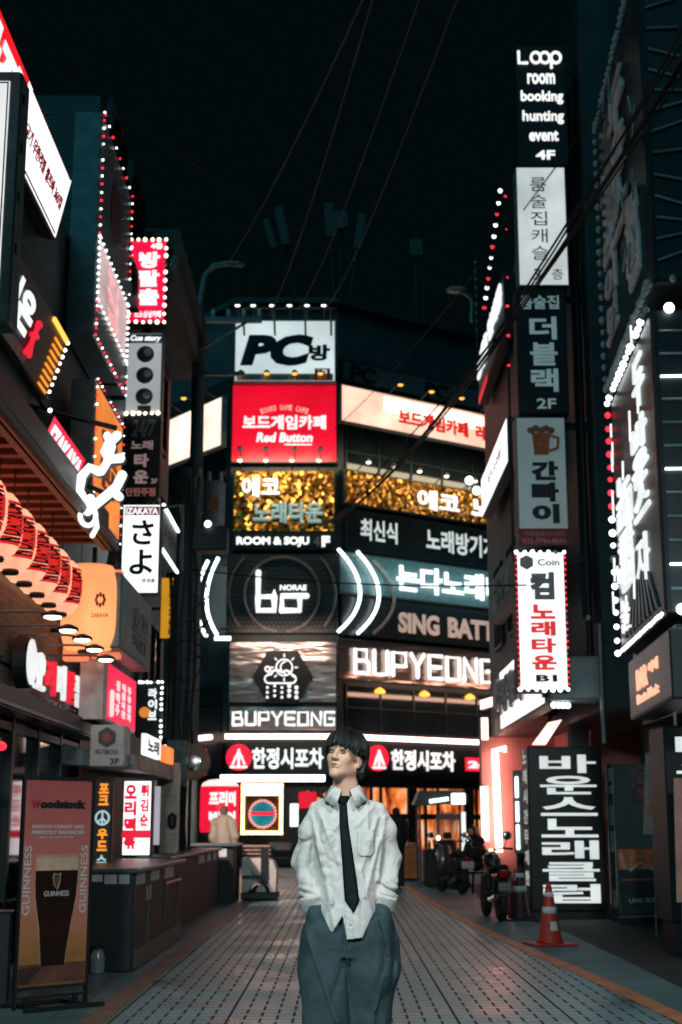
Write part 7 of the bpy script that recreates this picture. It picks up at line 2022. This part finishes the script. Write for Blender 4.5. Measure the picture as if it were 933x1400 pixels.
MB().loft([[(a_ * math.cos(t), y + .1 * math.sin(t), z) for t in [math.pi * i / 8 for i in range(9)]] + [(a_ * .9 * math.cos(t), y - .06, z) for t in (math.pi, 0)] for z, y, a_ in ((.30, 1.02, .20), (.6, 1.02, .24), (.9, 1.05, .24), (1.05, 1.08, .18))]).build('leg_shield', bodym, sc, smooth=True)
gls = glass('windshield', (.45, .42, .40), .1, .32)
ws = []
for z, y, a_ in ((1.0, 1.12, .20), (1.2, 1.06, .26), (1.45, .98, .26), (1.58, .93, .22), (1.64, .91, .12)): ws.append([(x_ * a_, y + .10 * (1 - x_ * x_), z) for x_ in (-1, -.5, 0, .5, 1)])
wsh = MB().loft(ws, False, False).build('windshield', gls, sc, smooth=True); mdf = wsh.modifiers.new('thick', 'SOLIDIFY'); mdf.thickness = .008
rimp = [r_[0] for r_ in ws] + [ws[-1][2]] + [r_[-1] for r_ in reversed(ws)]
MB().tube(rimp, .011, 5).build('windshield_rim', mat('rim_pale', (.45, .4, .38), .4), sc)
MB().tube([(-.34, .86, 1.04), (-.15, .98, 1.06), (.15, .98, 1.06), (.34, .86, 1.04)], .018, 8).build('handlebar', black, sc)
MB().ball((-.38, .86, 1.18), (.09, .03, .06), 12, 7).ball((.38, .86, 1.18), (.09, .03, .06), 12, 7).tube([(-.3, .9, 1.05), (-.38, .87, 1.16)], .01, 5).tube([(.3, .9, 1.05), (.38, .87, 1.16)], .01, 5).build('mirror', chrome, sc, smooth=True)
MB().box(-.13, .13, -.40, -.385, .52, .66).build('number_plate', mat('plate_pale', (.70, .66, .62), .4), sc)
MB().bbox(-.10, .10, -.40, -.33, .68, .74, .015).build('tail_light', mat('tail_red', (.30, .01, .015), .2), sc)
MB().bbox(-.09, .09, .86, .98, 1.1, 1.24, .03).build('dash', CAB, sc)
MB().ball((-.20, .93, 1.12), (.045, .04, .05), 10, 6).build('dash_lamp', emit('dash_lamp', (1, .8, .65), 4.0, False, 0), sc)
MB().tube([(-.2, .2, .25), (-.22, -.35, .32)], .05, 10).build('exhaust', chrome, sc)
MB().tube([(.18, .1, .28), (.26, .05, .01)], .014, 6).build('side_stand', CAB, sc)
# canopy cart behind the scooter
yk = 33.5; a, b_ = x_of(567, yk, 1.8), x_of(640, yk, 1.8)
o = thing('street_stall', 'dark canopied street stall with white strip lights behind the scooter', 'stall', ((a + b_) / 2, yk, 0))
zt = at(600, 1080, yk).z
MB().prism([(a, zt - .32), (a + .12, zt - .02), (b_ - .1, zt), (b_, zt - .1), (b_, zt - .28), (a + .2, zt - .34)], yk, yk + 1.4).build('canopy', mat('canopy_teal', (.05, .07, .075), .4, 0, .3, 3), o, world=True)
for x in (a + .12, b_ - .08):
    for y in (yk + .05, yk + 1.3): MB().tube([(x, y, .0), (x, y, zt - .3)], .03, 6).build('post', steel, o, world=True)
MB().bbox(a + .25, b_ - .02, yk + .1, yk + 1.2, .02, .85, .03).build('counter', ctr, o, world=True)
MB().tube([(a + .35, yk - .02, zt - .26), (b_ - .45, yk - .02, zt - .2)], .04, 8).build('strip_light', NEONW, o, world=True)
MB().bbox(b_ - .38, b_ - .06, yk - .04, yk - .002, zt - .32, zt - .08, .02).build('lamp_box', emit('stall_lamp', (.95, 1, 1), 2.5, False, 0), o, world=True)
MB().box(b_ - .16, b_ - .06, yk - .03, yk - .002, .7, zt - .5).build('light_post', emit('stall_post', (.9, .95, 1), 1.0, False), o, world=True)
mb = MB(); random.seed(4)
for i in range(9): mb.lathe((a + .35 + .12 * i, yk + .3, .852), [(.03, 0), (.035, .12), (.015, .16), (.015, .2)], 8)
mb.build('bottle_row', mat('bottle_brown', (.10, .05, .03), .2), o, world=True)
# orange box seats in front of the lit windows
def crate(label, u, v0, v1, Y, w_, m_):
    p = at(u, v1, Y); o = thing('box_seat', label, 'box', (p.x, Y, 0), R(8), None)
    h_ = at(u, v0, Y).z
    MB().bbox(-w_ / 2, w_ / 2, -.2, .25, .02, h_ * .7, .02).build('box', m_, o)
    MB().prism([(-w_ * .55, h_ * .7), (w_ * .55, h_ * .7), (w_ * .15, h_), (-w_ * .2, h_ * .96)], -.22, .27).build('lid', m_, o)
    MB().box(-w_ / 2 - .01, w_ / 2 + .01, -.21, .26, .005, .06).build('skid', CAB, o)
crate('pale orange box with a peaked lid in front of the lit windows', 562, 1152, 1182, 38.0, .62, mat('crate_orange', (.80, .30, .12), .5, 0, .15, 3))
crate('small white sack box between the pale orange box and the scooter', 589, 1160, 1190, 36.0, .42, mat('crate_white', (.62, .56, .52), .6, 0, .2, 5))
# bench and stools in the dark beside the doorway, left of the man
o = thing('bench', 'dark bench in front of the doorway between the white cart and the young man', 'bench', (x_of(393, 42, .5), 42, 0))
MB().box(-.7, .7, -.2, .2, .42, .47).build('seat', CAB, o)
MB().box(-.7, .7, .2, .24, .5, .85).build('backrest', CAB, o)
for x in (-.6, .6):
    MB().box(x - .03, x + .03, -.18, .22, 0, .419).build('leg', black, o); MB().box(x - .02, x + .02, .2, .238, .471, .5).build('stay', black, o)
# planter tubs near the pink pillar
for i, (u, Y, lab) in enumerate(((676, 29.0, 'left pale plant tub at the foot of the pink pillar'), (692, 28.6, 'right pale plant tub at the foot of the pink pillar'))):
    o = thing('planter', lab, 'planter', (x_of(u, Y, .3), Y, .004), 0, 'plant tubs by the pink pillar')
    MB().lathe((0, 0, 0), [(.15, 0), (.2, .3), (.22, .32), (.22, .38), (.18, .38), (.17, .33)], 18).build('pot', mat('pot_pink', (.42, .34, .30), .6), o)
    mb = MB(); random.seed(30 + i)
    for k in range(46):
        a_ = random.uniform(0, 6.28); l = random.uniform(.12, .3); el = random.uniform(.5, 1.4); d = Vector((math.cos(a_) * math.cos(el), math.sin(a_) * math.cos(el), math.sin(el)))
        p = Vector((random.uniform(-.1, .1), random.uniform(-.1, .1), .33)); e = d.cross(Vector((0, 0, 1))).normalized() * .025; q = p + d * l * .6
        mb.add([p, q + e, p + d * l, q - e], [(0, 1, 2, 3)])
    mb.build('leaves', mat('leaf_dark', (.035, .06, .035), .5), o)

# ------------------------------------------------------------------ added out-of-frame lamps, put in to light the pavement and the man
def street_or_fill_lamp(name, label, x, y, z, aim, watts, col, cone, reach):
    o = thing(name, label, 'added lamp', (x, y, 0))
    s_ = 1 if reach > 0 else -1
    MB().lathe((0, 0, 0), [(.12, 0), (.09, .2), (.07, z - .2)], 14).build('pole', steel, o, smooth=True)
    MB().tube([(0, 0, z - .3), (reach * .3, 0, z + .05), (reach, 0, z + .1)], .04, 8).build('arm', steel, o)
    MB().loft([[(reach + sx * a_, sy * a_ * .6, zz) for sx, sy in ((-1, -1), (1, -1), (1, 1), (-1, 1))] for zz, a_ in ((z + .12, .12), (z + .06, .22), (z + .02, .22))]).build('lamp_head', CAB, o)
    MB().box(reach - .19, reach + .19, -.11, .11, z + .008, z + .018).build('lens', emit('lamp_lens_lit', (.85, 1, 1), 6, False, 0), o)
    l = bpy.data.lights.new('lamp_light', 'SPOT'); l.energy = watts; l.color = col; l.spot_size = R(cone); l.spot_blend = .9; l.shadow_soft_size = .28
    q = bpy.data.objects.new('lamp_light', l); COL.objects.link(q); q.parent = o; q.location = (reach, 0, z - .06)
    q.rotation_euler = (Vector(aim) - Vector((x + reach, y, z))).to_track_quat('-Z', 'Y').to_euler()
street_or_fill_lamp('street_or_fill_lamp', 'added lamp post out of frame on the left kerb, put in as fill light', -2.9, 2.2, 4.4, (-.1, 9.6, .3), 1250, (.74, .98, 1.0), 84, 1.2)
street_or_fill_lamp('street_or_fill_lamp', 'added lamp post out of frame on the right kerb, put in as fill light', 3.2, 3.2, 4.8, (1.4, 12.5, .3), 1000, (.80, .97, 1.0), 84, -.9)

# the small warm lamp on the left building that lights the pavement under it
p = at(226, 1019, 25.2); o = thing('wall_lamp', 'small warm lamp on a bracket beside the cable pole above the serving rail', 'lamp', p)
MB().lathe((0, 0, 0), [(.03, .14), (.1, .05), (.12, 0)], 14).tube([(0, 0, .14), (0, .0, .22), (-.7, .0, .25)], .02, 6).build('shade', CAB, o)
MB().ball((0, 0, 0), (.09, .09, .05), 12, 6).build('bulb', emit('wall_lamp_bulb', (1, .75, .6), 5.0, False, 0), o)
l = bpy.data.lights.new('lamp_light', 'SPOT'); l.energy = 700; l.color = (1, .80, .70); l.spot_size = R(95); l.spot_blend = .8; l.shadow_soft_size = .1
q = bpy.data.objects.new('lamp_light', l); COL.objects.link(q); q.parent = o; q.location = (0, 0, -.08); q.rotation_euler = (R(52), 0, R(-12))

# air conditioners on the dark facades
def aircon(label, X, y, z, sgn):
    o = thing('air_conditioner', label, 'air conditioner', (X, y, z), R(90) if sgn > 0 else R(-90), 'air conditioners on the dark side walls')
    MB().bbox(-.42, .42, -.34, -.02, 0, .62, .02).build('casing', mat('aircon_pale', (.40, .44, .44), .5, 0, .25, 3), o)
    for r_ in (.06, .12, .18, .24): MB().tube([(-.1 + r_ * math.cos(k * math.pi / 10), -.352, .31 + r_ * math.sin(k * math.pi / 10)) for k in range(21)], .008, 4, False).build('grille_ring', CAB, o)
    MB().lathe((-.1, -.341, .31), [(.25, -.004), (.25, 0)], 20, 'y').build('fan_opening', black, o)
    for x in (-.35, .31): MB().box(x, x + .05, -.36, .0, -.05, -.002).box(x, x + .05, -.04, 0, -.35, -.05).build('bracket', CAB, o)
    MB().tube([(.38, -.1, .2), (.5, -.04, .1), (.52, -.03, -1.2)], .02, 6).build('hose', cab_w, o)
aircon('pale air conditioner on the narrow left building above the red escape room sign', -3.42, 20.0, 9.0, 1)
aircon('pale air conditioner on the narrow left building beside the tall bulb board', -3.42, 18.95, 7.3, 1)
aircon('pale air conditioner high on the club building behind the column of signs', 4.25, 19.4, 6.2, -1)
aircon('pale air conditioner low on the club building to the right of the bright karaoke sign', 4.25, 18.6, 3.5, -1)
